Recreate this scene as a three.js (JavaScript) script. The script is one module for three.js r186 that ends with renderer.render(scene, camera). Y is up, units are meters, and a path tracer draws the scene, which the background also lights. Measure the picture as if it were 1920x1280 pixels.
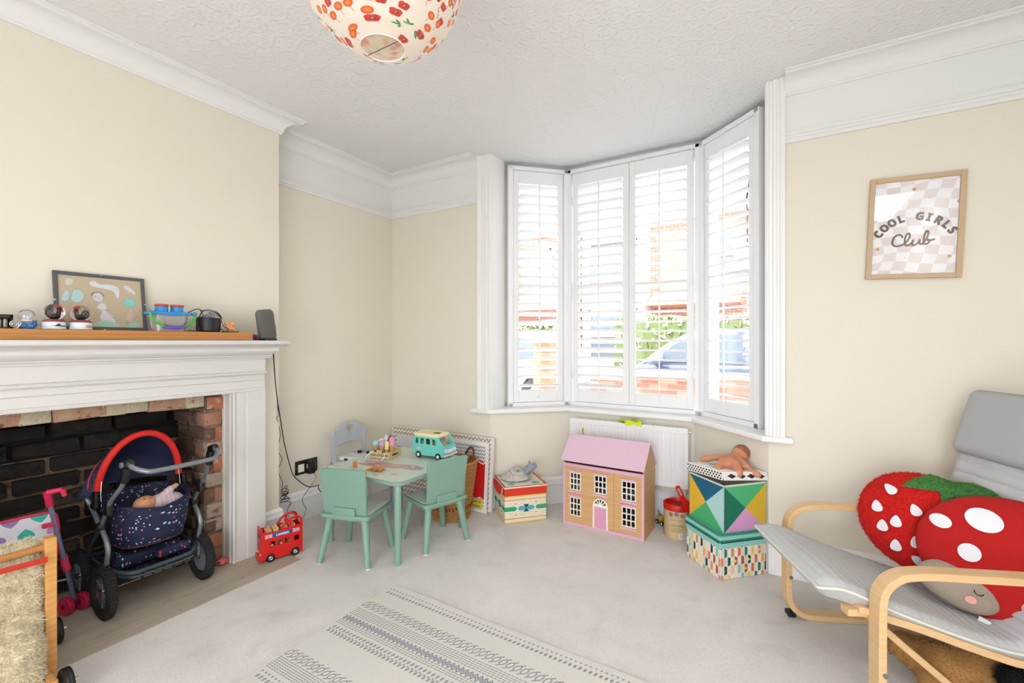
import * as THREE from 'three';
import { RoundedBoxGeometry } from 'three/addons/geometries/RoundedBoxGeometry.js';
import { mergeGeometries, mergeVertices, toCreasedNormals } from 'three/addons/utils/BufferGeometryUtils.js';
import { ImprovedNoise } from 'three/addons/math/ImprovedNoise.js';
import { MarchingCubes } from 'three/addons/objects/MarchingCubes.js';
import { RectAreaLightUniformsLib } from 'three/addons/lights/RectAreaLightUniformsLib.js';

// ---------------------------------------------------------------- camera, sky, sun, exposure
const scene = new THREE.Scene();
const camera = new THREE.PerspectiveCamera(74.21, 1.5, 0.05, 200);
camera.position.set(0, 1.35, 3.044);
camera.rotation.set(0, 0.5390, 0);
const renderer = new THREE.WebGLRenderer({ antialias: true });
renderer.toneMapping = THREE.LinearToneMapping;
renderer.toneMappingExposure = 1.25;
renderer.shadowMap.enabled = true;
scene.background = new THREE.Color(0.97, 1.0, 1.05);              // an even white overcast sky
scene.backgroundIntensity = 4.6;
const sun = new THREE.DirectionalLight(0xfff6ea, 6.5);           // hazy sun from behind the house, onto the street fronts
sun.position.set(-6, 14, 9); sun.target.position.set(0, 0, -6);
sun.castShadow = true; sun.shadow.radius = 4; sun.shadow.mapSize.set(2048, 2048);
Object.assign(sun.shadow.camera, { left: -18, right: 18, top: 14, bottom: -14, near: 1, far: 50 });
scene.add(sun, sun.target);
RectAreaLightUniformsLib.init();
// daylight through unseen garden doors, placed to light the window wall
const unseenDoorLight = new THREE.RectAreaLight(0xe6efff, 2.2, 2.6, 2.05);
unseenDoorLight.position.set(-0.15, 1.1, 4.93); unseenDoorLight.lookAt(-0.15, 1.1, 0);
scene.add(unseenDoorLight);
// unseen ceiling panel behind the camera, standing in for bounced flash light
const unseenPanelLight = new THREE.RectAreaLight(0xf0f5ff, 8.3, 0.68, 1.18);
unseenPanelLight.position.set(0.78, 2.863 - 0.04, 3.4); unseenPanelLight.lookAt(0.78, 0, 3.4);
scene.add(unseenPanelLight);

// ---------------------------------------------------------------- helpers
let seed = 7;
const rnd = () => { seed = (seed + 0x6d2b79f5) | 0; let t = Math.imul(seed ^ (seed >>> 15), 1 | seed); t = (t + Math.imul(t ^ (t >>> 7), 61 | t)) ^ t; return ((t ^ (t >>> 14)) >>> 0) / 4294967296; };
const rr = (a, b) => a + (b - a) * rnd();
const R = (d) => d * Math.PI / 180;
const noise = new ImprovedNoise();
const fbm = (x, y, z = 0, o = 4) => { let s = 0, a = 0.5; for (let i = 0; i < o; i++) { s += a * noise.noise(x, y, z + i * 7.3); x *= 2.03; y *= 2.03; z *= 2; a *= 0.5; } return s; };
const V3 = (x, y, z) => new THREE.Vector3(x, y, z);
const used = new Map();
const numbered = (n) => { const k = used.get(n) ?? 0; used.set(n, k + 1); return k ? n + '_' + String(k).padStart(3, '0') : n; };
function tag(o, label, category, group, kind) {
  if (label) o.userData.label = label; if (category) o.userData.category = category;
  if (group) o.userData.group = group; if (kind) o.userData.kind = kind; return o;
}
function thing(name, label, category, pos = [0, 0, 0], turn = 0, group) {
  const o = new THREE.Group(); o.name = numbered(name); o.position.set(...pos); o.rotation.y = turn;
  scene.add(o); return tag(o, label, category, group);
}
function part(name, geo, mat, parent, pos, rot) {
  const m = new THREE.Mesh(Array.isArray(geo) ? merge(geo) : geo, mat); m.name = name; m.castShadow = m.receiveShadow = true;
  if (pos) m.position.set(...pos); if (rot) m.rotation.set(...rot);
  parent.add(m); return m;
}
function single(name, label, category, geo, mat, pos, rot, group) { const m = part(numbered(name), geo, mat, scene, pos, rot); return tag(m, label, category, group); }
function struct(name, geo, mat) { const m = part(name, geo, mat, scene); m.userData.kind = 'structure'; return m; }
function copyOf(o, label, pos, turn, group) {
  const c = o.clone(); c.name = numbered(o.name.replace(/_\d{3}$/, '')); c.userData = { ...o.userData };
  if (pos) c.position.set(...pos); if (turn !== undefined) c.rotation.y = turn;
  if (label) c.userData.label = label; if (group) c.userData.group = group; scene.add(c); return c;
}
const T = (g, x = 0, y = 0, z = 0, rx = 0, ry = 0, rz = 0) => g.applyMatrix4(new THREE.Matrix4().compose(V3(x, y, z), new THREE.Quaternion().setFromEuler(new THREE.Euler(rx, ry, rz)), V3(1, 1, 1)));
const S = (g, x, y, z) => g.scale(x, y, z);
function clean(g) {                                              // position, normal, uv, no index
  g = g.index ? g.toNonIndexed() : g;
  for (const k of Object.keys(g.attributes)) if (!['position', 'normal', 'uv'].includes(k)) g.deleteAttribute(k);
  if (!g.attributes.normal) g.computeVertexNormals();
  if (!g.attributes.uv) g.setAttribute('uv', new THREE.BufferAttribute(new Float32Array(g.attributes.position.count * 2), 2));
  g.clearGroups(); g.morphAttributes = {}; return g;
}
const merge = (list) => mergeGeometries(list.map(clean));
function boxUV(g, s = 1, ox = 0, oy = 0) {                       // uv in metres, by the way each face points
  g = g.index ? g.toNonIndexed() : g;
  const p = g.attributes.position, uv = new Float32Array(p.count * 2), a = V3(), b = V3(), c = V3(), n = V3();
  for (let i = 0; i < p.count; i += 3) {
    a.fromBufferAttribute(p, i); b.fromBufferAttribute(p, i + 1); c.fromBufferAttribute(p, i + 2);
    n.copy(b).sub(a).cross(c.clone().sub(a)); const ax = Math.abs(n.x), ay = Math.abs(n.y), az = Math.abs(n.z);
    [a, b, c].forEach((q, k) => { const [u, v] = ax >= ay && ax >= az ? [q.z, q.y] : ay >= az ? [q.x, q.z] : [q.x, q.y]; uv[(i + k) * 2] = u * s + ox; uv[(i + k) * 2 + 1] = v * s + oy; });
  }
  g.setAttribute('uv', new THREE.BufferAttribute(uv, 2)); return g;
}
const bx = (w, h, d, x = 0, y = 0, z = 0) => boxUV(T(new THREE.BoxGeometry(w, h, d), x, y, z));
const box2 = (x0, x1, y0, y1, z0, z1) => bx(x1 - x0, y1 - y0, z1 - z0, (x0 + x1) / 2, (y0 + y1) / 2, (z0 + z1) / 2);
const rb = (w, h, d, r = 0.004, x = 0, y = 0, z = 0, seg = 2) => boxUV(T(new RoundedBoxGeometry(w, h, d, seg, Math.min(r, w / 2.01, h / 2.01, d / 2.01)), x, y, z));
const cyl = (r0, r1, h, x = 0, y = 0, z = 0, n = 20) => T(new THREE.CylinderGeometry(r0, r1, h, n), x, y, z);
const sph = (r, x = 0, y = 0, z = 0, n = 20) => T(new THREE.SphereGeometry(r, n, Math.ceil(n * 0.7)), x, y, z);
function rod(a, b, r0, r1 = r0, n = 14) {                        // a straight bar between two points
  const A = V3(...a), B = V3(...b), d = B.clone().sub(A), g = new THREE.CylinderGeometry(r1, r0, d.length(), n);
  g.applyQuaternion(new THREE.Quaternion().setFromUnitVectors(V3(0, 1, 0), d.normalize())); return g.translate((a[0] + b[0]) / 2, (a[1] + b[1]) / 2, (a[2] + b[2]) / 2);
}
const tube = (pts, r, n = 48, k = 8, closed = false, tension = 0.5) => new THREE.TubeGeometry(new THREE.CatmullRomCurve3(pts.map((p) => V3(...p)), closed, 'catmullrom', tension), n, r, k, closed);
const lathe = (pts, n = 28) => new THREE.LatheGeometry(pts.map(([x, y]) => new THREE.Vector2(x, y)), n);
const shape = (pts) => new THREE.Shape(pts.map(([x, y]) => new THREE.Vector2(x, y)));
const ext = (sh, d, bevel = 0, seg = 2, curve = 12) => new THREE.ExtrudeGeometry(sh, { depth: d - 2 * bevel, bevelEnabled: bevel > 0, bevelThickness: bevel, bevelSize: bevel, bevelOffset: -bevel, bevelSegments: seg, curveSegments: curve }).translate(0, 0, bevel);
function roundRect(w, h, r, x = 0, y = 0) {
  const s = new THREE.Shape(), a = x - w / 2, b = x + w / 2, c = y - h / 2, d = y + h / 2;
  s.moveTo(a + r, c).lineTo(b - r, c).absarc(b - r, c + r, r, -Math.PI / 2, 0).lineTo(b, d - r).absarc(b - r, d - r, r, 0, Math.PI / 2).lineTo(a + r, d).absarc(a + r, d - r, r, Math.PI / 2, Math.PI).lineTo(a, c + r).absarc(a + r, c + r, r, Math.PI, Math.PI * 1.5); return s;
}
const hole = (sh, pts) => { sh.holes.push(new THREE.Path(pts.map(([x, y]) => new THREE.Vector2(x, y)))); return sh; };
const rectPts = (x0, x1, y0, y1) => [[x0, y0], [x0, y1], [x1, y1], [x1, y0]];
// a moulding: PROFILE of (distance from the wall, height) along PATH of (x, z), mitred at the corners; the room is where (-tz, tx) points
function moulding(profile, path) {
  const P = path.map(([x, z]) => new THREE.Vector2(x, z)), off = P.map((p, i) => {
    const t0 = i ? p.clone().sub(P[i - 1]).normalize() : null, t1 = i < P.length - 1 ? P[i + 1].clone().sub(p).normalize() : null;
    const n0 = t0 && new THREE.Vector2(-t0.y, t0.x), n1 = t1 && new THREE.Vector2(-t1.y, t1.x);
    if (!n0) return n1; if (!n1) return n0; const m = n0.clone().add(n1).normalize(); return m.multiplyScalar(1 / Math.max(0.3, m.dot(n0)));
  });
  const pos = [], uv = []; let run = 0;
  const at = (i, [d, y]) => [P[i].x + off[i].x * d, y, P[i].y + off[i].y * d];
  for (let i = 0; i < P.length - 1; i++) {
    const len = P[i].distanceTo(P[i + 1]); let up = 0;
    for (let k = 0; k < profile.length - 1; k++) {
      const a = at(i, profile[k]), b = at(i + 1, profile[k]), c = at(i + 1, profile[k + 1]), d = at(i, profile[k + 1]), h = Math.hypot(profile[k + 1][0] - profile[k][0], profile[k + 1][1] - profile[k][1]);
      pos.push(...a, ...b, ...c, ...a, ...c, ...d); uv.push(run, up, run + len, up, run + len, up + h, run, up, run + len, up + h, run, up + h); up += h;
    }
    run += len;
  }
  for (const [i, flip] of [[0, 1], [P.length - 1, 0]]) {
    const tri = THREE.ShapeUtils.triangulateShape(profile.map(([d, y]) => new THREE.Vector2(d, y)), []);
    for (const t of tri) for (const k of flip ? [t[0], t[2], t[1]] : t) { pos.push(...at(i, profile[k])); uv.push(...profile[k]); }
  }
  const g = new THREE.BufferGeometry(); g.setAttribute('position', new THREE.Float32BufferAttribute(pos, 3)); g.setAttribute('uv', new THREE.Float32BufferAttribute(uv, 2));
  g.computeVertexNormals(); return g;
}
// a box that stands on the plan segment a -> b; u along it, w towards the room
function along(a, b) { const d = Math.hypot(b[0] - a[0], b[1] - a[1]); return { len: d, turn: -Math.atan2(b[1] - a[1], b[0] - a[0]) }; }

// ---------------------------------------------------------------- textures and materials
function canvas(w, h, draw, repeat) {
  const c = document.createElement('canvas'); c.width = w; c.height = h; draw(c.getContext('2d'), w, h);
  const t = new THREE.CanvasTexture(c); t.colorSpace = THREE.SRGBColorSpace; t.wrapS = t.wrapT = THREE.RepeatWrapping; if (repeat) t.repeat.set(...repeat); t.anisotropy = 8; return t;
}
function field(w, h, f, rep = [1, 1]) {                           // a height or colour field; f(u, v) gives 0..1 or [r, g, b]
  const d = new Uint8Array(w * h * 4); let color = false;
  for (let j = 0; j < h; j++) for (let i = 0; i < w; i++) { const v = f(i / w, j / h, i, j), k = (j * w + i) * 4; if (Array.isArray(v)) { color = true; for (let c = 0; c < 3; c++) d[k + c] = Math.max(0, Math.min(255, v[c] * 255)); } else d[k] = d[k + 1] = d[k + 2] = Math.max(0, Math.min(255, v * 255)); d[k + 3] = 255; }
  const t = new THREE.DataTexture(d, w, h); t.wrapS = t.wrapT = THREE.RepeatWrapping; t.magFilter = THREE.LinearFilter; t.minFilter = THREE.LinearMipmapLinearFilter; t.generateMipmaps = true; t.repeat.set(...rep);
  if (color) t.colorSpace = THREE.SRGBColorSpace; t.needsUpdate = true; return t;
}
const tilef = (u, v, n, z, o = 4) => { // tileable fbm
  const a = fbm(u * n, v * n, z, o), b = fbm((u - 1) * n, v * n, z, o), c = fbm(u * n, (v - 1) * n, z, o), d = fbm((u - 1) * n, (v - 1) * n, z, o);
  return a * (1 - u) * (1 - v) + b * u * (1 - v) + c * (1 - u) * v + d * u * v;
};
const M = (color, rough = 0.6, o = {}) => new THREE.MeshStandardMaterial({ color, roughness: rough, ...o });
const P = (o) => new THREE.MeshPhysicalMaterial(o);
const re = (t, x, y = x) => { const c = t.clone(); c.repeat.set(x, y); c.needsUpdate = true; return c; };
const grain = field(256, 256, (u, v) => 0.5 + 0.5 * tilef(u, v, 24, 1, 3));                      // fine paint and plastic unevenness
const speck = field(256, 256, () => rnd());
const weave = field(128, 128, (u, v) => 0.5 + 0.25 * Math.sin(u * Math.PI * 32) + 0.25 * Math.sin(v * Math.PI * 32));
const carpetMap = field(1024, 1024, (u, v) => { const a = tilef(u, v, 5, 3, 4), b = tilef(u, v, 11, 9, 3), n = rnd() - 0.5, w = Math.max(0, b - 0.05) * 0.16; const k = 0.95 + a * 0.10 + n * 0.10 - w; return [k * 1.0, k * 0.98, k * 0.955]; });
const carpetBump = field(512, 512, (u, v) => 0.35 * rnd() + 0.65 * (0.5 + 0.5 * tilef(u, v, 40, 5, 2)));
const anaglypta = field(1024, 1024, (u, v) => {                   // embossed ceiling paper: wreaths and scrolls
  const cx = u * 6, cy = v * 6; let h = 0;
  for (const [ox, oy] of [[0, 0], [0.5, 0.5]]) { const x = ((cx + ox) % 1) - 0.5, y = ((cy + oy) % 1) - 0.5, r = Math.hypot(x, y) + 0.02 * tilef(u, v, 18, 2, 2), a = Math.atan2(y, x); h += Math.exp(-(((r - 0.34) / 0.035) ** 2)) * (0.6 + 0.4 * Math.sin(a * 9)) + 0.7 * Math.exp(-(((r - 0.17) / 0.03) ** 2)) * (0.5 + 0.5 * Math.cos(a * 6)); }
  return 0.3 + 0.25 * h + 0.35 * tilef(u, v, 60, 4, 2);
});
const woodTex = (base, dark, rings = 9, z = 0) => field(512, 512, (u, v) => {      // grain runs along u
  const w = tilef(u * 0.25, v, 5, z, 3) * 0.9, g = 0.5 + 0.5 * Math.sin((v * rings + w * 2.2) * 6.283), f = 0.5 + tilef(u, v, 4, z + 4, 2) * 0.3 + (noise.noise(u * 6, v * 160, z) * 0.35), k = Math.max(0, Math.min(1, 0.42 * g + 0.5 * f));
  return base.map((c, i) => c + (dark[i] - c) * k);
});
const white = M(0xf4f3f1, 0.38, { bumpMap: re(grain, 3), bumpScale: 0.0004 });                    // satin painted woodwork
const shutterWhite = M(0xf3f4f4, 0.42);
const cream = M(new THREE.Color().setRGB(0.815, 0.762, 0.645), 0.85, { bumpMap: re(grain, 2.2), bumpScale: 0.0008 });
const ceilingWhite = M(new THREE.Color().setRGB(0.83, 0.825, 0.815), 0.9, { bumpMap: re(anaglypta, 1), bumpScale: 0.008 });
const friezeWhite = M(new THREE.Color().setRGB(0.84, 0.835, 0.815), 0.75);
const stonePaint = M(new THREE.Color().setRGB(0.70, 0.68, 0.65), 0.6, { bumpMap: re(grain, 5), bumpScale: 0.0006 });
const carpet = M(0xffffff, 1, { map: re(carpetMap, 0.55), bumpMap: re(carpetBump, 3.2), bumpScale: 0.006 });
const pine = M(0xffffff, 0.45, { map: re(woodTex([0.87, 0.66, 0.39], [0.8, 0.56, 0.3], 7, 1), 0.9, 5) });
const pineDark = M(0xffffff, 0.42, { map: re(woodTex([0.78, 0.55, 0.31], [0.66, 0.43, 0.21], 8, 11), 1, 6) });
const birch = M(0xffffff, 0.38, { map: re(woodTex([0.9, 0.76, 0.57], [0.85, 0.69, 0.49], 8, 2), 0.8, 5) });
const oak = M(0xffffff, 0.55, { map: re(woodTex([0.82, 0.71, 0.58], [0.73, 0.62, 0.49], 14, 3), 1, 9) });
const black = M(0x141415, 0.45), rubber = M(0x1b1b1c, 0.75, { bumpMap: re(grain, 8), bumpScale: 0.001 }), darkGrey = M(0x3b3d3e, 0.5);
const steel = P({ color: 0x9a9da0, roughness: 0.32, metalness: 0.9 }), chrome = P({ color: 0xd8d8d8, roughness: 0.15, metalness: 1 });
const clear = P({ color: 0xffffff, roughness: 0.03, transmission: 1, thickness: 0, ior: 1.45, side: THREE.DoubleSide });
const pane = P({ color: 0xffffff, roughness: 0.0, transmission: 1, thickness: 0, ior: 1.5, side: THREE.DoubleSide });
const redPlastic = M(0xd01510, 0.35), matteWhite = M(0xf2f0ec, 0.7);
const text = (c, s, x, y, font, color, align = 'center') => { c.font = font; c.fillStyle = color; c.textAlign = align; c.textBaseline = 'middle'; c.fillText(s, x, y); };

// ---------------------------------------------------------------- the room
const H = 2.863, XL = -3.127, XB = -2.934, ZB = 1.225, XR = 1.3, ZBACK = 5.0;
struct('floor', box2(XL - 0.25, XR + 0.25, -0.12, 0, -0.74, ZBACK + 0.25), carpet);
struct('ceiling', box2(XL - 0.25, XR + 0.25, H, H + 0.2, -0.95, ZBACK + 0.25), ceilingWhite);
struct('wall_left', [box2(XL - 0.25, XL, 0, H, -0.25, 1.5), box2(XL - 0.25, XL, 0, H, 3.05, ZBACK + 0.25)], cream);
struct('wall_chimney_breast', [box2(-3.43, XB, 1.13, H, ZB, 3.08), box2(-3.43, XB, 0, 1.13, ZB, 1.575), box2(-3.43, XB, 0, 1.13, 2.74, 3.08)], cream);
struct('wall_front_left', box2(XL - 0.25, -2.026, 0, H, -0.25, 0), cream);
struct('wall_front_right', box2(-0.067, XR + 0.25, 0, H, -0.25, 0), cream);
struct('wall_right', box2(XR, XR + 0.25, 0, H, 0, ZBACK + 0.25), cream);
struct('wall_back', [box2(XL, -1.5, 0, H, ZBACK, ZBACK + 0.25), box2(1.2, XR, 0, H, ZBACK, ZBACK + 0.25), box2(-1.5, 1.2, 2.2, H, ZBACK, ZBACK + 0.25)], cream);
const bayIn = [[-2.026, 0], [-1.547, -0.4725], [-0.551, -0.4725], [-0.067, 0]];
{ const o = (p, q) => { const sh = shape([p[0], p[1], q[1], q[0]].map(([x, z]) => [x, -z])); return boxUV(T(ext(sh, 0.78), 0, 0, 0, -Math.PI / 2)); };
  const out = [[-2.026, -0.25], [-1.66, -0.74], [-0.44, -0.74], [-0.067, -0.25]];
  for (let i = 0; i < 3; i++) struct('wall_bay_' + ['left', 'centre', 'right'][i], o([bayIn[i], bayIn[i + 1]], [out[i], out[i + 1]]), cream); }
// cornice, frieze, picture rail, skirting
const leftRun = [[XL, ZB], [XL, 0], [-2.1375, 0]], rightRun = [[0.016, 0], [XR, 0], [XR, ZBACK]];
const cove = [[0, 2.757], [0.012, 2.757], [0.014, 2.768], [0.02, 2.772]];
for (let i = 1; i <= 8; i++) { const a = i / 8 * Math.PI / 2; cove.push([0.02 + 0.085 * (1 - Math.cos(a)), 2.772 + 0.068 * Math.sin(a)]); }
cove.push([0.112, 2.842], [0.112, 2.85], [0.124, 2.852], [0.124, H], [0, H]);
struct('trim_1', moulding(cove, [[XB, 3.08], [XB, ZB], [XL, ZB], [XL, 0], [-2.1375, 0]]), friezeWhite);
struct('trim_2', moulding(cove, rightRun), friezeWhite);
const frieze = [[0, 2.5], [0.004, 2.5], [0.004, 2.765], [0, 2.765]];
struct('trim_3', moulding(frieze, leftRun), friezeWhite);
struct('trim_4', moulding(frieze, rightRun), friezeWhite);
const rail = [[0, 2.486], [0.013, 2.486], [0.016, 2.492], [0.016, 2.504], [0.024, 2.508], [0.026, 2.516], [0.024, 2.524], [0.014, 2.53], [0.014, 2.54], [0.02, 2.545], [0.02, 2.552], [0.008, 2.556], [0, 2.556]];
struct('trim_5', moulding(rail, leftRun), friezeWhite);
struct('trim_6', moulding(rail, rightRun), friezeWhite);
const skirt = [[0, 0], [0.022, 0], [0.022, 0.155], [0.03, 0.16], [0.03, 0.172], [0.02, 0.178], [0.017, 0.192], [0.02, 0.2], [0.016, 0.21], [0.006, 0.222], [0, 0.222]];
struct('baseboard_left', moulding(skirt, [[XB, 1.37], [XB, ZB], [XL, ZB], [XL, 0], [-2.026, 0]]), white);
struct('baseboard_bay', moulding(skirt, bayIn), white);
struct('baseboard_right', moulding(skirt, [[-0.067, 0], [XR, 0], [XR, ZBACK]]), white);
// bay architrave: a fluted board on the wall and a plain lining into the bay
const flute = (x0, w, s) => ext(shape([[0, 0], [w, 0], [w, 0.022], [w - 0.012, 0.024], [w - 0.016, 0.018], [w - 0.03, 0.018], [w - 0.036, 0.026], [w - 0.05, 0.026], [w - 0.056, 0.019], [0.03, 0.019], [0.024, 0.027], [0.012, 0.03], [0, 0.03]].map(([a, b]) => [x0 + s * a, -b])), H - 0.8);
const lay = (g) => boxUV(T(g, 0, 0.8, 0, -Math.PI / 2));
struct('trim_7', [lay(flute(-2.1375, 0.1235, 1)), box2(-2.026, -2.008, 0.8, H, -0.185, 0.0)], white);
struct('trim_8', [lay(flute(0.016, 0.094, -1)), box2(-0.086, -0.067, 0.8, H, -0.185, 0.0)], white);
{ const s = shape([[-2.188, 0], [-2.188, 0.045], [-2.022, 0.045], [-1.531, -0.428], [-0.565, -0.428], [-0.1, 0.045], [0.055, 0.045], [0.055, 0], [-0.06, 0], [-0.06, -0.28], [-0.43, -0.76], [-1.67, -0.76], [-2.034, -0.28], [-2.034, 0]].map(([x, z]) => [x, -z]));
  struct('trim_9', boxUV(T(ext(s, 0.036, 0.011, 3), 0, 0.765, 0, -Math.PI / 2)), white); }

// ---------------------------------------------------------------- bay windows and plantation shutters
const bay = [[-1.969, -0.186], [-1.592, -0.5625], [-0.525, -0.5625], [-0.117, -0.186]];      // inner face of the shutter frames
const bayOut = [[-2.034, -0.255], [-1.637, -0.672], [-0.48, -0.672], [-0.052, -0.255]];      // sash windows behind them
const FB = 0.801, FT = 2.826;
const louvreGeo = new Map();
function louvre(len) {
  const k = len.toFixed(3); if (!louvreGeo.has(k)) { const p = []; for (let i = 0; i < 14; i++) { const a = i / 14 * Math.PI * 2; p.push([Math.cos(a) * 0.0425, Math.sin(a) * 0.0052]); } louvreGeo.set(k, T(ext(shape(p), len), -len / 2, 0, 0, 0, Math.PI / 2)); } return louvreGeo.get(k);
}
function shutter(a, turn, x0, x1, tilt, label, hingeSide, rodDrop) {
  const w = x1 - x0, y0 = FB + 0.036, y1 = FT - 0.032, h = y1 - y0, t = 0.027, st = 0.05, top = 0.105, bot = 0.1;
  const g = thing('window_shutter', label, 'shutter', [a[0] + Math.cos(turn) * (x0 + w / 2), y0, a[1] - Math.sin(turn) * (x0 + w / 2)], turn, 'white plantation shutters in the bay window');
  const zc = -0.016;
  for (const s of [-1, 1]) part('stile', rb(st, h, t, 0.003), shutterWhite, g, [s * (w / 2 - st / 2), h / 2, zc]);
  part('rail', rb(w - 2 * st, top, t, 0.003), shutterWhite, g, [0, h - top / 2, zc]); part('rail', rb(w - 2 * st, bot, t, 0.003), shutterWhite, g, [0, bot / 2, zc]);
  const n = 23, open = h - top - bot, sp = open / n, lg = louvre(w - 2 * st - 0.004), a0 = R(tilt);
  for (let i = 0; i < n; i++) part('louvre', lg, shutterWhite, g, [0, bot + sp * (i + 0.5), zc], [-a0 + rr(-0.02, 0.02), 0, 0]);
  const rz = zc + Math.cos(a0) * 0.0425 + 0.007, ry = Math.sin(a0) * 0.0425;
  part('tilt_rod', rb(0.011, open + (rodDrop ?? 0), 0.011, 0.004), shutterWhite, g, [0, h / 2 - (top - bot) / 2 + ry - 0.02, rz]);
  for (const f of [0.12, 0.5, 0.88]) part('hinge', cyl(0.005, 0.005, 0.065, 0, 0, 0, 10), shutterWhite, g, [hingeSide * w / 2, h * f, 0.003]);
  part('knob', T(lathe([[0, 0.016], [0.006, 0.015], [0.008, 0.011], [0.005, 0.006], [0.004, 0], [0, 0]], 14), 0, 0, 0, Math.PI / 2), shutterWhite, g, [0, bot * 0.45, zc + t / 2]);
}
const panels = [[[22, 'narrow white louvred shutter on the left angled side of the bay', -1]], [[33, 'white louvred shutter left of centre, its slats tilted most closed', -1], [7, 'white louvred shutter right of centre, slats open to a brick house and parked car', 1]], [[5, 'white louvred shutter on the right angled side of the bay', 1]]];
for (let i = 0; i < 3; i++) {
  const { len, turn } = along(bay[i], bay[i + 1]), win = new THREE.Group(); win.name = 'window_' + (i + 1); scene.add(win); win.userData.kind = 'structure';
  win.position.set(bay[i][0], 0, bay[i][1]); win.rotation.y = turn;
  const fw = 0.042, fd = 0.07, e = i === 1 ? 0.012 : 0.006;
  part('shutter_frame', [rb(fw, FT - FB, fd, 0.004, fw / 2 - e + 0.004, (FT + FB) / 2, -0.02), rb(fw, FT - FB, fd, 0.004, len - fw / 2 + e - 0.004, (FT + FB) / 2, -0.02), rb(len, 0.03, fd, 0.004, len / 2, FT - 0.015, -0.02), rb(len, 0.034, fd, 0.004, len / 2, FB + 0.017, -0.02)], shutterWhite, win);
  const x0 = fw + 0.002, x1 = len - fw - 0.002, n = panels[i].length;
  panels[i].forEach(([tilt, label, hs], k) => shutter(bay[i], turn, x0 + (x1 - x0) * k / n + (k ? 0.0015 : 0), x0 + (x1 - x0) * (k + 1) / n - (k < n - 1 ? 0.0015 : 0), tilt, label, hs));
  // the sash window outside the shutter
  const o = along(bayOut[i], bayOut[i + 1]), sash = new THREE.Group(); sash.name = 'sash_frame'; win.attach(sash);
  sash.position.set(...win.worldToLocal(V3(bayOut[i][0], 0, bayOut[i][1])).toArray()); sash.rotation.y = o.turn - turn; win.add(sash);
  const L = o.len, fr = [box2(0, 0.055, 0.79, H, -0.05, 0.02), box2(L - 0.055, L, 0.79, H, -0.05, 0.02), box2(0, L, 0.79, 0.85, -0.05, 0.02), box2(0, L, 2.76, H, -0.05, 0.02), box2(0.05, L - 0.05, 1.79, 1.83, -0.04, 0.01)];
  part('frame', fr, white, sash); part('pane', box2(0.055, L - 0.055, 0.85, 1.79, -0.012, -0.008), pane, sash); part('pane', box2(0.055, L - 0.055, 1.83, 2.76, -0.022, -0.018), pane, sash);
}
{ // unseen garden doors behind the camera, placed to light the walls ahead
  const d = new THREE.Group(); d.name = 'door_1'; d.userData.kind = 'structure'; d.position.set(-0.15, 0, ZBACK); scene.add(d);
  for (let k = -1.5; k <= 1.5; k++) { const x = k * 0.675, w = 0.33; part('door_frame', [box2(x - w, x - w + 0.05, 0.0, 2.2, 0.02, 0.1), box2(x + w - 0.05, x + w, 0.0, 2.2, 0.02, 0.1), box2(x - w, x + w, 2.13, 2.2, 0.02, 0.1), box2(x - w, x + w, 0.0, 0.09, 0.02, 0.1)], white, d); part('pane', box2(x - w + 0.05, x + w - 0.05, 0.09, 2.13, 0.058, 0.062), pane, d); }
}

// ---------------------------------------------------------------- the street outside
const brickWall = (n, m, c0, c1, mortar) => field(512, 512, (u, v) => { const row = Math.floor(v * m), x = (u * n + (row % 2) * 0.5) % 1, y = (v * m) % 1, id = Math.floor(u * n + (row % 2) * 0.5) + row * 17; if (x < 0.06 || y < 0.14) return mortar; const k = (Math.sin(id * 12.9898) * 43758.5453 % 1 + 1) % 1, s = 0.9 + 0.2 * rnd(); return c0.map((c, i) => (c + (c1[i] - c) * k) * s); });
const overexposedBrick = M(0xffffff, 0.9, { map: re(brickWall(4, 12, [0.7, 0.46, 0.39], [0.78, 0.54, 0.46], [0.82, 0.79, 0.76]), 1.05, 1.05) });  // paler than real brick: washed-out overexposure put into the colour
const slate = M(0x6b7078, 0.7, { bumpMap: re(brickWall(4, 8, [0.7, 0.7, 0.7], [0.9, 0.9, 0.9], [0.1, 0.1, 0.1]), 1), bumpScale: 0.01 }), asphalt = M(0x8b8986, 0.95, { bumpMap: re(speck, 2), bumpScale: 0.003 }), terracotta = M(0xd79a78, 0.8), windowDark = P({ color: 0x5d6a75, roughness: 0.08 }), leaf = M(0xa6b28f, 0.8);  // terracotta and leaf also paled, imitating overexposure in the colour
struct('ground', [box2(-40, 40, -0.3, -0.1, -40, -0.76), box2(-40, 40, -0.3, -0.12, 5.26, 40)], asphalt);
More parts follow.
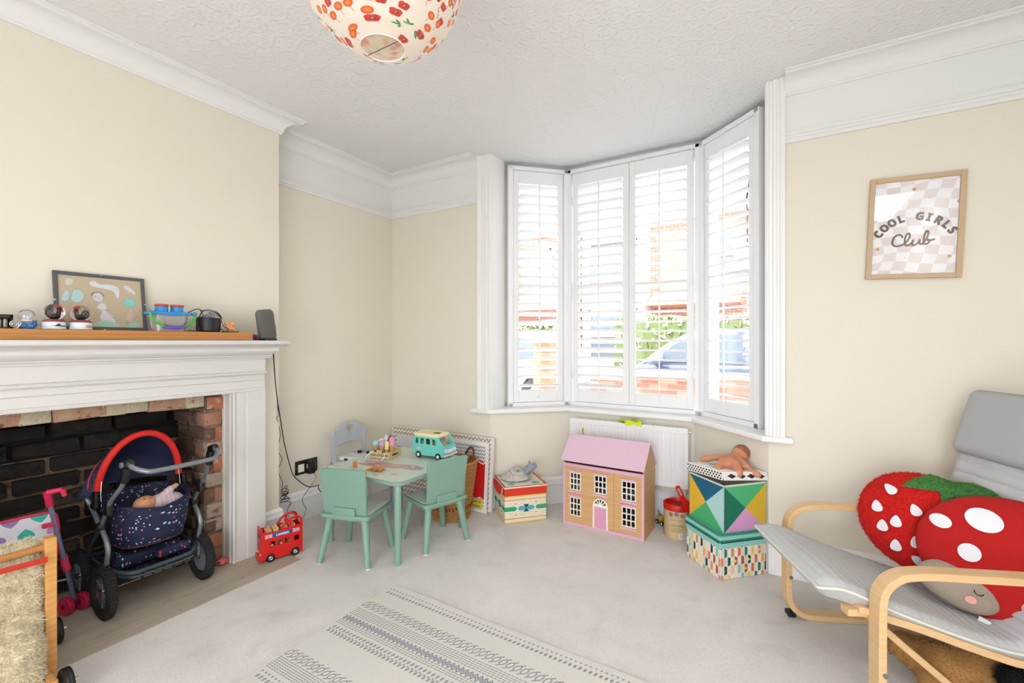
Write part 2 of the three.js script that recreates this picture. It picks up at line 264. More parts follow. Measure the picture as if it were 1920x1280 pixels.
function house(x, label, doorColor) {
  const g = thing('terraced_house', label, 'house', [x, -0.1, -12], 0, 'terraced houses across the street');
  const W = 5.2, hgt = 5.6, sh = hole(hole(shape([[-W / 2, 0], [W / 2, 0], [W / 2, hgt], [-W / 2, hgt]]), rectPts(1.35, 2.35, 3.3, 4.9)), rectPts(0.9, 1.9, 0.05, 2.3));
  part('wall', boxUV(T(ext(sh, 0.3), 0, 0, -0.3)), overexposedBrick, g);
  const win = (wx, wy, w, h, z) => { const f = part('window', [box2(-w / 2, w / 2, 0, 0.09, -0.06, 0.06), box2(-w / 2, w / 2, h - 0.08, h, -0.06, 0.06), box2(-w / 2, -w / 2 + 0.08, 0, h, -0.06, 0.06), box2(w / 2 - 0.08, w / 2, 0, h, -0.06, 0.06), box2(-w / 2, w / 2, h / 2 - 0.035, h / 2 + 0.035, -0.05, 0.05)], matteWhite, g, [wx, wy, z]); part('glass', box2(-w / 2 + 0.08, w / 2 - 0.08, 0.09, h - 0.08, -0.02, 0), windowDark, f); return f; };
  win(1.85, 3.3, 1.0, 1.6, -0.12);
  part('bay', box2(-2.2, -0.2, 0, 5.2, 0, 0.85), matteWhite, g);
  win(-1.2, 0.75, 1.6, 1.75, 0.88); win(-1.2, 3.1, 1.6, 1.6, 0.88);
  part('roof', boxUV(T(ext(shape([[0, 0], [3.4, 2.4], [6.8, 0]]), W), -W / 2, hgt, 0.35, 0, Math.PI / 2)), slate, g); part('fascia', box2(-W / 2, W / 2, hgt - 0.25, hgt, 0, 0.35), matteWhite, g);
  part('porch_roof', T(ext(shape([[0, 0], [1.1, 0], [0.1, 0.45], [0, 0.45]]), 2.6), -0.1, 2.55, 0, 0, -Math.PI / 2).translate(2.6, 0, 0), terracotta, g);
  part('hall', box2(0.7, 2.45, 0.02, 5.0, -0.9, -0.45), matteWhite, g); const d = part('door', rb(1.0, 2.25, 0.06, 0.01, 1.4, 1.17, -0.14), M(doorColor, 0.4), g); part('door_panel', [rb(0.3, 0.8, 0.03, 0.01, 1.15, 0.75, -0.11), rb(0.3, 0.8, 0.03, 0.01, 1.62, 0.75, -0.11)], M(doorColor, 0.4), d);
}
house(-8.75, 'brick terraced house seen through the left angled shutter', 0xb4c0cc); house(-3.5, 'brick terraced house with white bay seen through the right of centre shutter', 0xdfe3e6); house(1.75, 'brick terraced house seen past the right edge of the centre shutters', 0xb9c4bf); house(7.0, 'brick terraced house farthest to the right across the street', 0xa9adb5);
function gardenWall(x0, x1, label) {
  const g = thing('garden_wall', label, 'garden wall', [0, 0, 0]); g.position.set((x0 + x1) / 2, -0.1, -2.9);
  const core = part('core', box2(-(x1 - x0) / 2 + 0.01, (x1 - x0) / 2 - 0.01, 0, 1.0, -0.1, 0.1), M(0xc9c2b8, 0.95), g), bg = rb(0.215, 0.066, 0.012, 0.004), ms = [0xc0806a, 0xc98d78, 0xb5745f, 0xd09c86].map((c) => M(c, 0.9, { bumpMap: re(grain, 6), bumpScale: 0.002 }));
  for (let r = 0; r < 13; r++) for (let i = 0; i < (x1 - x0) / 0.225 - 0.6; i++) { const x = -(x1 - x0) / 2 + 0.12 + i * 0.225 + (r % 2) * 0.1125; if (x < (x1 - x0) / 2 - 0.1) part('brick', bg, ms[Math.floor(rnd() * 4)], core, [x, 0.04 + r * 0.076, 0.104]); }
  part('coping', rb(x1 - x0, 0.07, 0.28, 0.015, 0, 1.035, 0), M(0xd8d0c4, 0.9), g);
}
gardenWall(-2.25, 0.45, 'low red brick garden wall with stone coping outside the bay');
{ const g = thing('gate_pillar', 'tall red brick gate pillar outside the left angled shutter', 'pillar', [-2.62, -0.1, -2.2]); part('shaft', box2(-0.12, 0.12, 0, 1.46, -0.12, 0.12), M(0xcfc6ba, 0.95), g); const bg = rb(0.25, 0.066, 0.25, 0.004), ms = [0xc98567, 0xd28f70, 0xc07a60].map((c) => M(c, 0.9)); for (let r = 0; r < 19; r++) part('brick', bg, ms[r % 3], g, [0, 0.04 + r * 0.076, 0]); part('cap', T(new THREE.ConeGeometry(0.22, 0.14, 4), 0, 1.53, 0, 0, Math.PI / 4), M(0xd5ccbf, 0.9), g); }
function hedge(x0, x1, z, h, label) {
  const n = 2600, W = x1 - x0, p = [], nrm = [];
  for (let i = 0; i < n; i++) { const x = rr(-W / 2, W / 2), a = rr(0, Math.PI), r = 0.32 + 0.09 * noise.noise(x * 2, a, 3), y = a < 1 ? rr(0, h) : Math.min(h + 0.12, h + 0.1 * noise.noise(x * 3, 1, 1)), s = rr(0.05, 0.11), zz = Math.cos(a) * r + rr(-0.04, 0.04), q = new THREE.Quaternion().setFromEuler(new THREE.Euler(rr(0, 6), rr(0, 6), rr(0, 6))); for (const c of [[-s, 0, 0], [0, s * 0.6, s * 0.25], [s, 0, 0], [-s, 0, 0], [s, 0, 0], [0, -s * 0.6, s * 0.2]]) { const v = V3(...c).applyQuaternion(q); p.push(v.x + x, v.y + y, v.z + zz); } }
  const g = new THREE.BufferGeometry(); g.setAttribute('position', new THREE.Float32BufferAttribute(p, 3)); g.computeVertexNormals();
  const t = thing('hedge', label, 'hedge', [(x0 + x1) / 2, -0.1, z]); part('foliage', g, leaf, t).userData.kind = 'stuff'; part('stems', box2(-W / 2, W / 2, 0, h - 0.1, -0.25, 0.25), M(0x5c6b40, 0.95), t);
}
hedge(-3.6, 2.0, -8.2, 2.0, 'clipped green hedge behind the dark parked car'); hedge(-7.6, -4.7, -8.0, 1.9, 'green hedge behind the pale car beyond the gate pillar');
function car(x, z, color, label, turn) {
  const g = thing('parked_car', label, 'car', [x, -0.1, z], turn), paint = P({ color, roughness: 0.3, clearcoat: 1, clearcoatRoughness: 0.05 });
  g.scale.setScalar(1.13); const body = new THREE.Shape(); body.moveTo(-2.1, 0.3); body.lineTo(-2.12, 0.62); body.quadraticCurveTo(-2.05, 0.86, -1.3, 0.92); body.lineTo(1.75, 0.96); body.quadraticCurveTo(2.1, 0.92, 2.12, 0.55); body.lineTo(2.06, 0.3); body.lineTo(1.68, 0.3); body.absarc(1.32, 0.3, 0.36, 0, Math.PI, false); body.lineTo(-0.95, 0.3); body.absarc(-1.31, 0.3, 0.36, 0, Math.PI, false); body.lineTo(-2.1, 0.3);
  const b = part('body', T(ext(body, 1.72, 0.05, 3), 0, 0, -0.86), paint, g);
  const cab = new THREE.Shape(); cab.moveTo(-1.35, 0.9); cab.quadraticCurveTo(-0.75, 1.42, -0.35, 1.48); cab.lineTo(0.95, 1.46); cab.quadraticCurveTo(1.5, 1.35, 1.75, 0.94); cab.lineTo(-1.35, 0.9);
  part('cabin', T(ext(cab, 1.46, 0.1, 3), 0, 0, -0.73), paint, b);
  const gl = new THREE.Shape(); gl.moveTo(-1.1, 0.96); gl.quadraticCurveTo(-0.7, 1.36, -0.35, 1.4); gl.lineTo(0.9, 1.38); gl.quadraticCurveTo(1.32, 1.28, 1.5, 0.98); gl.lineTo(-1.1, 0.96);
  for (const zz of [0.715, -0.745]) part('side_window', T(ext(gl, 0.03, 0.01), 0, 0, zz), windowDark, b);
  part('window_pillar', box2(0.12, 0.2, 0.96, 1.42, 0.73, 0.76), paint, b);
  for (const s of [-1, 1]) for (const xx of [-1.31, 1.32]) { const w = part('wheel', T(new THREE.TorusGeometry(0.22, 0.1, 10, 24), xx, 0.32, s * 0.78), rubber, g); part('hub', cyl(0.16, 0.16, 0.1, 0, 0, 0, 16).rotateX(Math.PI / 2).translate(xx, 0.32, s * 0.8), steel, w); }
  part('mirror', T(sph(0.1, -0.95, 1.0, 0.95, 12)), paint, g);
}
car(-0.75, -6.0, 0x49536b, 'dark blue car parked across the road beyond the garden wall', 0); car(-5.9, -6.3, 0xd8d8da, 'pale car parked beyond the brick gate pillar', 0);

// ---------------------------------------------------------------- fireplace: brick recess, slab, painted surround
const brickTex = (base, alt, dirt, amount) => field(256, 256, (u, v) => { const a = 0.5 + tilef(u, v, 6, base[0] * 9, 4), b = 0.5 + 1.4 * tilef(u, v, 9, 20 + alt[0] * 5, 4), d = Math.max(0, Math.min(1, (b - 0.62 + amount) * 4)), s = 0.8 + 0.4 * rnd(); return base.map((c, i) => ((c + (alt[i] - c) * a) * (1 - d) + dirt[i] * d) * s); });
const bm = (base, alt, dirt, amount) => M(0xffffff, 0.95, { map: re(brickTex(base, alt, dirt, amount), 3.1), bumpMap: re(grain, 5), bumpScale: 0.004 });
const soot = [bm([0.11, 0.095, 0.085], [0.17, 0.145, 0.13], [0.3, 0.23, 0.19], -0.12), bm([0.13, 0.115, 0.105], [0.19, 0.165, 0.15], [0.08, 0.075, 0.07], 0.1), bm([0.24, 0.195, 0.165], [0.33, 0.26, 0.22], [0.1, 0.09, 0.085], 0.12)];
const brown = [bm([0.42, 0.32, 0.26], [0.5, 0.39, 0.31], [0.2, 0.17, 0.15], 0.02), bm([0.36, 0.27, 0.22], [0.46, 0.35, 0.28], [0.56, 0.47, 0.4], -0.05)];
const orange = [bm([0.66, 0.38, 0.26], [0.72, 0.5, 0.4], [0.74, 0.66, 0.6], 0.0), bm([0.6, 0.42, 0.33], [0.68, 0.52, 0.44], [0.36, 0.29, 0.26], -0.05), bm([0.62, 0.55, 0.49], [0.7, 0.64, 0.58], [0.5, 0.34, 0.26], -0.08)];
const limewash = [bm([0.68, 0.63, 0.53], [0.74, 0.7, 0.61], [0.45, 0.29, 0.2], -0.1), bm([0.62, 0.46, 0.36], [0.7, 0.6, 0.5], [0.44, 0.25, 0.17], 0.02)];
const mortarMat = M(0xffffff, 1, { map: re(brickTex([0.5, 0.4, 0.33], [0.58, 0.47, 0.38], [0.22, 0.18, 0.15], 0.03), 2), bumpMap: re(grain, 5), bumpScale: 0.006 });
const mortarPale = M(0xffffff, 1, { map: re(brickTex([0.55, 0.45, 0.37], [0.6, 0.52, 0.45], [0.4, 0.31, 0.25], -0.02), 2), bumpMap: re(grain, 5), bumpScale: 0.006 });
function roughBrick(w, h, d, k) { // a worn brick with uneven faces
  const g = clean(boxUV(new RoundedBoxGeometry(w, h, d, 3, 0.008), 1, k * 0.37, k * 0.61)), p = g.attributes.position;
  for (let i = 0; i < p.count; i++) { const x = p.getX(i), y = p.getY(i), z = p.getZ(i); p.setXYZ(i, x + 0.009 * noise.noise(x * 30, y * 30, k * 3.1), y + 0.01 * noise.noise(y * 22, x * 22, k * 5.7), z + 0.006 * noise.noise(z * 30, x * 25 + y * 25, k * 2.3)); }
  return toCreasedNormals(g, 0.7);
}
const brickG = [0, 1, 2, 3, 4].map((k) => roughBrick(0.246, 0.073, 0.06, k)), halfG = [0, 1, 2].map((k) => roughBrick(0.125, 0.078, 0.06, k + 9)), jambG = [0, 1, 2, 3].map((k) => roughBrick(0.098, 0.08, 0.1, k + 15));
const backWall = struct('wall_fireplace_back', box2(-3.43, -3.325, 0, 1.3, 1.62, 2.8), mortarMat);
for (let r = 0; r < 12; r++) for (let i = -1; i < 5; i++) {
  const z = 1.72 + i * 0.272 + (r % 2) * 0.136; if (z < 1.66 || z > 2.78) continue;
  const m = r > 7 ? soot[i % 2 & 1] : r < 6 && (r + i * 3) % 4 === 0 ? soot[2] : soot[(r * 5 + i) % 2 & 1];
  part('brick', brickG[(r * 3 + i + 5) % 5], m, backWall, [-3.318 + rr(-0.004, 0.006), 0.052 + r * 0.0925, z], [0, Math.PI / 2 + rr(-0.01, 0.01), rr(-0.012, 0.012)]);
}
part('sooty_mortar', box2(-3.326, -3.323, 0.74, 1.3, 1.63, 2.78), M(0x1d1917, 1, { bumpMap: re(grain, 5), bumpScale: 0.006 }), backWall);
const sideWall = struct('wall_fireplace_right', box2(-3.33, -2.96, 0, 1.3, 1.53, 1.66), mortarMat);
for (let r = 0; r < 12; r++) for (let i = 0; i < 2; i++) { const x = -3.235 + i * 0.195 + (r % 2) * -0.05; if (x < -3.31) continue; part('brick', i ? halfG[(r + i) % 3] : brickG[(r + i) % 5], brown[(r + i) % 2], sideWall, [x + (i ? 0.03 : 0.02), 0.052 + r * 0.0925, 1.645 + rr(-0.006, 0.01)], [0, rr(-0.04, 0.04), rr(-0.02, 0.02)]); }
const jamb = struct('wall_fireplace_jamb', box2(-3.06, -2.968, 0, 1.12, 1.56, 1.662), mortarPale);
for (let r = 0; r < 12; r++) part('brick', jambG[r % 4], orange[[1, 0, 2, 2, 1, 2, 0, 2, 0, 1, 0, 0][r]], jamb, [-3.0 + rr(-0.004, 0.004), 0.05 + r * 0.0925, 1.622 + rr(-0.006, 0.006)], [rr(-0.04, 0.04), rr(-0.05, 0.05), rr(-0.03, 0.03)]);
const lintel = struct('wall_fireplace_lintel', box2(-3.06, -2.968, 1.0, 1.3, 1.56, 2.8), mortarPale);
for (let i = 0; i < 9; i++) part('brick', roughBrick(i % 3 === 1 ? 0.2 : 0.105, 0.085, 0.1, i + 30), limewash[[0, 1, 0, 0, 1, 0, 1, 0, 0][i]], lintel, [-2.995, 1.01 + rr(-0.006, 0.004), 1.73 + i * 0.125 + (i % 3 === 2 ? 0.03 : 0)], [0, Math.PI / 2, rr(-0.03, 0.03)]);
struct('wall_fireplace_left', [box2(-3.43, -2.94, 0, 1.3, 2.74, 2.85), box2(-3.43, -2.96, 1.25, 1.35, 1.55, 2.8)], mortarMat);
const hearthTex = field(1024, 512, (u, v) => { const s = tilef(u, v, 4, 8, 4), st = noise.noise(u * 5, v * 70, 4) * 0.5 + noise.noise(u * 14, v * 120, 9) * 0.3, p = Math.max(0, tilef(u, v, 26, 3, 3) - 0.22) * 1.6, k = 0.78 + s * 0.15 + st * 0.09 + (rnd() - 0.5) * 0.05 - p * 0.5; return [k * 0.94, k * 0.88, k * 0.79]; });
struct('floor_hearth', boxUV(T(new THREE.BoxGeometry(0.85, 0.055, 1.75), -2.972, -0.022, 2.197)), M(0xffffff, 0.75, { map: (() => { const t = re(hearthTex, 0.6, 1.1); t.rotation = Math.PI / 2; return t; })(), bumpMap: re(grain, 4), bumpScale: 0.002 }));
{
  const g = thing('fireplace_surround', 'white painted stone fireplace surround with moulded shelf around the brick recess', 'fireplace', [-2.93, 0, 2.155]);
  const Z0 = 0.855, X0 = -2.93, prof = (pts, half) => boxUV(T(ext(shape(pts.map(([x, y]) => [x - X0, y])), half * 2, 0.003, 1), 0, 0, -half));
  part('mantel_shelf', prof([[-2.925, 1.3565], [-2.71, 1.3565], [-2.705, 1.352], [-2.705, 1.336], [-2.71, 1.331], [-2.725, 1.328], [-2.745, 1.32], [-2.755, 1.312], [-2.925, 1.312]], Z0 + 0.012), stonePaint, g);
  part('fascia', prof([[-2.925, 1.312], [-2.766, 1.312], [-2.766, 1.289], [-2.925, 1.289]], 0.83), stonePaint, g);
  part('bed_moulding', prof([[-2.925, 1.289], [-2.782, 1.289], [-2.784, 1.28], [-2.8, 1.268], [-2.815, 1.264], [-2.815, 1.257], [-2.828, 1.252], [-2.832, 1.243], [-2.925, 1.243]], 0.81), stonePaint, g);
  part('frieze', prof([[-2.925, 1.245], [-2.845, 1.245], [-2.845, 1.165], [-2.832, 1.16], [-2.828, 1.152], [-2.832, 1.145], [-2.846, 1.141], [-2.925, 1.141]], 0.787), stonePaint, g);
  part('architrave', prof([[-2.96, 1.142], [-2.85, 1.142], [-2.85, 1.108], [-2.854, 1.106], [-2.85, 1.104], [-2.85, 1.058], [-2.843, 1.055], [-2.84, 1.047], [-2.843, 1.038], [-2.96, 1.036]], 0.785), stonePaint, g);
  // each jamb in plan: (distance across from the opening, depth)
  const plan = [[0, -2.96], [0, -2.876], [0.004, -2.873], [0.004, -2.846], [0.01, -2.841], [0.018, -2.843], [0.022, -2.85], [0.072, -2.85], [0.075, -2.854], [0.078, -2.85], [0.088, -2.85], [0.092, -2.846], [0.203, -2.846], [0.203, -2.925]];
  for (const s of [-1, 1]) part('pilaster', boxUV(T(ext(shape(plan.map(([a, b]) => [b - X0, s * (a + 0.582)]).map(([x, z]) => [x, -z])), 1.04), 0, 0, 0, -Math.PI / 2)), stonePaint, g);
}

{ // unseen panel standing in for bounced flash: soft light, glare in the framed print
  const g = thing('unseen_ceiling_panel', 'unseen white ceiling panel behind the camera, standing in for bounced flash', 'ceiling light', [0.78, H, 3.4]); part('body', [box2(-0.38, 0.38, -0.05, -0.001, -0.63, -0.6), box2(-0.38, 0.38, -0.05, -0.001, 0.6, 0.63), box2(-0.38, -0.35, -0.05, -0.001, -0.6, 0.6), box2(0.35, 0.38, -0.05, -0.001, -0.6, 0.6)], matteWhite, g); part('diffuser', box2(-0.35, 0.35, -0.03, -0.02, -0.6, 0.6), M(0xffffff, 0.6, { emissive: 0xfffaf2, emissiveIntensity: 0.8 }), g);
}

// ---------------------------------------------------------------- on the walls and the ceiling
function quad(w, h, d = 0.001) { // a thin printed sheet, uv 0..1 over its front
  const g = new THREE.BoxGeometry(w, h, d); return g; }
const sheet = (w, h) => new THREE.PlaneGeometry(w, h);
{
  const print = canvas(900, 1260, (c, W, Hh) => {
    c.fillStyle = '#f4f2f4'; c.fillRect(0, 0, W, Hh);
    const wx = (i, j) => i * 150 + 46 * Math.sin(j * 0.85 + i * 0.25) - 60, wy = (i, j) => j * 118 + 30 * Math.sin(i * 0.9 + j * 0.3) - 70;
    for (let j = 0; j < 13; j++) for (let i = -1; i < 8; i++) if ((i + j) % 2 === 0) { c.fillStyle = j % 3 ? '#e4d9da' : '#e6dedb'; c.beginPath(); c.moveTo(wx(i, j), wy(i, j)); c.lineTo(wx(i + 1, j), wy(i + 1, j)); c.lineTo(wx(i + 1, j + 1), wy(i + 1, j + 1)); c.lineTo(wx(i, j + 1), wy(i, j + 1)); c.fill(); }
    for (const [x, y, q] of [[430, 120, 1], [900, 330, 1], [70, 370, 1], [60, 910, 1], [440, 880, 1], [835, 1040, 1], [600, 255, 0], [200, 205, 0], [770, 850, 0], [110, 1090, 0], [370, 1040, 0]]) { if (q) { for (let a = 0; a < 8; a++) { c.fillStyle = '#e0b27a'; c.beginPath(); c.ellipse(x + Math.cos(a * 0.785) * 15, y + Math.sin(a * 0.785) * 15, 11, 7, a * 0.785, 0, 7); c.fill(); } c.fillStyle = '#8a5a2b'; c.beginPath(); c.arc(x, y, 8, 0, 7); c.fill(); } else { c.strokeStyle = '#8f7c7c'; c.lineWidth = 4; c.beginPath(); c.moveTo(x - 9, y + 7); c.lineTo(x + 10, y - 8); c.stroke(); } }
    const word = 'COOL GIRLS', rad = 470, cx = 455, cy = 958;
    [...word].forEach((ch, i) => { const a = (i - 4.5) * 0.222 + (ch === 'I' ? -0.01 : 0); c.save(); c.translate(cx + rad * Math.sin(a), cy - rad * Math.cos(a)); c.rotate(a); text(c, ch, 0, 0, 'bold 134px sans-serif', '#5e5046'); c.strokeStyle = '#5e5046'; c.lineWidth = 11; c.lineJoin = 'round'; c.strokeText(ch, 0, 0); c.restore(); });
    c.strokeStyle = '#5f4d3d'; c.lineWidth = 23; c.lineCap = c.lineJoin = 'round'; c.translate(-22, 72); c.beginPath();
    c.moveTo(350, 690); c.bezierCurveTo(345, 630, 255, 640, 245, 740); c.bezierCurveTo(240, 830, 330, 820, 385, 770); c.bezierCurveTo(440, 720, 440, 640, 415, 640); c.bezierCurveTo(375, 640, 370, 800, 400, 805); c.bezierCurveTo(440, 805, 460, 760, 470, 735); c.bezierCurveTo(450, 800, 470, 810, 490, 800); c.bezierCurveTo(525, 780, 535, 760, 540, 735); c.bezierCurveTo(535, 790, 545, 805, 565, 790); c.bezierCurveTo(625, 735, 640, 620, 615, 620); c.bezierCurveTo(585, 620, 575, 760, 585, 795); c.bezierCurveTo(640, 800, 660, 745, 625, 735); c.bezierCurveTo(610, 750, 640, 760, 690, 735); c.stroke();
  });
  const g = thing('framed_print', 'oak framed COOL GIRLS Club print on pink and white check, hung slightly crooked', 'picture', [0.579, 1.934, 0.006], 0); g.rotation.z = R(-2.4);
  const w = 0.374, h = 0.522, b = 0.023, d = 0.022;
  part('frame', [rb(b, h, d, 0.002, -w / 2 + b / 2, 0, d / 2), rb(b, h, d, 0.002, w / 2 - b / 2, 0, d / 2), rb(w - 2 * b, b, d, 0.002, 0, h / 2 - b / 2, d / 2), rb(w - 2 * b, b, d, 0.002, 0, -h / 2 + b / 2, d / 2)], oak, g);
  part('print', sheet(w - 2 * b, h - 2 * b).translate(0, 0, 0.008), M(0xffffff, 0.8, { map: print }), g);
  part('glass', bx(w - 2 * b, h - 2 * b, 0.002, 0, 0, 0.0125), pane, g);
}
{ // paper globe with a printed meadow of flowers
  const map = canvas(2048, 1024, (c, W, Hh) => {
    c.fillStyle = '#f6f3ec'; c.fillRect(0, 0, W, Hh); seed = 21;
    const sx = (y) => 1 / Math.max(0.22, Math.sin(Math.PI * y / Hh));
    const at = (x, y, f) => { for (const o of [-W, 0, W]) { c.save(); c.translate(x + o, y); c.scale(0.62 * sx(y), 0.62); f(); c.restore(); } };
    const petal = (n, r0, r1, w, col) => { c.fillStyle = col; for (let k = 0; k < n; k++) { c.save(); c.rotate(k / n * 6.283); c.beginPath(); c.ellipse((r0 + r1) / 2, 0, (r1 - r0) / 2, w, 0, 0, 7); c.fill(); c.restore(); } };
    const dot = (x, y, r, col) => { c.fillStyle = col; c.beginPath(); c.arc(x, y, r, 0, 7); c.fill(); };
    const stem = (x0, y0, x1, y1, col = '#5d6b45', w = 2.5) => { c.strokeStyle = col; c.lineWidth = w; c.beginPath(); c.moveTo(x0, y0); c.quadraticCurveTo((x0 + x1) / 2 + 6, (y0 + y1) / 2, x1, y1); c.stroke(); };
    const leafs = (x, y, a, l, col) => { c.save(); c.translate(x, y); c.rotate(a); c.fillStyle = col; c.beginPath(); c.ellipse(l / 2, 0, l / 2, l / 5, 0, 0, 7); c.fill(); c.restore(); };
    const kinds = [
      () => { stem(0, 0, rr(-14, 14), 60); petal(18, 6, 27, 4.5, '#e5633a'); petal(14, 4, 17, 4, '#f08a3c'); dot(0, 0, 6, '#f6b04a'); },
      () => { dot(-9, -7, 17, '#d8443a'); dot(10, -8, 16, '#dd4d40'); dot(-6, 10, 16, '#cf3c35'); dot(10, 9, 16, '#d8453b'); dot(0, 0, 8, '#3b3330'); dot(0, 0, 5, '#d9d39a'); },
      () => { stem(0, 0, 4, 52, '#6f7d4a'); petal(11, 3, 22, 4.2, '#eda83b'); petal(9, 2, 14, 4, '#f5c654'); },
      () => { stem(0, -40, 0, 46, '#6d7950', 3); for (let k = 0; k < 7; k++) { const y = -36 + k * 11, s = k % 2 ? 1 : -1; c.fillStyle = k % 3 ? '#c85a93' : '#d679a9'; c.beginPath(); c.ellipse(s * (8 + k), y + 8, 7, 13, -s * 0.5, 0, 7); c.fill(); dot(s * (11 + k), y + 17, 4, '#efc3d8'); } leafs(0, 46, 0.5, 34, '#6b7a4c'); leafs(0, 46, 2.5, 34, '#748353'); },
      () => { stem(0, 0, -8, 50, '#75815a'); petal(7, 2, 17, 5, '#a99bd0'); dot(0, 0, 5, '#7f71b0'); },
      () => { leafs(0, 0, -0.5, 38, '#5f7a4c'); leafs(0, 0, 0.6, 34, '#4f8f5c'); leafs(0, 0, -1.6, 30, '#7a8a58'); stem(0, 0, -6, 40); },
      () => { c.rotate(rr(0, 6)); leafs(0, 0, 0, 30, '#5aa268'); leafs(0, 0, 1.2, 26, '#63ad70'); leafs(0, 0, -1.2, 26, '#4e9660'); },
      () => { stem(-20, 26, 22, -24, '#51563f', 2.5); for (let k = 0; k < 6; k++) leafs(-16 + k * 7, 22 - k * 9, k % 2 ? -1.4 : 0.6, 11, '#7c8a5d'); },
    ];
    for (let y = 36, row = 0; y < 1000; y += 40, row++) { const n = Math.max(4, Math.round(W * Math.sin(Math.PI * y / Hh) / 50)); for (let k = 0; k < n; k++) { const r = rnd(), kind = (row + k) % 3 === 0 ? [0, 1][k % 2] : r < 0.2 ? 0 : r < 0.42 ? 1 : r < 0.54 ? 2 : r < 0.62 ? 3 : r < 0.72 ? 4 : r < 0.82 ? 5 : r < 0.91 ? 6 : 7; if (rnd() < 0.86) at((k + 0.5 * (row % 2) + rr(-0.3, 0.3)) / n * W, y + rr(-13, 13), kinds[kind]); } }
  });
  const g = thing('paper_lantern', 'round paper ceiling lantern printed with red and orange meadow flowers', 'lamp shade', [-1.062, 2.5, 2.048]);
  const pts = [], n = 84, r = 0.25; for (let i = 0; i <= n; i++) { const a = 0.27 + (Math.PI - 0.54) * i / n, k = r * (1 - 0.008 * Math.abs(Math.sin(i / n * Math.PI * 12)) ** 2); pts.push([k * Math.sin(a), -k * Math.cos(a)]); }
  const paper = P({ color: 0xffffff, map, roughness: 0.95, transmission: 0.55, thickness: 0, side: THREE.DoubleSide }); map.repeat.x = -1;
  part('shade', lathe(pts, 72), paper, g);
  part('lining', lathe(pts.map(([x, y]) => [x * 0.985, y * 0.985]), 48), P({ color: 0xf4f0e8, roughness: 0.95, transmission: 0.8, thickness: 0, side: THREE.DoubleSide }), g);
  const wire = []; for (let i = 1; i < 12; i++) { const a = 0.27 + (Math.PI - 0.54) * i / 12; wire.push(T(new THREE.TorusGeometry(r * 0.992 * Math.sin(a), 0.0009, 5, 48), 0, -r * 0.992 * Math.cos(a), 0, Math.PI / 2)); }
  part('wire_rings', wire, matteWhite, g).userData.kind = 'stuff';
  part('ring', T(new THREE.TorusGeometry(0.067, 0.0016, 6, 40), 0, -0.241, 0, Math.PI / 2), matteWhite, g);
  part('crossbar', rod([-0.067, -0.241, 0.0], [0.067, -0.241, 0.0], 0.0012), darkGrey, g);
  part('bulb', T(lathe([[0, -0.055], [0.02, -0.05], [0.03, -0.03], [0.028, -0.01], [0.015, 0.02], [0.013, 0.03], [0, 0.03]]), 0, 0.02, 0), M(0xffffff, 0.5, { emissive: 0xfff4e4, emissiveIntensity: 0.6 }), g); const unseenBulbLight = new THREE.PointLight(0xfff6ea, 0.045); unseenBulbLight.position.set(0, 0, 0); unseenBulbLight.castShadow = true; g.add(unseenBulbLight); part('bulb_holder', cyl(0.02, 0.018, 0.06, 0, 0.08, 0), matteWhite, g);  // bulb itself unseen, lit dimly to brighten the paper shade
  part('flex', cyl(0.0035, 0.0035, 0.235, 0, 0.225, 0), matteWhite, g); part('ceiling_rose', lathe([[0, 0.343], [0.045, 0.343], [0.045, 0.358], [0.05, 0.363], [0, 0.363]]), matteWhite, g);
}

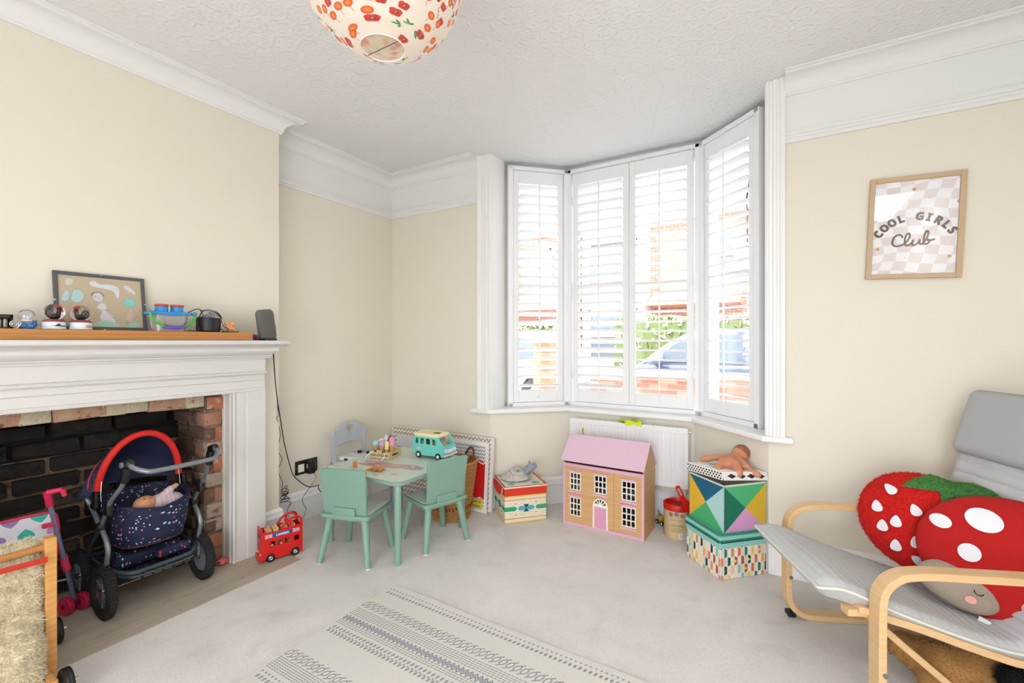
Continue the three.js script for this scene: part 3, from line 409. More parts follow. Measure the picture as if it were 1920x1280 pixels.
// ---------------------------------------------------------------- on the mantelpiece
const onWall = Math.PI / 2;                                       // local x runs towards the window, local z into the room
single('mantel_beam', 'thick honey coloured timber beam lying along the mantel shelf', 'beam', boxUV(rb(1.15, 0.0465, 0.155, 0.003, 0, 0.0235, 0)), pineDark, [-2.812, 1.357, 2.087], [0, onWall, 0]);
const YB = 1.4042;
{
  const art = canvas(900, 640, (c, W, Hh) => {
    c.fillStyle = '#c2b294'; c.fillRect(0, 0, W, Hh); seed = 31; for (let k = 0; k < 9000; k++) { c.fillStyle = `rgba(${rnd() > 0.5 ? '230,215,190' : '150,132,100'},0.12)`; c.fillRect(rr(0, W), rr(0, Hh), 2, 2); }
    const blob = (pts, fill, line) => { c.beginPath(); pts.forEach(([x, y], i) => { const [px, py] = pts[(i + 1) % pts.length]; i ? c.quadraticCurveTo(x, y, (x + px) / 2, (y + py) / 2) : c.moveTo((x + px) / 2, (y + py) / 2); }); c.closePath(); if (fill) { c.fillStyle = fill; c.fill(); } if (line) { c.strokeStyle = line; c.lineWidth = 3; c.stroke(); } };
    blob([[60, 60], [120, 30], [160, 60], [130, 120], [80, 130]], '#cfd3c6'); blob([[20, 260], [90, 170], [110, 210], [100, 330], [20, 330]], '#b9d2d6', '#77828a'); blob([[100, 240], [190, 150], [270, 220], [230, 330], [140, 350]], '#b4d3d4', '#7a868b'); blob([[90, 350], [130, 340], [170, 620], [80, 620]], '#c9a596', '#a68f86'); blob([[10, 600], [200, 560], [230, 640], [0, 640]], '#a9d3bb');
    blob([[300, 60], [380, 40], [420, 90], [560, 70], [650, 110], [640, 260], [600, 250], [590, 150], [400, 130], [330, 110]], '#dcdde0', '#b8bac2');
    blob([[330, 200], [420, 180], [470, 260], [420, 340], [350, 300]], '#d6d3d8', '#8d8b96'); c.strokeStyle = '#6e6a72'; c.lineWidth = 12; c.beginPath(); c.arc(400, 260, 72, 3.4, 6.0); c.stroke(); blob([[380, 330], [480, 320], [500, 420], [390, 420]], '#dad8dd', '#a5a3ad'); blob([[400, 420], [480, 410], [600, 540], [540, 640], [420, 600]], '#d9d6da', '#9b99a2'); blob([[330, 590], [480, 540], [620, 600], [640, 640], [330, 640]], '#a6d4b8');
    c.strokeStyle = '#6c6a72'; c.lineWidth = 5; c.beginPath(); c.moveTo(490, 420); c.quadraticCurveTo(510, 500, 590, 530); c.stroke(); c.lineWidth = 3; for (const q of [[370, 250], [410, 262]]) { c.beginPath(); c.arc(...q, 9, 0, 7); c.stroke(); } c.beginPath(); c.arc(398, 295, 22, 0.2, 2.8); c.stroke();
    blob([[690, 60], [760, 80], [850, 170], [810, 190], [700, 110]], '#d3d7de'); blob([[660, 270], [750, 230], [850, 290], [800, 370], [700, 360]], '#8fcfca', '#5d9aa6'); blob([[720, 370], [790, 370], [800, 580], [700, 580]], '#d2b6a5', '#a98f84'); blob([[690, 570], [850, 560], [860, 640], [690, 640]], '#a2d6ba');
  });
  const g = thing('framed_drawing', 'grey framed child drawing of trees and a figure on brown paper, leaning on the mantel', 'picture', [-2.878, YB, 2.163], onWall), w = 0.352, h = 0.282, b = 0.017, lean = R(-9), t = new THREE.Group();
  const fr = M(0x55585a, 0.5), L = (geo) => geo.translate(0, h / 2, 0).applyMatrix4(new THREE.Matrix4().makeRotationX(lean));
  part('frame', [rb(b, h, 0.012, 0.002, -w / 2 + b / 2), rb(b, h, 0.012, 0.002, w / 2 - b / 2), rb(w - 2 * b, b, 0.012, 0.002, 0, h / 2 - b / 2), rb(w - 2 * b, b, 0.012, 0.002, 0, -h / 2 + b / 2)].map(L), fr, g);
  part('drawing', L(sheet(w - 2 * b, h - 2 * b).translate(0, 0, 0.001)), M(0xffffff, 0.8, { map: art }), g); part('glass', L(bx(w - 2 * b, h - 2 * b, 0.0015, 0, 0, 0.004)), pane, g);
  for (const [x, y] of [[0, h / 2], [0, -h / 2], [-w / 2, 0], [w / 2, 0]]) part('clip', L(rb(0.008, 0.008, 0.016, 0.002, x * 0.985, y * 0.985, 0)), chrome, g);
}
{ // snow globes
  const wave = (l1, boat) => canvas(512, 128, (c, W, Hh) => { c.fillStyle = '#e4eef2'; c.fillRect(0, 0, W, Hh); c.fillStyle = '#5f86c4'; c.fillRect(0, 108, W, 20); for (let o = 0; o < 512; o += 256) { c.fillStyle = '#2e3338'; if (boat) { c.beginPath(); c.moveTo(o + 30, 70); c.quadraticCurveTo(o + 120, 110, o + 220, 88); c.lineTo(o + 170, 72); c.lineTo(o + 95, 70); c.lineTo(o + 30, 70); c.fill(); c.beginPath(); c.moveTo(o + 70, 70); c.lineTo(o + 98, 24); c.lineTo(o + 112, 70); c.fill(); } else { c.fillStyle = '#c2392f'; c.beginPath(); c.arc(o + 40, 66, 24, 0, 7); c.fill(); c.fillStyle = '#e7f0f4'; c.beginPath(); c.arc(o + 40, 66, 12, 0, 7); c.fill(); c.fillStyle = '#c78b3a'; c.beginPath(); c.ellipse(o + 216, 84, 34, 15, -0.3, 0, 7); c.fill(); c.fillStyle = '#3d6fae'; c.fillRect(o + 186, 50, 30, 14); } } });
  const make = (z, label, boat, s, flip) => {
    const g = thing('snow_globe', label, 'snow globe', [-2.80, YB, z], onWall, 'rooster snow globes on the mantel');
    part('base', lathe([[0, 0], [0.04, 0], [0.041, 0.004], [0.0375, 0.014], [0.037, 0.03], [0.038, 0.034], [0, 0.034]], 32), M(0xe6edf1, 0.35), g); part('painted_band', T(new THREE.CylinderGeometry(0.0392, 0.0392, 0.026, 40, 1, true), 0, 0.019, 0, 0, boat ? -1.0 : -2.1), M(0xffffff, 0.35, { map: wave(0, boat) }), g);
    part('collar', lathe([[0.038, 0.0335], [0.038, 0.037], [0.031, 0.045], [0, 0.045]], 32), M(0x9b4a4a, 0.6), g);
    part('globe', sph(0.037, 0, 0.077, 0, 32), P({ color: 0xffffff, roughness: 0.01, transmission: 1, thickness: 0.06, ior: 1.33 }), g);
    const f = flip ? -1 : 1, bird = part('rooster', [S(sph(0.013, 0, 0, 0, 16), 1.25, 0.85, 0.8).translate(0, 0.062, 0), T(S(sph(0.014, 0, 0, 0, 16), 0.8, 1.1, 0.5), -0.012 * f, 0.073, 0), rod([0.009 * f, 0.062, 0], [0.013 * f, 0.087, 0], 0.007, 0.005), S(sph(0.007, 0, 0, 0, 12), 1, 1, 0.8).translate(0.013 * f, 0.088, 0), cyl(0.006, 0.011, 0.012, 0, 0.05, 0)], black, g);
    part('comb', [S(sph(0.01, 0, 0, 0, 14), 1.1, 0.6, 0.5).translate(0.012 * f, 0.0975, 0), S(sph(0.004), 1, 1.4, 0.7).translate(0.019 * f, 0.083, 0)], M(0xd3261c, 0.4), bird);
    const dots = []; for (let k = 0; k < 16; k++) { const a = k * 2.4, q = 0.3 + 0.7 * (k / 16); dots.push(sph(0.0013, -0.011 * f + Math.cos(a) * 0.0105 * q, 0.073 + Math.sin(a) * 0.014 * q, 0.0066 - 0.002 * q, 6)); } part('painted_dots', dots, M(0xe8c8c4, 0.5), bird).userData.kind = 'stuff';
    part('bird_stand', cyl(0.009, 0.011, 0.006, 0, 0.044, 0), M(0x5f9cb0, 0.4), g);
  };
  make(2.362, 'snow globe with a black rooster facing right above a painted boat', true, 1, false);
  make(2.272, 'snow globe with a black rooster facing left, base painted with a red ring', false, 1, true);
  const g = thing('harbour_snow_globe', 'small blue souvenir snow globe with a tiny white town, left of the rooster globes', 'snow globe', [-2.80, YB, 2.447], onWall);
  part('base', [S(sph(0.013, -0.012, 0.014, 0.01, 14), 1, 1, 0.9), S(sph(0.012, 0.01, 0.013, 0.012, 14), 1, 1, 0.9), rb(0.05, 0.022, 0.03, 0.006, 0, 0.011, 0)], M(0x3d7fc4, 0.3), g); part('bear', [sph(0.008, 0.022, 0.028, 0.008, 12), sph(0.003, 0.017, 0.036, 0.008, 8), sph(0.003, 0.027, 0.036, 0.008, 8), S(sph(0.009, 0.022, 0.015, 0.008, 12), 1, 1.3, 1)], M(0x2c5f8e, 0.4), g); part('moss', S(sph(0.014, -0.018, 0.03, 0.004, 12), 1, 0.5, 0.8), M(0xa9b847, 0.7), g);
  part('globe', sph(0.028, 0, 0.056, 0, 26), clear, g); part('town', [rb(0.008, 0.02, 0.008, 0.001, -0.008, 0.05, 0), rb(0.008, 0.016, 0.008, 0.001, 0.002, 0.048, 0.004), rb(0.007, 0.022, 0.007, 0.001, 0.011, 0.051, -0.002), cyl(0.018, 0.02, 0.008, 0, 0.037, 0)], M(0xd6d9e4, 0.5), g); part('arch', T(new THREE.TorusGeometry(0.026, 0.003, 8, 20, 2.4), 0, 0.056, -0.004, 0, 0, 0.1), M(0x8d8793, 0.5), g);
}
{
  const g = thing('display_box', 'small dark open box with glass jars at the left end of the mantel beam', 'box', [-2.83, YB, 2.512], onWall);
  part('case', [box2(-0.045, 0.025, 0, 0.006, -0.03, 0.03), box2(-0.045, 0.025, 0.046, 0.06, -0.03, 0.03), box2(0.018, 0.025, 0, 0.06, -0.03, 0.03), box2(-0.045, 0.025, 0, 0.06, -0.03, -0.026)], M(0x2c2425, 0.5), g); for (const x of [-0.03, -0.012, 0.006]) part('jar', lathe([[0, 0.006], [0.007, 0.006], [0.007, 0.034], [0.005, 0.042], [0, 0.042]], 14).translate(x, 0, 0.01), M(0xb8b1a8, 0.3), g);
  const sp = []; for (let i = 0; i <= 60; i++) { const a = i / 60 * 15, r = 0.0165 * (1 - i / 75); sp.push([r * Math.cos(a) * 1.05, 0.019 + r * Math.sin(a), 0]); } sp.unshift([0.006, 0.001, 0]);
  single('spiral_ornament', 'silver wire spiral ornament standing before the dark box', 'ornament', tube(sp, 0.0022, 140, 7), chrome, [-2.775, YB, 2.487], [0, onWall, 0]);
}
{ // bug viewer
  const g = thing('bug_viewer', 'clear toy bug jar with blue lid, two red eyepieces and green handle', 'toy', [-2.80, YB, 1.92], onWall), blue = M(0x2f8fd0, 0.35), green = M(0x3fae3c, 0.35);
  const tub = (w, d) => roundRect(w, d, d * 0.45), wall = []; for (const [y, w, d] of [[0, 0.15, 0.08], [0.07, 0.165, 0.09]]) wall.push([y, w, d]);
  part('tub', [0, 1, 2, 3, 4, 5].map((i) => { const k = i / 5, sh = roundRect(0.148 + 0.018 * k, 0.08 + 0.012 * k, 0.036); sh.holes.push(new THREE.Path(roundRect(0.145 + 0.018 * k, 0.077 + 0.012 * k, 0.035).getPoints(8))); return T(ext(sh, 0.0145, 0, 1, 8), 0, 0.002 + i * 0.0145, 0, -Math.PI / 2); }), P({ color: 0xf3f1ee, roughness: 0.15, transmission: 0.85, thickness: 0, side: THREE.DoubleSide }), g);
  part('tub_floor', T(ext(roundRect(0.146, 0.078, 0.034), 0.003), 0, 0, 0, -Math.PI / 2), P({ color: 0xf3f1ee, roughness: 0.15, transmission: 0.8, thickness: 0 }), g);
  part('lid', [T(ext(roundRect(0.196, 0.1, 0.02), 0.016, 0.004), 0, 0.086, 0, -Math.PI / 2), T(ext(roundRect(0.1, 0.094, 0.03), 0.006, 0.002), 0, 0.081, 0, -Math.PI / 2)], blue, g);
  for (const x of [-0.0335, 0.037]) { const e = part('eyepiece', cyl(0.0265, 0.03, 0.03, x, 0.116, 0, 26), blue, g); part('eyepiece_rim', lathe([[0.02, 0.131], [0.03, 0.131], [0.031, 0.137], [0.029, 0.142], [0.02, 0.142], [0.02, 0.131]], 26).translate(x, 0, 0), M(0xe0432c, 0.4), e); }
  const hp = []; for (let i = 0; i <= 20; i++) { const a = Math.PI * (1 + i / 20); hp.push([0.104 * Math.cos(a), 0.094 + 0.078 * Math.sin(a) * 0.97, 0.054 + 0.012 * Math.sin(a) * -1]); }
  part('handle', tube(hp, 0.0062, 60, 10), green, g); part('grip', tube(hp.slice(7, 14), 0.0098, 20, 12), M(0x6a4fae, 0.4), g); for (const s of [-1, 1]) part('handle_pivot', cyl(0.011, 0.011, 0.012, 0, 0, 0, 16).rotateX(Math.PI / 2).translate(s * 0.099, 0.094, 0.05), blue, g);
  part('arrow_mark', [rod([0.062, 0.05, 0.048], [0.05, 0.038, 0.048], 0.0012), rod([0.05, 0.038, 0.048], [0.06, 0.026, 0.047], 0.0012)], darkGrey, g);
}
{
  const g = thing('disco_light', 'black cylindrical disco light with clear faceted dome and looped cable', 'party light', [-2.80, YB, 1.728], onWall); g.rotation.order = 'YXZ'; 
  part('body', T(lathe([[0, 0], [0.055, 0], [0.058, 0.004], [0.061, 0.074], [0.058, 0.078], [0, 0.078]], 36), 0, 0.002, 0, 0, 0, R(-2)), black, g);
  part('dome', T(new THREE.IcosahedronGeometry(0.05, 2), 0.002, 0.077, 0), P({ color: 0xf4f6f8, roughness: 0.05, transmission: 0.9, thickness: 0, flatShading: true, side: THREE.DoubleSide }), g); part('lens_wheel', [sph(0.02, 0, 0.085, 0, 12), T(new THREE.TorusGeometry(0.03, 0.004, 6, 20), 0, 0.088, 0, 1.2), T(new THREE.TorusGeometry(0.022, 0.003, 6, 20), 0, 0.095, 0, 0.7, 0.7)], M(0x5d5f64, 0.3), g);
  part('cable', tube([[-0.115, 0.004, 0.03], [-0.09, 0.004, 0.045], [-0.072, 0.006, 0.05], [-0.078, 0.05, 0.05], [-0.055, 0.105, 0.045], [-0.02, 0.122, 0.02], [0.03, 0.118, -0.02], [0.075, 0.09, -0.03], [0.085, 0.05, -0.02], [0.06, 0.03, 0.05], [0.078, 0.02, 0.055], [0.05, 0.004, 0.07], [0.0, 0.1, -0.055], [-0.03, 0.13, -0.04], [-0.09, 0.105, -0.03], [-0.12, 0.07, -0.04]], 0.0024, 160, 7), black, g); part('cable_tie', T(new THREE.TorusGeometry(0.006, 0.004, 8, 14), 0.06, 0.1, -0.02, 0.4, 0.5), black, g);
  part('spare_cable', tube([[-0.03, 0.12, -0.02], [0.02, 0.126, -0.015], [0.06, 0.108, -0.01], [0.075, 0.075, 0.0], [0.055, 0.1, 0.005], [0.015, 0.121, 0.01]], 0.0024, 70, 7), black, g);
  const c = thing('toy_cube', 'small clear cube holding an orange toy animal, on the mantel beam', 'toy', [-2.785, YB, 1.618], onWall);
  part('case', rb(0.068, 0.068, 0.05, 0.004, 0, 0.039, 0), clear, c); part('case_base', rb(0.075, 0.005, 0.06, 0.002, 0, 0.0026, 0), black, c);
  part('animal', [S(sph(0.022, 0, 0.032, 0, 18), 1.05, 1, 0.75), sph(0.012, -0.016, 0.05, 0, 12), sph(0.012, 0.016, 0.05, 0, 12), sph(0.011, -0.016, 0.018, 0.004, 12), sph(0.011, 0.016, 0.018, 0.004, 12)], M(0xe9a062, 0.6), c); part('muzzle', S(sph(0.012, 0, 0.03, 0.014, 14), 1.1, 0.8, 0.6), M(0xf3d3a4, 0.6), c); part('eyes', [rod([-0.012, 0.04, 0.0165], [-0.004, 0.038, 0.018], 0.0015), rod([0.004, 0.038, 0.018], [0.012, 0.04, 0.0165], 0.0015)], M(0xa5432c, 0.5), c);
}
{
  const g = thing('router', 'dark grey upright internet router at the window end of the mantel shelf', 'router', [-2.815, 1.357, 1.375], onWall + 0.28), sh = roundRect(0.125, 0.196, 0.03, 0, 0.1);
  part('case', T(ext(sh, 0.034, 0.008, 4), 0.006, -0.002, -0.017, R(-4), 0, R(6)), M(0x6a6a63, 0.6, { bumpMap: re(weave, 30), bumpScale: 0.0008 }), g); part('emblem', T(new THREE.TorusGeometry(0.034, 0.0008, 6, 40), 0.02, 0.08, 0.0175, R(-4)), M(0x6c6c66, 0.4), g); part('ports', [0, 1, 2, 3].map((k) => rb(0.004, 0.012, 0.014, 0.001, -0.0605, 0.06 + k * 0.022, 0)), black, g); part('foot', rb(0.1, 0.014, 0.07, 0.005, -0.005, 0.007, 0), black, g);
  const s = thing('hair_bobble', 'purple and maroon hair bobble wedged between beam and router', 'hair tie', [-2.79, 1.357, 1.468], 0); part('band', [T(new THREE.TorusGeometry(0.012, 0.0075, 10, 22), 0, 0.018, 0, 0.3, 1.3), T(new THREE.TorusGeometry(0.011, 0.006, 10, 22), 0, 0.016, 0.005, 1.2, 0.4)], M(0x7b2c52, 0.8), s); part('beads', [[0.01, 0.03, 0.004], [0.014, 0.012, -0.008], [-0.006, 0.01, 0.012], [0.012, 0.02, 0.012]].map((p) => sph(0.005, ...p, 10)), M(0x4a3f8a, 0.3), s);
}
single('router_cable', 'thick black router cable hanging from the mantel to the skirting', 'cable', tube([[-2.9, 1.307, 1.287], [-2.9, 1.173, 1.279], [-2.905, 0.993, 1.258], [-2.94, 0.84, 1.214], [-3.0, 0.638, 1.145], [-3.06, 0.462, 1.066], [-3.11, 0.347, 0.996], [-3.095, 0.253, 0.905], [-3.09, 0.234, 0.831], [-3.08, 0.242, 0.81], [-3.07, 0.218, 0.822], [-3.06, 0.186, 0.806]], 0.0032, 110, 8), black);
{ const coil = []; for (let i = 0; i < 34; i++) { const a = i * 1.35, q = i / 34; coil.push([-3.06 + 0.012 * Math.sin(i * 2.1), 0.288 - 0.085 * q + 0.028 * Math.sin(a * 0.7) * (q < 0.7 ? 1 : 0.2), 1.115 + 0.035 * Math.cos(a) * (q < 0.7 ? 0.7 : 1.15) - 0.012]); }
  single('thin_cable', 'thin kinked black cable with a tangled coil above the skirting corner', 'cable', tube([[-2.905, 1.297, 1.28], [-2.9, 1.172, 1.276], [-2.905, 1.029, 1.262], [-2.93, 0.851, 1.231], [-2.93, 0.838, 1.243], [-2.95, 0.714, 1.204], [-2.97, 0.607, 1.214], [-3.0, 0.529, 1.161], [-3.01, 0.452, 1.186], [-3.03, 0.35, 1.138], ...coil, [-3.07, 0.2, 1.109], [-3.08, 0.176, 1.041], [-3.06, 0.135, 1.083], [-3.02, 0.078, 1.09], [-2.98, 0.004, 1.06]], 0.002, 420, 6, false, 0.3), black); }
{
  const g = thing('wall_socket', 'black metal double wall socket with white sockets on the alcove wall', 'socket', [XL, 0.397, 0.888], onWall); part('face_plate', rb(0.186, 0.104, 0.008, 0.002, 0, 0, 0.004), M(0x3a352d, 0.35, { metalness: 0.6 }), g); part('socket_insert', rb(0.05, 0.06, 0.004, 0.002, -0.046, -0.004, 0.0085), matteWhite, g); part('socket_insert', rb(0.05, 0.06, 0.004, 0.002, 0.05, -0.004, 0.0085), matteWhite, g);
  for (const x of [-0.056, -0.036]) part('switch', rb(0.01, 0.016, 0.005, 0.002, x, 0.03, 0.0085), black, g); for (const x of [-0.084, 0.084]) part('screw', cyl(0.003, 0.003, 0.003, 0, 0, 0, 12).rotateX(Math.PI / 2).translate(x, 0, 0.009), chrome, g);
  const a = thing('power_adapter', 'black plug adapter pushed into the wall socket with a thin lead', 'adapter', [XL + 0.0125, 0.392, 0.872], onWall); part('body', rb(0.052, 0.096, 0.045, 0.006, 0, 0, 0.023), black, a); part('rating_label', rb(0.012, 0.03, 0.001, 0.0004, -0.0262, 0.012, 0.02).rotateY(0), matteWhite, a);
  part('lead', tube([[-3.07, 0.348, 0.864], [-3.08, 0.295, 0.838], [-3.085, 0.174, 0.947], [-3.08, 0.083, 0.92], [-3.03, 0.03, 0.99], [-2.98, 0.004, 1.03]].map(([x, y, z]) => [-(z - 0.872), y - 0.392, x - XL - 0.0125]), 0.0018, 80, 6, false, 0.3), black, a);
}
{ // radiator
  const g = thing('radiator', 'white ribbed panel radiator under the bay window', 'radiator', [-1.034, 0.285, -0.4725]), w = 0.916, h = 0.44, pts = [[-w / 2, 0]]; const n = 27;
  for (let i = 0; i < n; i++) { const x = -w / 2 + 0.022 + i * (w - 0.044) / n, p = (w - 0.044) / n; pts.push([x, 0.012], [x + p * 0.2, 0.019], [x + p * 0.62, 0.019], [x + p * 0.82, 0.012]); } pts.push([w / 2 - 0.022, 0.012], [w / 2, 0.012], [w / 2, 0]); pts[0] = [-w / 2, 0]; pts.splice(1, 0, [-w / 2, 0.012]);
  const rad = M(0xf1f0ee, 0.35);
  part('front_panel', [boxUV(T(ext(shape(pts.map(([a, b]) => [a, -b])), h - 0.08), 0, 0.04, 0.083, -Math.PI / 2)), rb(w, 0.042, 0.018, 0.006, 0, 0.021, 0.092), rb(w, 0.042, 0.018, 0.006, 0, h - 0.021, 0.092)], rad, g);
  part('grille', Array.from({ length: 30 }, (_, i) => rb(0.02, 0.004, 0.05, 0.001, -w / 2 + 0.04 + i * (w - 0.08) / 29, h - 0.003, 0.055)).concat([rb(w, 0.02, 0.004, 0.001, 0, h - 0.012, 0.03), rb(w, 0.004, 0.06, 0.001, 0, h - 0.012, 0.055)]), rad, g);
  for (const s of [-1, 1]) part('side_panel', rb(0.004, h - 0.03, 0.07, 0.001, s * (w / 2 - 0.002), h / 2, 0.055), rad, g); part('back_panel', rb(w, h - 0.06, 0.012, 0.003, 0, h / 2, 0.022), rad, g);
  part('bleed_valve', cyl(0.008, 0.008, 0.02, 0, 0, 0, 12).rotateZ(Math.PI / 2).translate(w / 2 + 0.01, h - 0.03, 0.07), chrome, g); part('heat_gauge', rb(0.012, 0.05, 0.004, 0.002, -w / 2 + 0.115, h - 0.095, 0.104), M(0xbfa96a, 0.4), g); part('pipe', [rod([w / 2 - 0.03, 0.03, 0.06], [w / 2 - 0.03, -0.25, 0.06], 0.008), rod([-w / 2 + 0.03, 0.03, 0.06], [-w / 2 + 0.03, -0.25, 0.06], 0.008)].map((q) => q), rad, g);
  const y = thing('reflective_band', 'crumpled neon yellow reflective band lying on top of the radiator', 'band', [-1.0, 0.726, -0.395]), gg = new THREE.PlaneGeometry(0.19, 0.085, 24, 12).rotateX(-Math.PI / 2), p = gg.attributes.position; for (let i = 0; i < p.count; i++) { const x = p.getX(i), z = p.getZ(i); let yy = 0.014 + 0.016 * noise.noise(x * 28, z * 34, 2); let zz = z + 0.02 * noise.noise(x * 16, 3, 1); if (zz > 0.026 && x > -0.03) { yy -= (zz - 0.026) * 1.6; zz = 0.026 + (zz - 0.026) * 0.3; } p.setXYZ(i, x, yy, zz); } gg.computeVertexNormals();
  part('strap', gg, M(0xd6e81f, 0.6, { side: THREE.DoubleSide }), y); part('buckle', [T(new THREE.TorusGeometry(0.014, 0.004, 8, 20), 0.03, 0.03, 0.01, 1.2, 0.2), rb(0.02, 0.006, 0.018, 0.002, 0.03, 0.027, 0.012)], M(0x8d9296, 0.4), y);
}

// ---------------------------------------------------------------- soft bodies: capsules joined by a smooth minimum
function soft(caps, cell, k = 0.01, warp) {
  let lo = V3(9, 9, 9), hi = V3(-9, -9, -9); for (const [a, b, r0, r1] of caps) for (const [p, r] of [[a, r0], [b, r1]]) { lo.min(V3(...p).subScalar(r + k)); hi.max(V3(...p).addScalar(r + k)); }
  const c = lo.clone().add(hi).multiplyScalar(0.5), half = Math.max(hi.x - lo.x, hi.y - lo.y, hi.z - lo.z) / 2 + cell * 2, n = Math.min(120, Math.ceil(half * 2 / cell)), mc = new MarchingCubes(n, new THREE.MeshStandardMaterial(), false, false, 200000); mc.isolation = 0;
  const H2 = n / 2, C = caps.map(([a, b, r0, r1]) => { const d = [b[0] - a[0], b[1] - a[1], b[2] - a[2]]; return [a, d, d[0] ** 2 + d[1] ** 2 + d[2] ** 2 || 1e-9, r0, r1]; });
  for (let z = 0; z < n; z++) for (let y = 0; y < n; y++) for (let x = 0; x < n; x++) {
    const px = c.x + (x - H2) / H2 * half, py = c.y + (y - H2) / H2 * half, pz = c.z + (z - H2) / H2 * half; let s = 0;
    for (const [a, d, dd, r0, r1] of C) { const ax = px - a[0], ay = py - a[1], az = pz - a[2], t = Math.max(0, Math.min(1, (ax * d[0] + ay * d[1] + az * d[2]) / dd)), q = Math.hypot(ax - d[0] * t, ay - d[1] * t, az - d[2] * t) - (r0 + (r1 - r0) * t); s += Math.exp(-Math.max(-40, Math.min(40, q / k))); }
    let f = -k * Math.log(Math.max(s, 1e-30)); if (warp) f += warp(px, py, pz); mc.field[x + y * n + z * n * n] = -f;
  }
  mc.update(); const m = mc.count, g = new THREE.BufferGeometry(); g.setAttribute('position', new THREE.BufferAttribute(mc.positionArray.slice(0, m * 3), 3));
  g.scale(half, half, half).translate(c.x, c.y, c.z); g.setAttribute('uv', new THREE.BufferAttribute(new Float32Array(m * 2), 2)); const w = mergeVertices(g.deleteAttribute('uv'), 1e-5); w.computeVertexNormals(); w.setAttribute('uv', new THREE.BufferAttribute(new Float32Array(w.attributes.position.count * 2), 2)); return boxUV(w);
}
// fur: short tapered blades on a surface, one part
function fur(geo, count, len, width, lean = 0.5, keep) {
  const g = geo.index ? geo.toNonIndexed() : geo, p = g.attributes.position, n = g.attributes.normal, cum = []; let tot = 0; const a = V3(), b = V3(), c = V3(), out = [], col = [];
  for (let i = 0; i < p.count; i += 3) { a.fromBufferAttribute(p, i); b.fromBufferAttribute(p, i + 1); c.fromBufferAttribute(p, i + 2); tot += b.sub(a).cross(c.sub(a)).length(); cum.push(tot); }
  for (let k = 0; k < count; k++) { const t = rnd() * tot; let l = 0, h = cum.length - 1; while (l < h) { const m = (l + h) >> 1; if (cum[m] < t) l = m + 1; else h = m; } let u = rnd(), v = rnd(); if (u + v > 1) { u = 1 - u; v = 1 - v; }
    const P0 = V3().fromBufferAttribute(p, l * 3).multiplyScalar(1 - u - v).addScaledVector(V3().fromBufferAttribute(p, l * 3 + 1), u).addScaledVector(V3().fromBufferAttribute(p, l * 3 + 2), v), N = V3().fromBufferAttribute(n, l * 3);
    if (keep && !keep(P0)) continue; const d = N.clone().add(V3(rr(-1, 1), rr(-1, 0.4), rr(-1, 1)).multiplyScalar(lean)).normalize(), s = V3(rr(-1, 1), rr(-1, 1), rr(-1, 1)).cross(d).normalize().multiplyScalar(width), L = len * rr(0.6, 1.2), tip = P0.clone().addScaledVector(d, L), mid = P0.clone().addScaledVector(d, L * 0.5).addScaledVector(N, L * 0.12);
    out.push(P0.x - s.x, P0.y - s.y, P0.z - s.z, P0.x + s.x, P0.y + s.y, P0.z + s.z, mid.x + s.x * 0.8, mid.y + s.y * 0.8, mid.z + s.z * 0.8, P0.x - s.x, P0.y - s.y, P0.z - s.z, mid.x + s.x * 0.8, mid.y + s.y * 0.8, mid.z + s.z * 0.8, tip.x, tip.y, tip.z); }
  const r = new THREE.BufferGeometry(); r.setAttribute('position', new THREE.Float32BufferAttribute(out, 3)); r.computeVertexNormals(); return r;
}

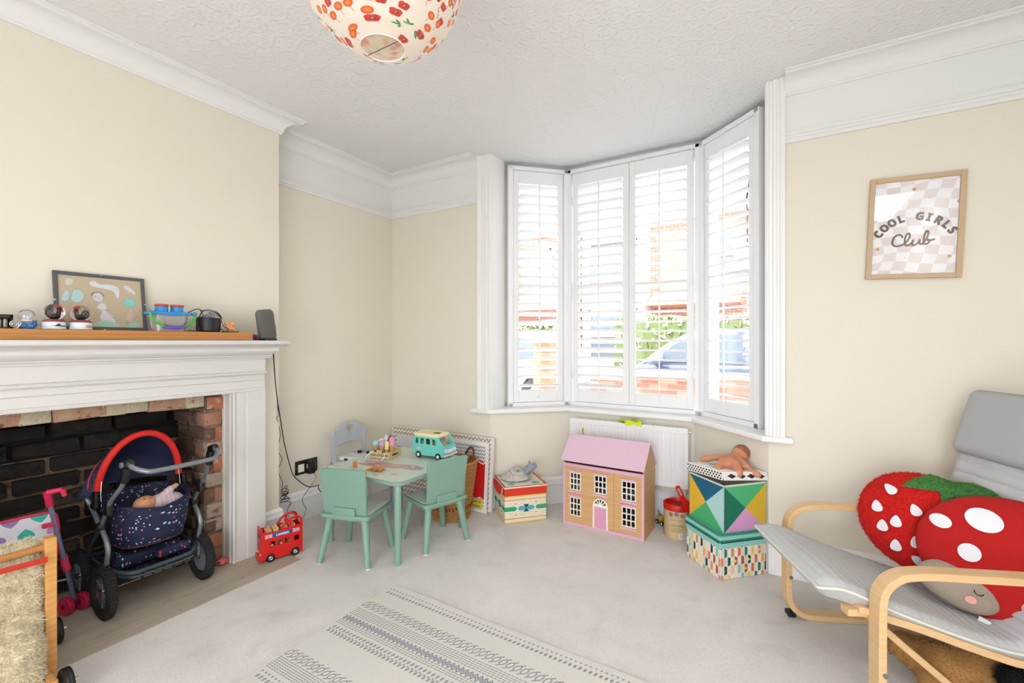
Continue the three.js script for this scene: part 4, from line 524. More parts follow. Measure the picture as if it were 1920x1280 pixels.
// ---------------------------------------------------------------- play table and chairs
const sage = M(0x84a694, 0.42), sageTop = M(0xe6ebe2, 0.35), greyPaint = M(0xb9bec4, 0.45);
{
  const top = canvas(1024, 1056, (c, W, Hh) => {
    c.fillStyle = '#cfdccd'; c.fillRect(0, 0, W, Hh); seed = 77;
    const ell = (x, y, a, b, r, f) => { c.fillStyle = f; c.beginPath(); c.ellipse(x, y, a, b, r, 0, 7); c.fill(); };
    // printed forest animals, worn and faded
    c.fillStyle = '#c79f9a'; c.beginPath(); c.moveTo(180, 660); c.quadraticCurveTo(430, 560, 520, 610); c.quadraticCurveTo(690, 520, 800, 540); c.quadraticCurveTo(930, 560, 900, 640); c.quadraticCurveTo(820, 700, 690, 680); c.quadraticCurveTo(560, 760, 430, 720); c.quadraticCurveTo(300, 720, 180, 660); c.fill();
    c.fillStyle = '#b58d87'; c.beginPath(); c.moveTo(160, 760); c.quadraticCurveTo(330, 690, 460, 750); c.quadraticCurveTo(330, 830, 160, 760); c.fill(); ell(780, 590, 90, 44, 0.1, '#a98f91'); ell(760, 590, 34, 22, 0.4, '#d9c6cf'); ell(560, 640, 70, 30, -0.2, '#d3b3a6'); ell(330, 760, 60, 22, 0, '#c58a4e');
    for (const [x, y, f] of [[120, 420, '#a8c3b8'], [250, 880, '#dcb9ac'], [350, 920, '#b9c6d6'], [600, 830, '#b2b8cf'], [780, 860, '#d9b897'], [430, 1000, '#9fc0b5'], [640, 960, '#9cc4b6'], [900, 740, '#c5d3c0'], [860, 180, '#a7c2ae'], [160, 560, '#b9c9cf'], [520, 330, '#b7ccba'], [90, 950, '#d7c2b4']]) ell(x, y, rr(34, 60), rr(18, 30), rr(-0.4, 0.4), f);
    for (let k = 0; k < 60; k++) ell(rr(0, W), rr(0, Hh), rr(3, 9), rr(3, 9), 0, ['#b7c9ba', '#dcc8bd', '#c3cddb'][k % 3]);
  });
  const g = thing('play_table', 'mint green children play table with a faded printed top', 'table', [-2.304, 0, 0.734]), w = 0.703, d = 0.726;
  part('table_top', T(ext(roundRect(w, d, 0.07), 0.022, 0.005, 3), 0, 0.482, 0, -Math.PI / 2), sage, g);
  const pr = new THREE.ShapeGeometry(roundRect(w - 0.02, d - 0.02, 0.062), 10), uv = pr.attributes.uv; for (let i = 0; i < uv.count; i++) uv.setXY(i, uv.getX(i) / w + 0.5, uv.getY(i) / d + 0.5);
  part('printed_top', T(pr, 0, 0.5046, 0, -Math.PI / 2), M(0xffffff, 0.4, { map: top }), g);
  for (const x of [-1, 1]) for (const z of [-1, 1]) part('leg', lathe([[0, 0], [0.017, 0], [0.019, 0.004], [0.0225, 0.4], [0.0225, 0.484], [0, 0.484]], 24), sage, g, [x * (w / 2 - 0.042), 0, z * (d / 2 - 0.042)]);
}
{
  const g = thing('childs_chair', 'mint green child chair with its back to the room, left of the table leg', 'chair', [-2.31, 0, 1.09], R(17.6), 'mint chairs at the play table'), Ys = 0.305;
  part('seat', T(ext(roundRect(0.335, 0.315, 0.03), 0.024, 0.006, 3), 0, Ys - 0.024, 0, -Math.PI / 2), sage, g); part('seat_panel', T(ext(roundRect(0.3, 0.265, 0.02), 0.004, 0.001), 0, Ys - 0.0005, -0.018, -Math.PI / 2), sageTop, g);
  part('seat_support', T(ext(roundRect(0.28, 0.26, 0.03), 0.02, 0.004), 0, Ys - 0.043, 0, -Math.PI / 2), sage, g);
  const bk = shape([[-0.142, 0], [0.142, 0], [0.155, 0.265], [0.153, 0.275], [0.142, 0.281], [-0.142, 0.281], [-0.153, 0.275], [-0.155, 0.265]]);
  part('backrest', T(ext(bk, 0.017, 0.004, 3), 0, Ys, 0.118, R(7)), sage, g); const bl = part('back_block', T(ext(roundRect(0.15, 0.045, 0.006, 0, 0.022), 0.018, 0.003), 0, Ys, 0.135, R(4)), sage, g); for (const x of [-0.05, 0.05]) part('screw', cyl(0.004, 0.004, 0.003, 0, 0, 0, 10).rotateX(Math.PI / 2).translate(x, Ys + 0.022, 0.153), darkGrey, bl);
  for (const x of [-1, 1]) for (const z of [-1, 1]) { const A = [x * 0.118, Ys - 0.03, z * 0.11], B = [x * 0.163, 0.004, z * 0.152]; const l = part('leg', rod(B, A, 0.0185, 0.023, 20), sage, g); part('leg_collar', rod([x * 0.121, Ys - 0.05, z * 0.113], [x * 0.118, Ys - 0.036, z * 0.11], 0.027, 0.027, 20), sage, l); part('foot_pad', cyl(0.016, 0.016, 0.006, x * 0.163, 0.003, z * 0.152), matteWhite, l); }
  copyOf(g, 'mint green child chair on the right of the table, facing left', [-2.035, 0, 0.668], R(72.6));
}
{ // grey chair with a heart
  const g = thing('heart_chair', 'pale grey wooden child chair with a heart cut in its back, by the alcove wall', 'chair', [-3.0, 0, 0.575], R(-90)), w = 0.32, Ys = 0.41;
  // local: x across, back at -z... the chair faces into the room (+x)
  const bk = new THREE.Shape(); bk.moveTo(-w / 2, 0.1); bk.lineTo(-w / 2, 0.215); bk.quadraticCurveTo(-0.145, 0.25, -0.105, 0.255); bk.quadraticCurveTo(-0.06, 0.302, 0, 0.302); bk.quadraticCurveTo(0.06, 0.302, 0.105, 0.255); bk.quadraticCurveTo(0.145, 0.25, w / 2, 0.215); bk.lineTo(w / 2, 0.1); bk.quadraticCurveTo(0, 0.175, -w / 2, 0.1);
  const ht = new THREE.Path(); ht.moveTo(0, 0.2); ht.bezierCurveTo(-0.062, 0.236, -0.05, 0.28, -0.018, 0.274); ht.quadraticCurveTo(-0.003, 0.271, 0, 0.258); ht.quadraticCurveTo(0.003, 0.271, 0.018, 0.274); ht.bezierCurveTo(0.05, 0.28, 0.062, 0.236, 0, 0.2); bk.holes.push(ht);
  part('backrest', T(ext(bk, 0.018, 0.003), 0, Ys - 0.005, 0.012, R(0)), greyPaint, g);
  for (const s of [-1, 1]) { part('back_post', rb(0.03, Ys + 0.2, 0.03, 0.004, s * (w / 2 - 0.01), (Ys + 0.2) / 2, 0.02), greyPaint, g); part('leg', rb(0.03, Ys - 0.02, 0.03, 0.004, s * (w / 2 - 0.01), (Ys - 0.02) / 2, -0.29), greyPaint, g); part('apron', rb(0.018, 0.07, 0.28, 0.003, s * (w / 2 - 0.01), Ys - 0.06, -0.135), greyPaint, g); }
  part('apron', rb(w - 0.05, 0.07, 0.018, 0.003, 0, Ys - 0.06, -0.29), greyPaint, g); part('apron', rb(w - 0.05, 0.07, 0.018, 0.003, 0, Ys - 0.06, 0.015), greyPaint, g); part('seat', rb(w + 0.01, 0.018, 0.34, 0.005, 0, Ys - 0.015, -0.14), M(0xd3d4d6, 0.5), g);
  const b = thing('toy_keyboard', 'long white toy board with black keys lying on the grey heart chair', 'toy', [-2.9, Ys - 0.006, 0.54], R(20)); part('board', rb(0.36, 0.03, 0.16, 0.008, 0.02, 0.016, 0), M(0xe4e4e6, 0.5), b);
  for (const [x, z] of [[-0.1, 0.079], [-0.03, 0.079], [0.04, 0.079], [0.11, 0.079]]) part('key', rb(0.03, 0.016, 0.012, 0.003, x, 0.012, z), black, b); for (const x of [-0.06, 0.02, 0.1]) part('block', rb(0.026, 0.022, 0.03, 0.004, x, 0.041, -0.06), black, b);
}
{ // camper van
  const g = thing('toy_camper_van', 'turquoise toy camper van with cream roof parked on the play table', 'toy van', [-2.185, 0.5066, 0.5], R(3)), L = 0.285, w = 0.15, tq = M(0x6fcfc4, 0.35), creamP = M(0xf2e3b2, 0.4);
  const side = new THREE.Shape(); side.moveTo(-L / 2, 0.03); side.lineTo(-L / 2 + 0.002, 0.1); side.lineTo(-L / 2 + 0.012, 0.158); side.lineTo(L / 2 - 0.06, 0.158); side.lineTo(L / 2 - 0.012, 0.092); side.lineTo(L / 2, 0.06); side.lineTo(L / 2, 0.024); side.lineTo(L / 2 - 0.028, 0.022); side.absarc(L / 2 - 0.055, 0.024, 0.027, 0, Math.PI, false); side.lineTo(-L / 2 + 0.083, 0.022); side.absarc(-L / 2 + 0.055, 0.024, 0.027, 0, Math.PI, false); side.lineTo(-L / 2 + 0.01, 0.024);
  for (const [x0, x1] of [[-0.118, -0.085], [-0.07, -0.035], [-0.02, 0.02], [0.036, 0.066]]) hole(side, [[x0, 0.103], [x0 + (x0 < -0.1 ? 0.008 : 0), 0.146], [x1, 0.146], [x1 + (x1 > 0.06 ? 0.008 : 0), 0.103]]);
  for (const s of [-1, 1]) part('side_panel', T(ext(side, 0.006, 0.0015), 0, 0, s > 0 ? w / 2 - 0.006 : -w / 2), tq, g);
  part('lower_body', [box2(-L / 2 + 0.002, L / 2 - 0.002, 0.028, 0.055, -w / 2 + 0.005, w / 2 - 0.005)], tq, g); part('rear_panel', T(rb(0.006, 0.13, w - 0.008, 0.002), -L / 2 + 0.005, 0.092, 0, 0, 0, R(-5)), tq, g);
  part('bonnet', T(rb(0.006, 0.052, w - 0.008, 0.002), L / 2 - 0.007, 0.076, 0, 0, 0, R(20)), tq, g);
  const ws = part('windscreen_frame', [rod([L / 2 - 0.014, 0.098, -w / 2 + 0.006], [L / 2 - 0.058, 0.16, -w / 2 + 0.006], 0.005), rod([L / 2 - 0.014, 0.098, w / 2 - 0.006], [L / 2 - 0.058, 0.16, w / 2 - 0.006], 0.005), rod([L / 2 - 0.014, 0.1, -w / 2 + 0.006], [L / 2 - 0.014, 0.1, w / 2 - 0.006], 0.005)], tq, g); part('windscreen', T(bx(0.002, 0.074, w - 0.016), L / 2 - 0.036, 0.129, 0, 0, 0, R(35)), pane, ws);
  part('roof', [T(ext(roundRect(L - 0.055, w + 0.006, 0.03), 0.026, 0.009, 3), -0.024, 0.154, 0, -Math.PI / 2)], creamP, g); part('roof_vent', rb(0.05, 0.006, 0.03, 0.002, 0.045, 0.181, 0.02), M(0x3f6d4e, 0.5), g);
  part('bumper', rb(0.014, 0.016, w + 0.004, 0.005, L / 2 + 0.002, 0.034, 0), M(0xdedede, 0.4), g); part('number_plate', T(rb(0.003, 0.022, 0.06, 0.001), L / 2 + 0.002, 0.062, 0, 0, 0, R(12)), matteWhite, g); for (const z of [-0.052, 0.052]) part('headlight', T(cyl(0.014, 0.014, 0.006, 0, 0, 0, 20), L / 2 + 0.001, 0.066, z, 0, 0, R(-78)), P({ color: 0xe9eef2, roughness: 0.1 }), g);
  part('seats', [rb(0.03, 0.05, w - 0.03, 0.006, 0.045, 0.1, 0), rb(0.03, 0.05, w - 0.03, 0.006, -0.06, 0.1, 0)], M(0x8a6a42, 0.7), g); part('dashboard', S(sph(0.04, 0.085, 0.1, 0, 18), 0.5, 0.7, 1.3).translate(0.045, 0.02, 0), M(0xa98b5e, 0.7), g); part('sticker', rb(0.03, 0.02, 0.001, 0.0004, -0.078, 0.07, w / 2 + 0.0006), M(0xe6b7ac, 0.5), g); for (const x of [-0.045, 0.012]) part('door_handle', rb(0.012, 0.004, 0.004, 0.001, x, 0.091, w / 2 + 0.001), chrome, g);
  for (const x of [-L / 2 + 0.055, L / 2 - 0.055]) for (const s of [-1, 1]) { const wl = part('wheel', T(lathe([[0.012, -0.009], [0.021, -0.009], [0.024, -0.006], [0.024, 0.006], [0.021, 0.009], [0.012, 0.009]], 24), x, 0.024, s * (w / 2 - 0.008), Math.PI / 2), black, g); part('hubcap', T(lathe([[0, 0.011], [0.008, 0.01], [0.015, 0.008], [0.0165, 0.004], [0.0165, -0.008], [0, -0.008]], 24), x, 0.024, s * (w / 2 - 0.008), s * Math.PI / 2), M(0xe9e6e2, 0.35), wl); }
}
{ // ice-cream crate
  const wd = M(0xffffff, 0.55, { map: re(woodTex([0.9, 0.8, 0.6], [0.84, 0.71, 0.5], 6, 21), 1, 3) }), front = canvas(512, 160, (c, W, Hh) => { c.fillStyle = '#e6cfa0'; c.fillRect(0, 0, W, Hh); for (let k = 0; k < 40; k++) { c.fillStyle = 'rgba(190,150,95,0.16)'; c.fillRect(0, (k * 37) % Hh, W, 2); } text(c, 'ice-cream', W / 2, 76, 'bold 100px sans-serif', '#3f3026'); });
  const g = thing('ice_cream_crate', 'small wooden toy crate lettered ice-cream on the play table', 'toy crate', [-2.5, 0.5066, 0.675], R(10.8)), w = 0.172, d = 0.15, h = 0.05;
  part('front', [box2(-w / 2, w / 2, 0, h, d / 2 - 0.006, d / 2 - 0.001)], wd, g); part('lettering', sheet(w - 0.006, h - 0.006).translate(0, h / 2, d / 2 - 0.0004), M(0xffffff, 0.55, { map: front }), g); part('back', box2(-w / 2, w / 2, 0, h, -d / 2, -d / 2 + 0.006), wd, g);
  for (const s of [-1, 1]) part('side', T(ext(hole(shape([[-d / 2 + 0.006, 0], [d / 2 - 0.006, 0], [d / 2 - 0.006, h], [-d / 2 + 0.006, h]]), rectPts(-0.04, 0.04, 0.018, 0.032)), 0.006), s > 0 ? w / 2 - 0.006 : -w / 2, 0, 0, 0, Math.PI / 2), wd, g);
  const tray = new THREE.Shape([[-w / 2 + 0.006, -d / 2 + 0.006], [w / 2 - 0.006, -d / 2 + 0.006], [w / 2 - 0.006, d / 2 - 0.006], [-w / 2 + 0.006, d / 2 - 0.006]].map(([a, b]) => new THREE.Vector2(a, b))); part('tray', T(ext(tray, 0.006), 0, 0.037, 0, -Math.PI / 2), wd, g); part('crate_floor', T(ext(tray, 0.004), 0, 0.0005, 0, -Math.PI / 2), wd, g);
  const cone = M(0xd9a860, 0.65), at = (x, z) => { const a = R(10.8); return [-2.5 + x * Math.cos(a) + z * Math.sin(a), 0.5066 + 0.0435, 0.675 - x * Math.sin(a) + z * Math.cos(a)]; };
  const ice = (label, x, z, col, kind) => { const t = thing('toy_ice_cream', label, 'toy ice cream', at(x, z), 0, 'toy ice creams in the crate');
    if (kind === 'bar') { part('bar', rb(0.03, 0.06, 0.014, 0.007, 0, 0.05, 0), M(col, 0.5), t); part('stick', rb(0.008, 0.03, 0.004, 0.002, 0, 0.013, 0), M(0xd8b98a, 0.7), t); t.rotation.set(0, 0.5, -0.06); return; }
    part('cone', lathe([[0, 0], [0.011, 0], [0.017, 0.034], [0.019, 0.036], [0.019, 0.042], [0, 0.042]], 20), cone, t);
    if (kind === 'swirl') part('swirl', [sph(0.025, 0, 0.056, 0, 18), sph(0.021, 0, 0.078, 0, 16), sph(0.012, 0, 0.096, 0, 14)], M(col, 0.5), t); else part('scoop', S(sph(0.0245, 0, 0, 0, 20), 1, 0.92, 1).translate(0, 0.056, 0), M(col, 0.5), t); };
  ice('toy ice cream with one pale blue scoop, front left in the crate', -0.052, 0.04, 0x9fd6dc); ice('toy ice cream with one lilac scoop, front middle in the crate', 0.0, 0.042, 0xcda0d8); ice('toy ice cream with a cream scoop behind the pale blue one', -0.058, -0.03, 0xf0e3cc); ice('toy ice cream with a pale grey swirl, middle of the crate back row', -0.012, -0.03, 0xd9dcdc, 'swirl'); ice('toy ice cream with a dark chocolate and strawberry swirl in the crate', 0.03, -0.02, 0x8a4436, 'swirl'); ice('toy ice cream with a tall bright pink swirl, right end of the crate', 0.062, 0.012, 0xe7a0bc, 'swirl'); ice('yellow toy ice lolly bar standing at the front right of the crate', 0.045, 0.052, 0xf0d68a, 'bar');
  const hb = thing('hair_hoop', 'white and pink plastic hoop leaning against the ice-cream crate', 'hoop', [-2.455, 0.5066, 0.815], R(22)), arc = (a0, a1) => { const q = []; for (let i = 0; i <= 24; i++) { const a = a0 + (a1 - a0) * i / 24; q.push([0.066 * Math.cos(a), 0.032 + 0.03 * Math.sin(a), -0.052 * Math.sin(a)]); } return q; };
  part('white_half', tube(arc(-0.6, 3.7), 0.0035, 60, 8), M(0xeef0ef, 0.3), hb); part('pink_half', tube(arc(3.7, 5.69), 0.0038, 40, 8), M(0xd58fb4, 0.3), hb); for (const a of [0.9, 1.9]) part('connector', rb(0.016, 0.011, 0.011, 0.003, 0.066 * Math.cos(a), 0.032 + 0.03 * Math.sin(a), -0.052 * Math.sin(a)), black, hb);
  const oc = thing('toy_octopus', 'tiny orange toy figure near the left edge of the play table', 'toy', [-2.46, 0.5066, 0.985]); part('body', soft([[[0, 0.028, 0], [0, 0.03, 0], 0.013, 0.013], ...[0, 1, 2, 3].map((k) => [[Math.cos(k * 1.57 + 0.7) * 0.006, 0.02, Math.sin(k * 1.57 + 0.7) * 0.006], [Math.cos(k * 1.57 + 0.7) * 0.011, 0.003, Math.sin(k * 1.57 + 0.7) * 0.011], 0.005, 0.003])], 0.0018, 0.003), M(0xe8801f, 0.45), oc);
  const dn = thing('toy_lizard', 'orange brown toy lizard lying on the table in front of the hoop', 'toy', [-2.262, 0.5066, 0.968], R(25)); part('body', soft([[[-0.03, 0.012, 0], [0.02, 0.014, 0], 0.012, 0.013], [[0.02, 0.014, 0], [0.042, 0.02, 0.006], 0.011, 0.009], [[-0.03, 0.012, 0], [-0.075, 0.006, 0.012], 0.009, 0.003], ...[[-0.02, 1], [-0.02, -1], [0.018, 1], [0.018, -1]].map(([x, s]) => [[x, 0.012, s * 0.01], [x + 0.008, 0.003, s * 0.026], 0.006, 0.004])], 0.0028, 0.005, (x, y, z) => 0.0012 * noise.noise(x * 260, y * 260, z * 260)), M(0xc47a34, 0.5), dn);
}
{ // boards against the wall and a wicker basket
  const zig = (W, Hh, bg, col, s, lw) => (c) => { c.fillStyle = bg; c.fillRect(0, 0, W, Hh); c.strokeStyle = col; c.lineWidth = lw; for (let y = -s; y < Hh + s; y += s) { c.beginPath(); for (let x = 0; x <= W; x += s / 2) c.lineTo(x, y + ((x / (s / 2)) % 2 ? s * 0.6 : 0)); c.stroke(); } };
  const big = canvas(1536, 800, (c, W, Hh) => { zig(W, Hh, '#efe6dc', '#a88f78', 54, 12)(c); c.fillStyle = '#e3e2e2'; c.fillRect(70, 90, 420, 170); c.fillStyle = '#48484a'; c.fillRect(82, 244, 400, 7); });
  const small = canvas(640, 800, (c, W, Hh) => { c.fillStyle = '#f4f2f2'; c.fillRect(0, 0, W, Hh); c.save(); c.beginPath(); c.roundRect(40, 30, W - 70, Hh - 60, 40); c.clip(); zig(W, Hh, '#f1eff0', '#5d5a5c', 40, 8)(c); c.fillStyle = '#d8160f'; c.beginPath(); c.moveTo(40, 215); [260, 205, 300, 225, 190, 245, 205, 270].forEach((y, i) => c.lineTo(40 + (i + 1) * 68, 200 + (i % 3) * 22)); c.lineTo(W, 235); c.lineTo(W, 640); [0, 1, 2, 3, 4, 5, 6, 7, 8].forEach((i) => c.lineTo(W - 30 - i * 70, 650 - (i % 2) * 24)); c.fill(); c.strokeStyle = '#f1eff0'; c.lineWidth = 16; c.beginPath(); for (let i = 0; i <= 9; i++) c.lineTo(30 + i * 68, 205 + (i % 3) * 20); c.stroke(); c.restore(); c.fillStyle = '#e6d234'; c.fillRect(380, 660, 215, 52); c.fillRect(330, 712, 265, 46); text(c, 'made for', 487, 687, 'bold 36px sans-serif', '#574a20'); text(c, 'the kitchen', 462, 736, 'bold 34px sans-serif', '#574a20'); });
  const lean = R(-4), mk = (name, label, x0, x1, h, t, z, map) => { const g = thing(name, label, 'board', [(x0 + x1) / 2, 0.001, z]), w = x1 - x0, M4 = new THREE.Matrix4().makeRotationX(lean), L = (q) => q.translate(0, h / 2, 0).applyMatrix4(M4); part('board', L(rb(w, h, t, 0.006)), M(0xe8e2dc, 0.8), g); part('print', L(sheet(w - 0.012, h - 0.012).translate(0, 0, t / 2 + 0.0006)), M(0xffffff, 0.7, { map }), g); return g; };
  mk('pattern_board', 'wide flat board with brown zigzag border leaning in the corner behind the table', -3.07, -1.965, 0.578, 0.026, 0.072, big);
  mk('boxed_board', 'upright white zigzag pack with torn red print leaning beside the storage box', -2.36, -1.985, 0.55, 0.02, 0.115, small);
  const g = thing('wicker_basket', 'round brown wicker basket on the floor behind the right mint chair', 'basket', [-2.2, 0, 0.285]), wk = M(0xffffff, 0.75, { map: re(field(256, 256, (u, v) => { const a = Math.sin(u * 6.283 * 16) * Math.sin(v * 6.283 * 12), k = 0.68 + 0.2 * a + (rnd() - 0.5) * 0.08; return [0.88 * k + 0.12, 0.6 * k + 0.1, 0.34 * k + 0.05]; }), 5, 2) });
  const rows = []; for (let i = 0; i < 26; i++) { const t = i / 25, r = 0.14 + 0.058 * t, n = 72, pts = []; for (let k = 0; k < n; k++) { const a = k / n * 6.283; pts.push([Math.cos(a) * (r + 0.003 * Math.sin(k * Math.PI * 0.5 + i * Math.PI)), 0.012 + t * 0.41, Math.sin(a) * (r + 0.003 * Math.sin(k * Math.PI * 0.5 + i * Math.PI))]); } rows.push(new THREE.TubeGeometry(new THREE.CatmullRomCurve3(pts.map((p) => V3(...p)), true), 110, 0.0092, 5, true)); }
  part('weave', rows, wk, g).userData.kind = 'stuff'; part('base', cyl(0.145, 0.14, 0.012, 0, 0.007, 0, 40), wk, g); part('rim', T(new THREE.TorusGeometry(0.2, 0.012, 10, 60), 0, 0.43, 0, Math.PI / 2), wk, g); const dark = []; for (let k = 0; k < 40; k++) { const a = k / 40 * 6.283; dark.push(rod([Math.cos(a) * 0.157, 0.09, Math.sin(a) * 0.157], [Math.cos(a + 0.05) * 0.163, 0.115, Math.sin(a + 0.05) * 0.163], 0.004, 0.004, 6)); } part('dark_stitches', dark, M(0x4a3320, 0.8), g).userData.kind = 'stuff';
  part('strap', tube([[0.19, 0.43, 0.02], [0.17, 0.475, -0.06], [0.12, 0.515, -0.12], [0.06, 0.5, -0.15], [0.0, 0.44, -0.185]], 0.008, 40, 8), M(0x7c3a22, 0.6), g);
}
{ // storage box with woven pattern
  const body = canvas(1024, 640, (c, W, Hh) => {
    c.fillStyle = '#e9ddcb'; c.fillRect(0, 0, W, Hh); const grid = (y0, y1, f) => { for (let x = 0; x < W; x += 10) { c.fillStyle = x % 20 ? f : '#efe3bf'; c.fillRect(x, y0, 8, y1 - y0); } };
    c.fillStyle = '#dcc978'; c.fillRect(0, 0, W, 40); grid(30, 90, '#e0cf8f'); c.fillStyle = '#d2372f'; c.fillRect(0, 92, W, 12); for (const x of [170, 430, 640, 900]) { grid.call; for (let k = 0; k < 6; k++) { c.fillStyle = k % 2 ? '#e3d79b' : '#e8dfbd'; c.fillRect(x - 60 + k * 20, 120, 18, 380); } }
    const hexa = (x0, x1, f) => { c.fillStyle = f; c.beginPath(); c.moveTo(x0, 300); c.lineTo(x0 + 50, 250); c.lineTo(x1 - 50, 250); c.lineTo(x1, 300); c.lineTo(x1 - 50, 350); c.lineTo(x0 + 50, 350); c.fill(); };
    hexa(-50, 300, '#2fa06f'); hexa(310, 730, '#4ba9c4'); hexa(742, 1080, '#2fa06f'); c.fillStyle = '#24424a'; c.beginPath(); c.moveTo(455, 215); c.lineTo(590, 215); c.lineTo(522, 300); c.lineTo(590, 388); c.lineTo(455, 388); c.lineTo(522, 300); c.fill(); c.fillStyle = '#7b4a3c'; for (const [x, y] of [[270, 190], [760, 180], [760, 420], [270, 440]]) c.fillRect(x - 22, y - 8, 44, 16);
    c.fillStyle = '#d2372f'; c.fillRect(0, 520, W, 14); grid(545, 640, '#dccb86'); c.fillStyle = '#d9c56c'; c.fillRect(0, 600, W, 40);
  });
  const lidMap = canvas(512, 512, (c, W, Hh) => { c.fillStyle = '#e9e4d2'; c.fillRect(0, 0, W, Hh); c.fillStyle = '#3aa878'; for (const [x, y] of [[110, 400], [400, 410], [120, 90]]) { c.beginPath(); c.arc(x, y, 46, 0, 7); c.fill(); } c.strokeStyle = '#cdd6c8'; c.lineWidth = 8; for (let k = 0; k < 8; k++) c.strokeRect(30 + k * 28, 30 + k * 28, W - 60 - k * 56, Hh - 60 - k * 56); c.strokeStyle = '#dd3f2d'; c.lineWidth = 26; c.strokeRect(8, 8, W - 16, Hh - 16); });
  const g = thing('storage_box', 'square red lidded fabric storage box with green and blue woven bands', 'storage box', [-1.752, 0, -0.005], R(47.3)), w = 0.328, d = 0.302, h = 0.205, cloth = M(0xffffff, 0.85, { map: body }), red = M(0xe0371f, 0.8, { bumpMap: re(weave, 20), bumpScale: 0.0006 });
  const bd = clean(new RoundedBoxGeometry(w, h, d, 2, 0.006).translate(0, h / 2, 0)), p = bd.attributes.position, nn = bd.attributes.normal, uv = bd.attributes.uv; for (let i = 0; i < p.count; i++) uv.setXY(i, Math.abs(nn.getX(i)) > 0.7 ? p.getZ(i) * Math.sign(nn.getX(i)) * -1 / d + 0.5 : p.getX(i) / w + 0.5, p.getY(i) / h); part('body', bd, cloth, g);
  part('collar', rb(w + 0.004, 0.056, d + 0.004, 0.006, 0, 0.232, 0), red, g); const lid = part('lid', rb(w + 0.014, 0.012, d + 0.014, 0.005, 0, 0.267, 0), M(0xe8dfc8, 0.8), g); part('lid_top', T(sheet(w + 0.008, d + 0.008), 0, 0.2738, 0, -Math.PI / 2), M(0xffffff, 0.85, { map: lidMap }), lid);
  const flap = new THREE.Shape(); flap.moveTo(-0.13, 0); flap.lineTo(0.13, 0); flap.bezierCurveTo(0.12, -0.06, 0.06, -0.075, 0, -0.075); flap.bezierCurveTo(-0.06, -0.075, -0.12, -0.06, -0.13, 0); part('flap', T(ext(flap, 0.006, 0.002), -w / 2 - 0.012, 0.266, 0, R(0), R(-90), R(0)), red, g); part('flap_piping', T(tube([[-0.13, 0, 0], [-0.105, -0.052, 0], [0, -0.076, 0], [0.105, -0.052, 0], [0.13, 0, 0]], 0.0028, 40, 8), -w / 2 - 0.012, 0.266, 0, 0, R(-90)), M(0xeee4cf, 0.8), g);
  const knit = M(0xf2f0ec, 0.95, { map: re(field(256, 256, (u, v) => { const a = Math.sin(u * 6.283 * 22) * 0.5 + Math.sin((v + 0.02 * Math.sin(u * 138)) * 6.283 * 16) * 0.5; const k = 0.93 + 0.07 * a; return Math.sin(v * 6.283 * 5) > 0.6 ? [k * 0.8, k * 0.81, k * 0.82] : [k, k * 0.98, k * 0.95]; }), 4, 4), bumpMap: re(weave, 14), bumpScale: 0.0006 });
  const bl = thing('knitted_blanket', 'crumpled grey and white knitted blanket heaped on the red storage box lid', 'blanket', [-1.79, 0.274, 0.0], R(30)), folds = [[0.0, 0.016, 0.0, 0.105], [0.015, 0.038, -0.01, 0.085], [0.02, 0.058, -0.015, 0.062]]; folds.forEach(([x, y, z, r], k) => { const gg = new THREE.TorusGeometry(r * 0.62, r * 0.36, 14, 70), q = gg.attributes.position; gg.rotateX(Math.PI / 2); for (let i = 0; i < q.count; i++) { const X = q.getX(i), Yq = q.getY(i), Z = q.getZ(i), n1 = noise.noise(X * 30 + k * 4, Yq * 30, Z * 30); q.setXYZ(i, X * (1.15 + 0.25 * n1), Math.max(-y + 0.002, Yq * 0.45 * (1 + 0.5 * n1) + 0.008 * noise.noise(X * 60, Z * 60, k)), Z * (0.95 + 0.2 * n1)); } gg.computeVertexNormals(); part('fold', gg, knit, bl, [x, y, z], [0.06 * k, k, 0.05]); });
  const el = thing('plush_elephant', 'small grey plush elephant resting on the knitted blanket', 'soft toy', [-1.70, 0.325, -0.06], R(-20)); part('body', soft([[[0, 0.03, 0], [0.02, 0.035, 0], 0.03, 0.027], [[0.035, 0.055, 0.012], [0.038, 0.057, 0.014], 0.026, 0.025], [[0.04, 0.045, 0.03], [0.03, 0.012, 0.05], 0.01, 0.007], [[-0.02, 0.025, 0.02], [-0.045, 0.008, 0.035], 0.013, 0.011], [[0.02, 0.02, 0.02], [0.0, 0.004, 0.05], 0.012, 0.011]], 0.004, 0.008), M(0x989ca8, 0.95), el); for (const s of [-1, 1]) part('ear', S(sph(0.024, 0, 0, 0, 18), 0.9, 1.1, 0.3), M(0x858997, 0.95), el, [0.036 + s * 0.028, 0.066, 0.004], [0, s * 0.7, 0]); part('eye', [sph(0.003, 0.028, 0.063, 0.036, 8), sph(0.003, 0.048, 0.063, 0.034, 8)], black, el);
}

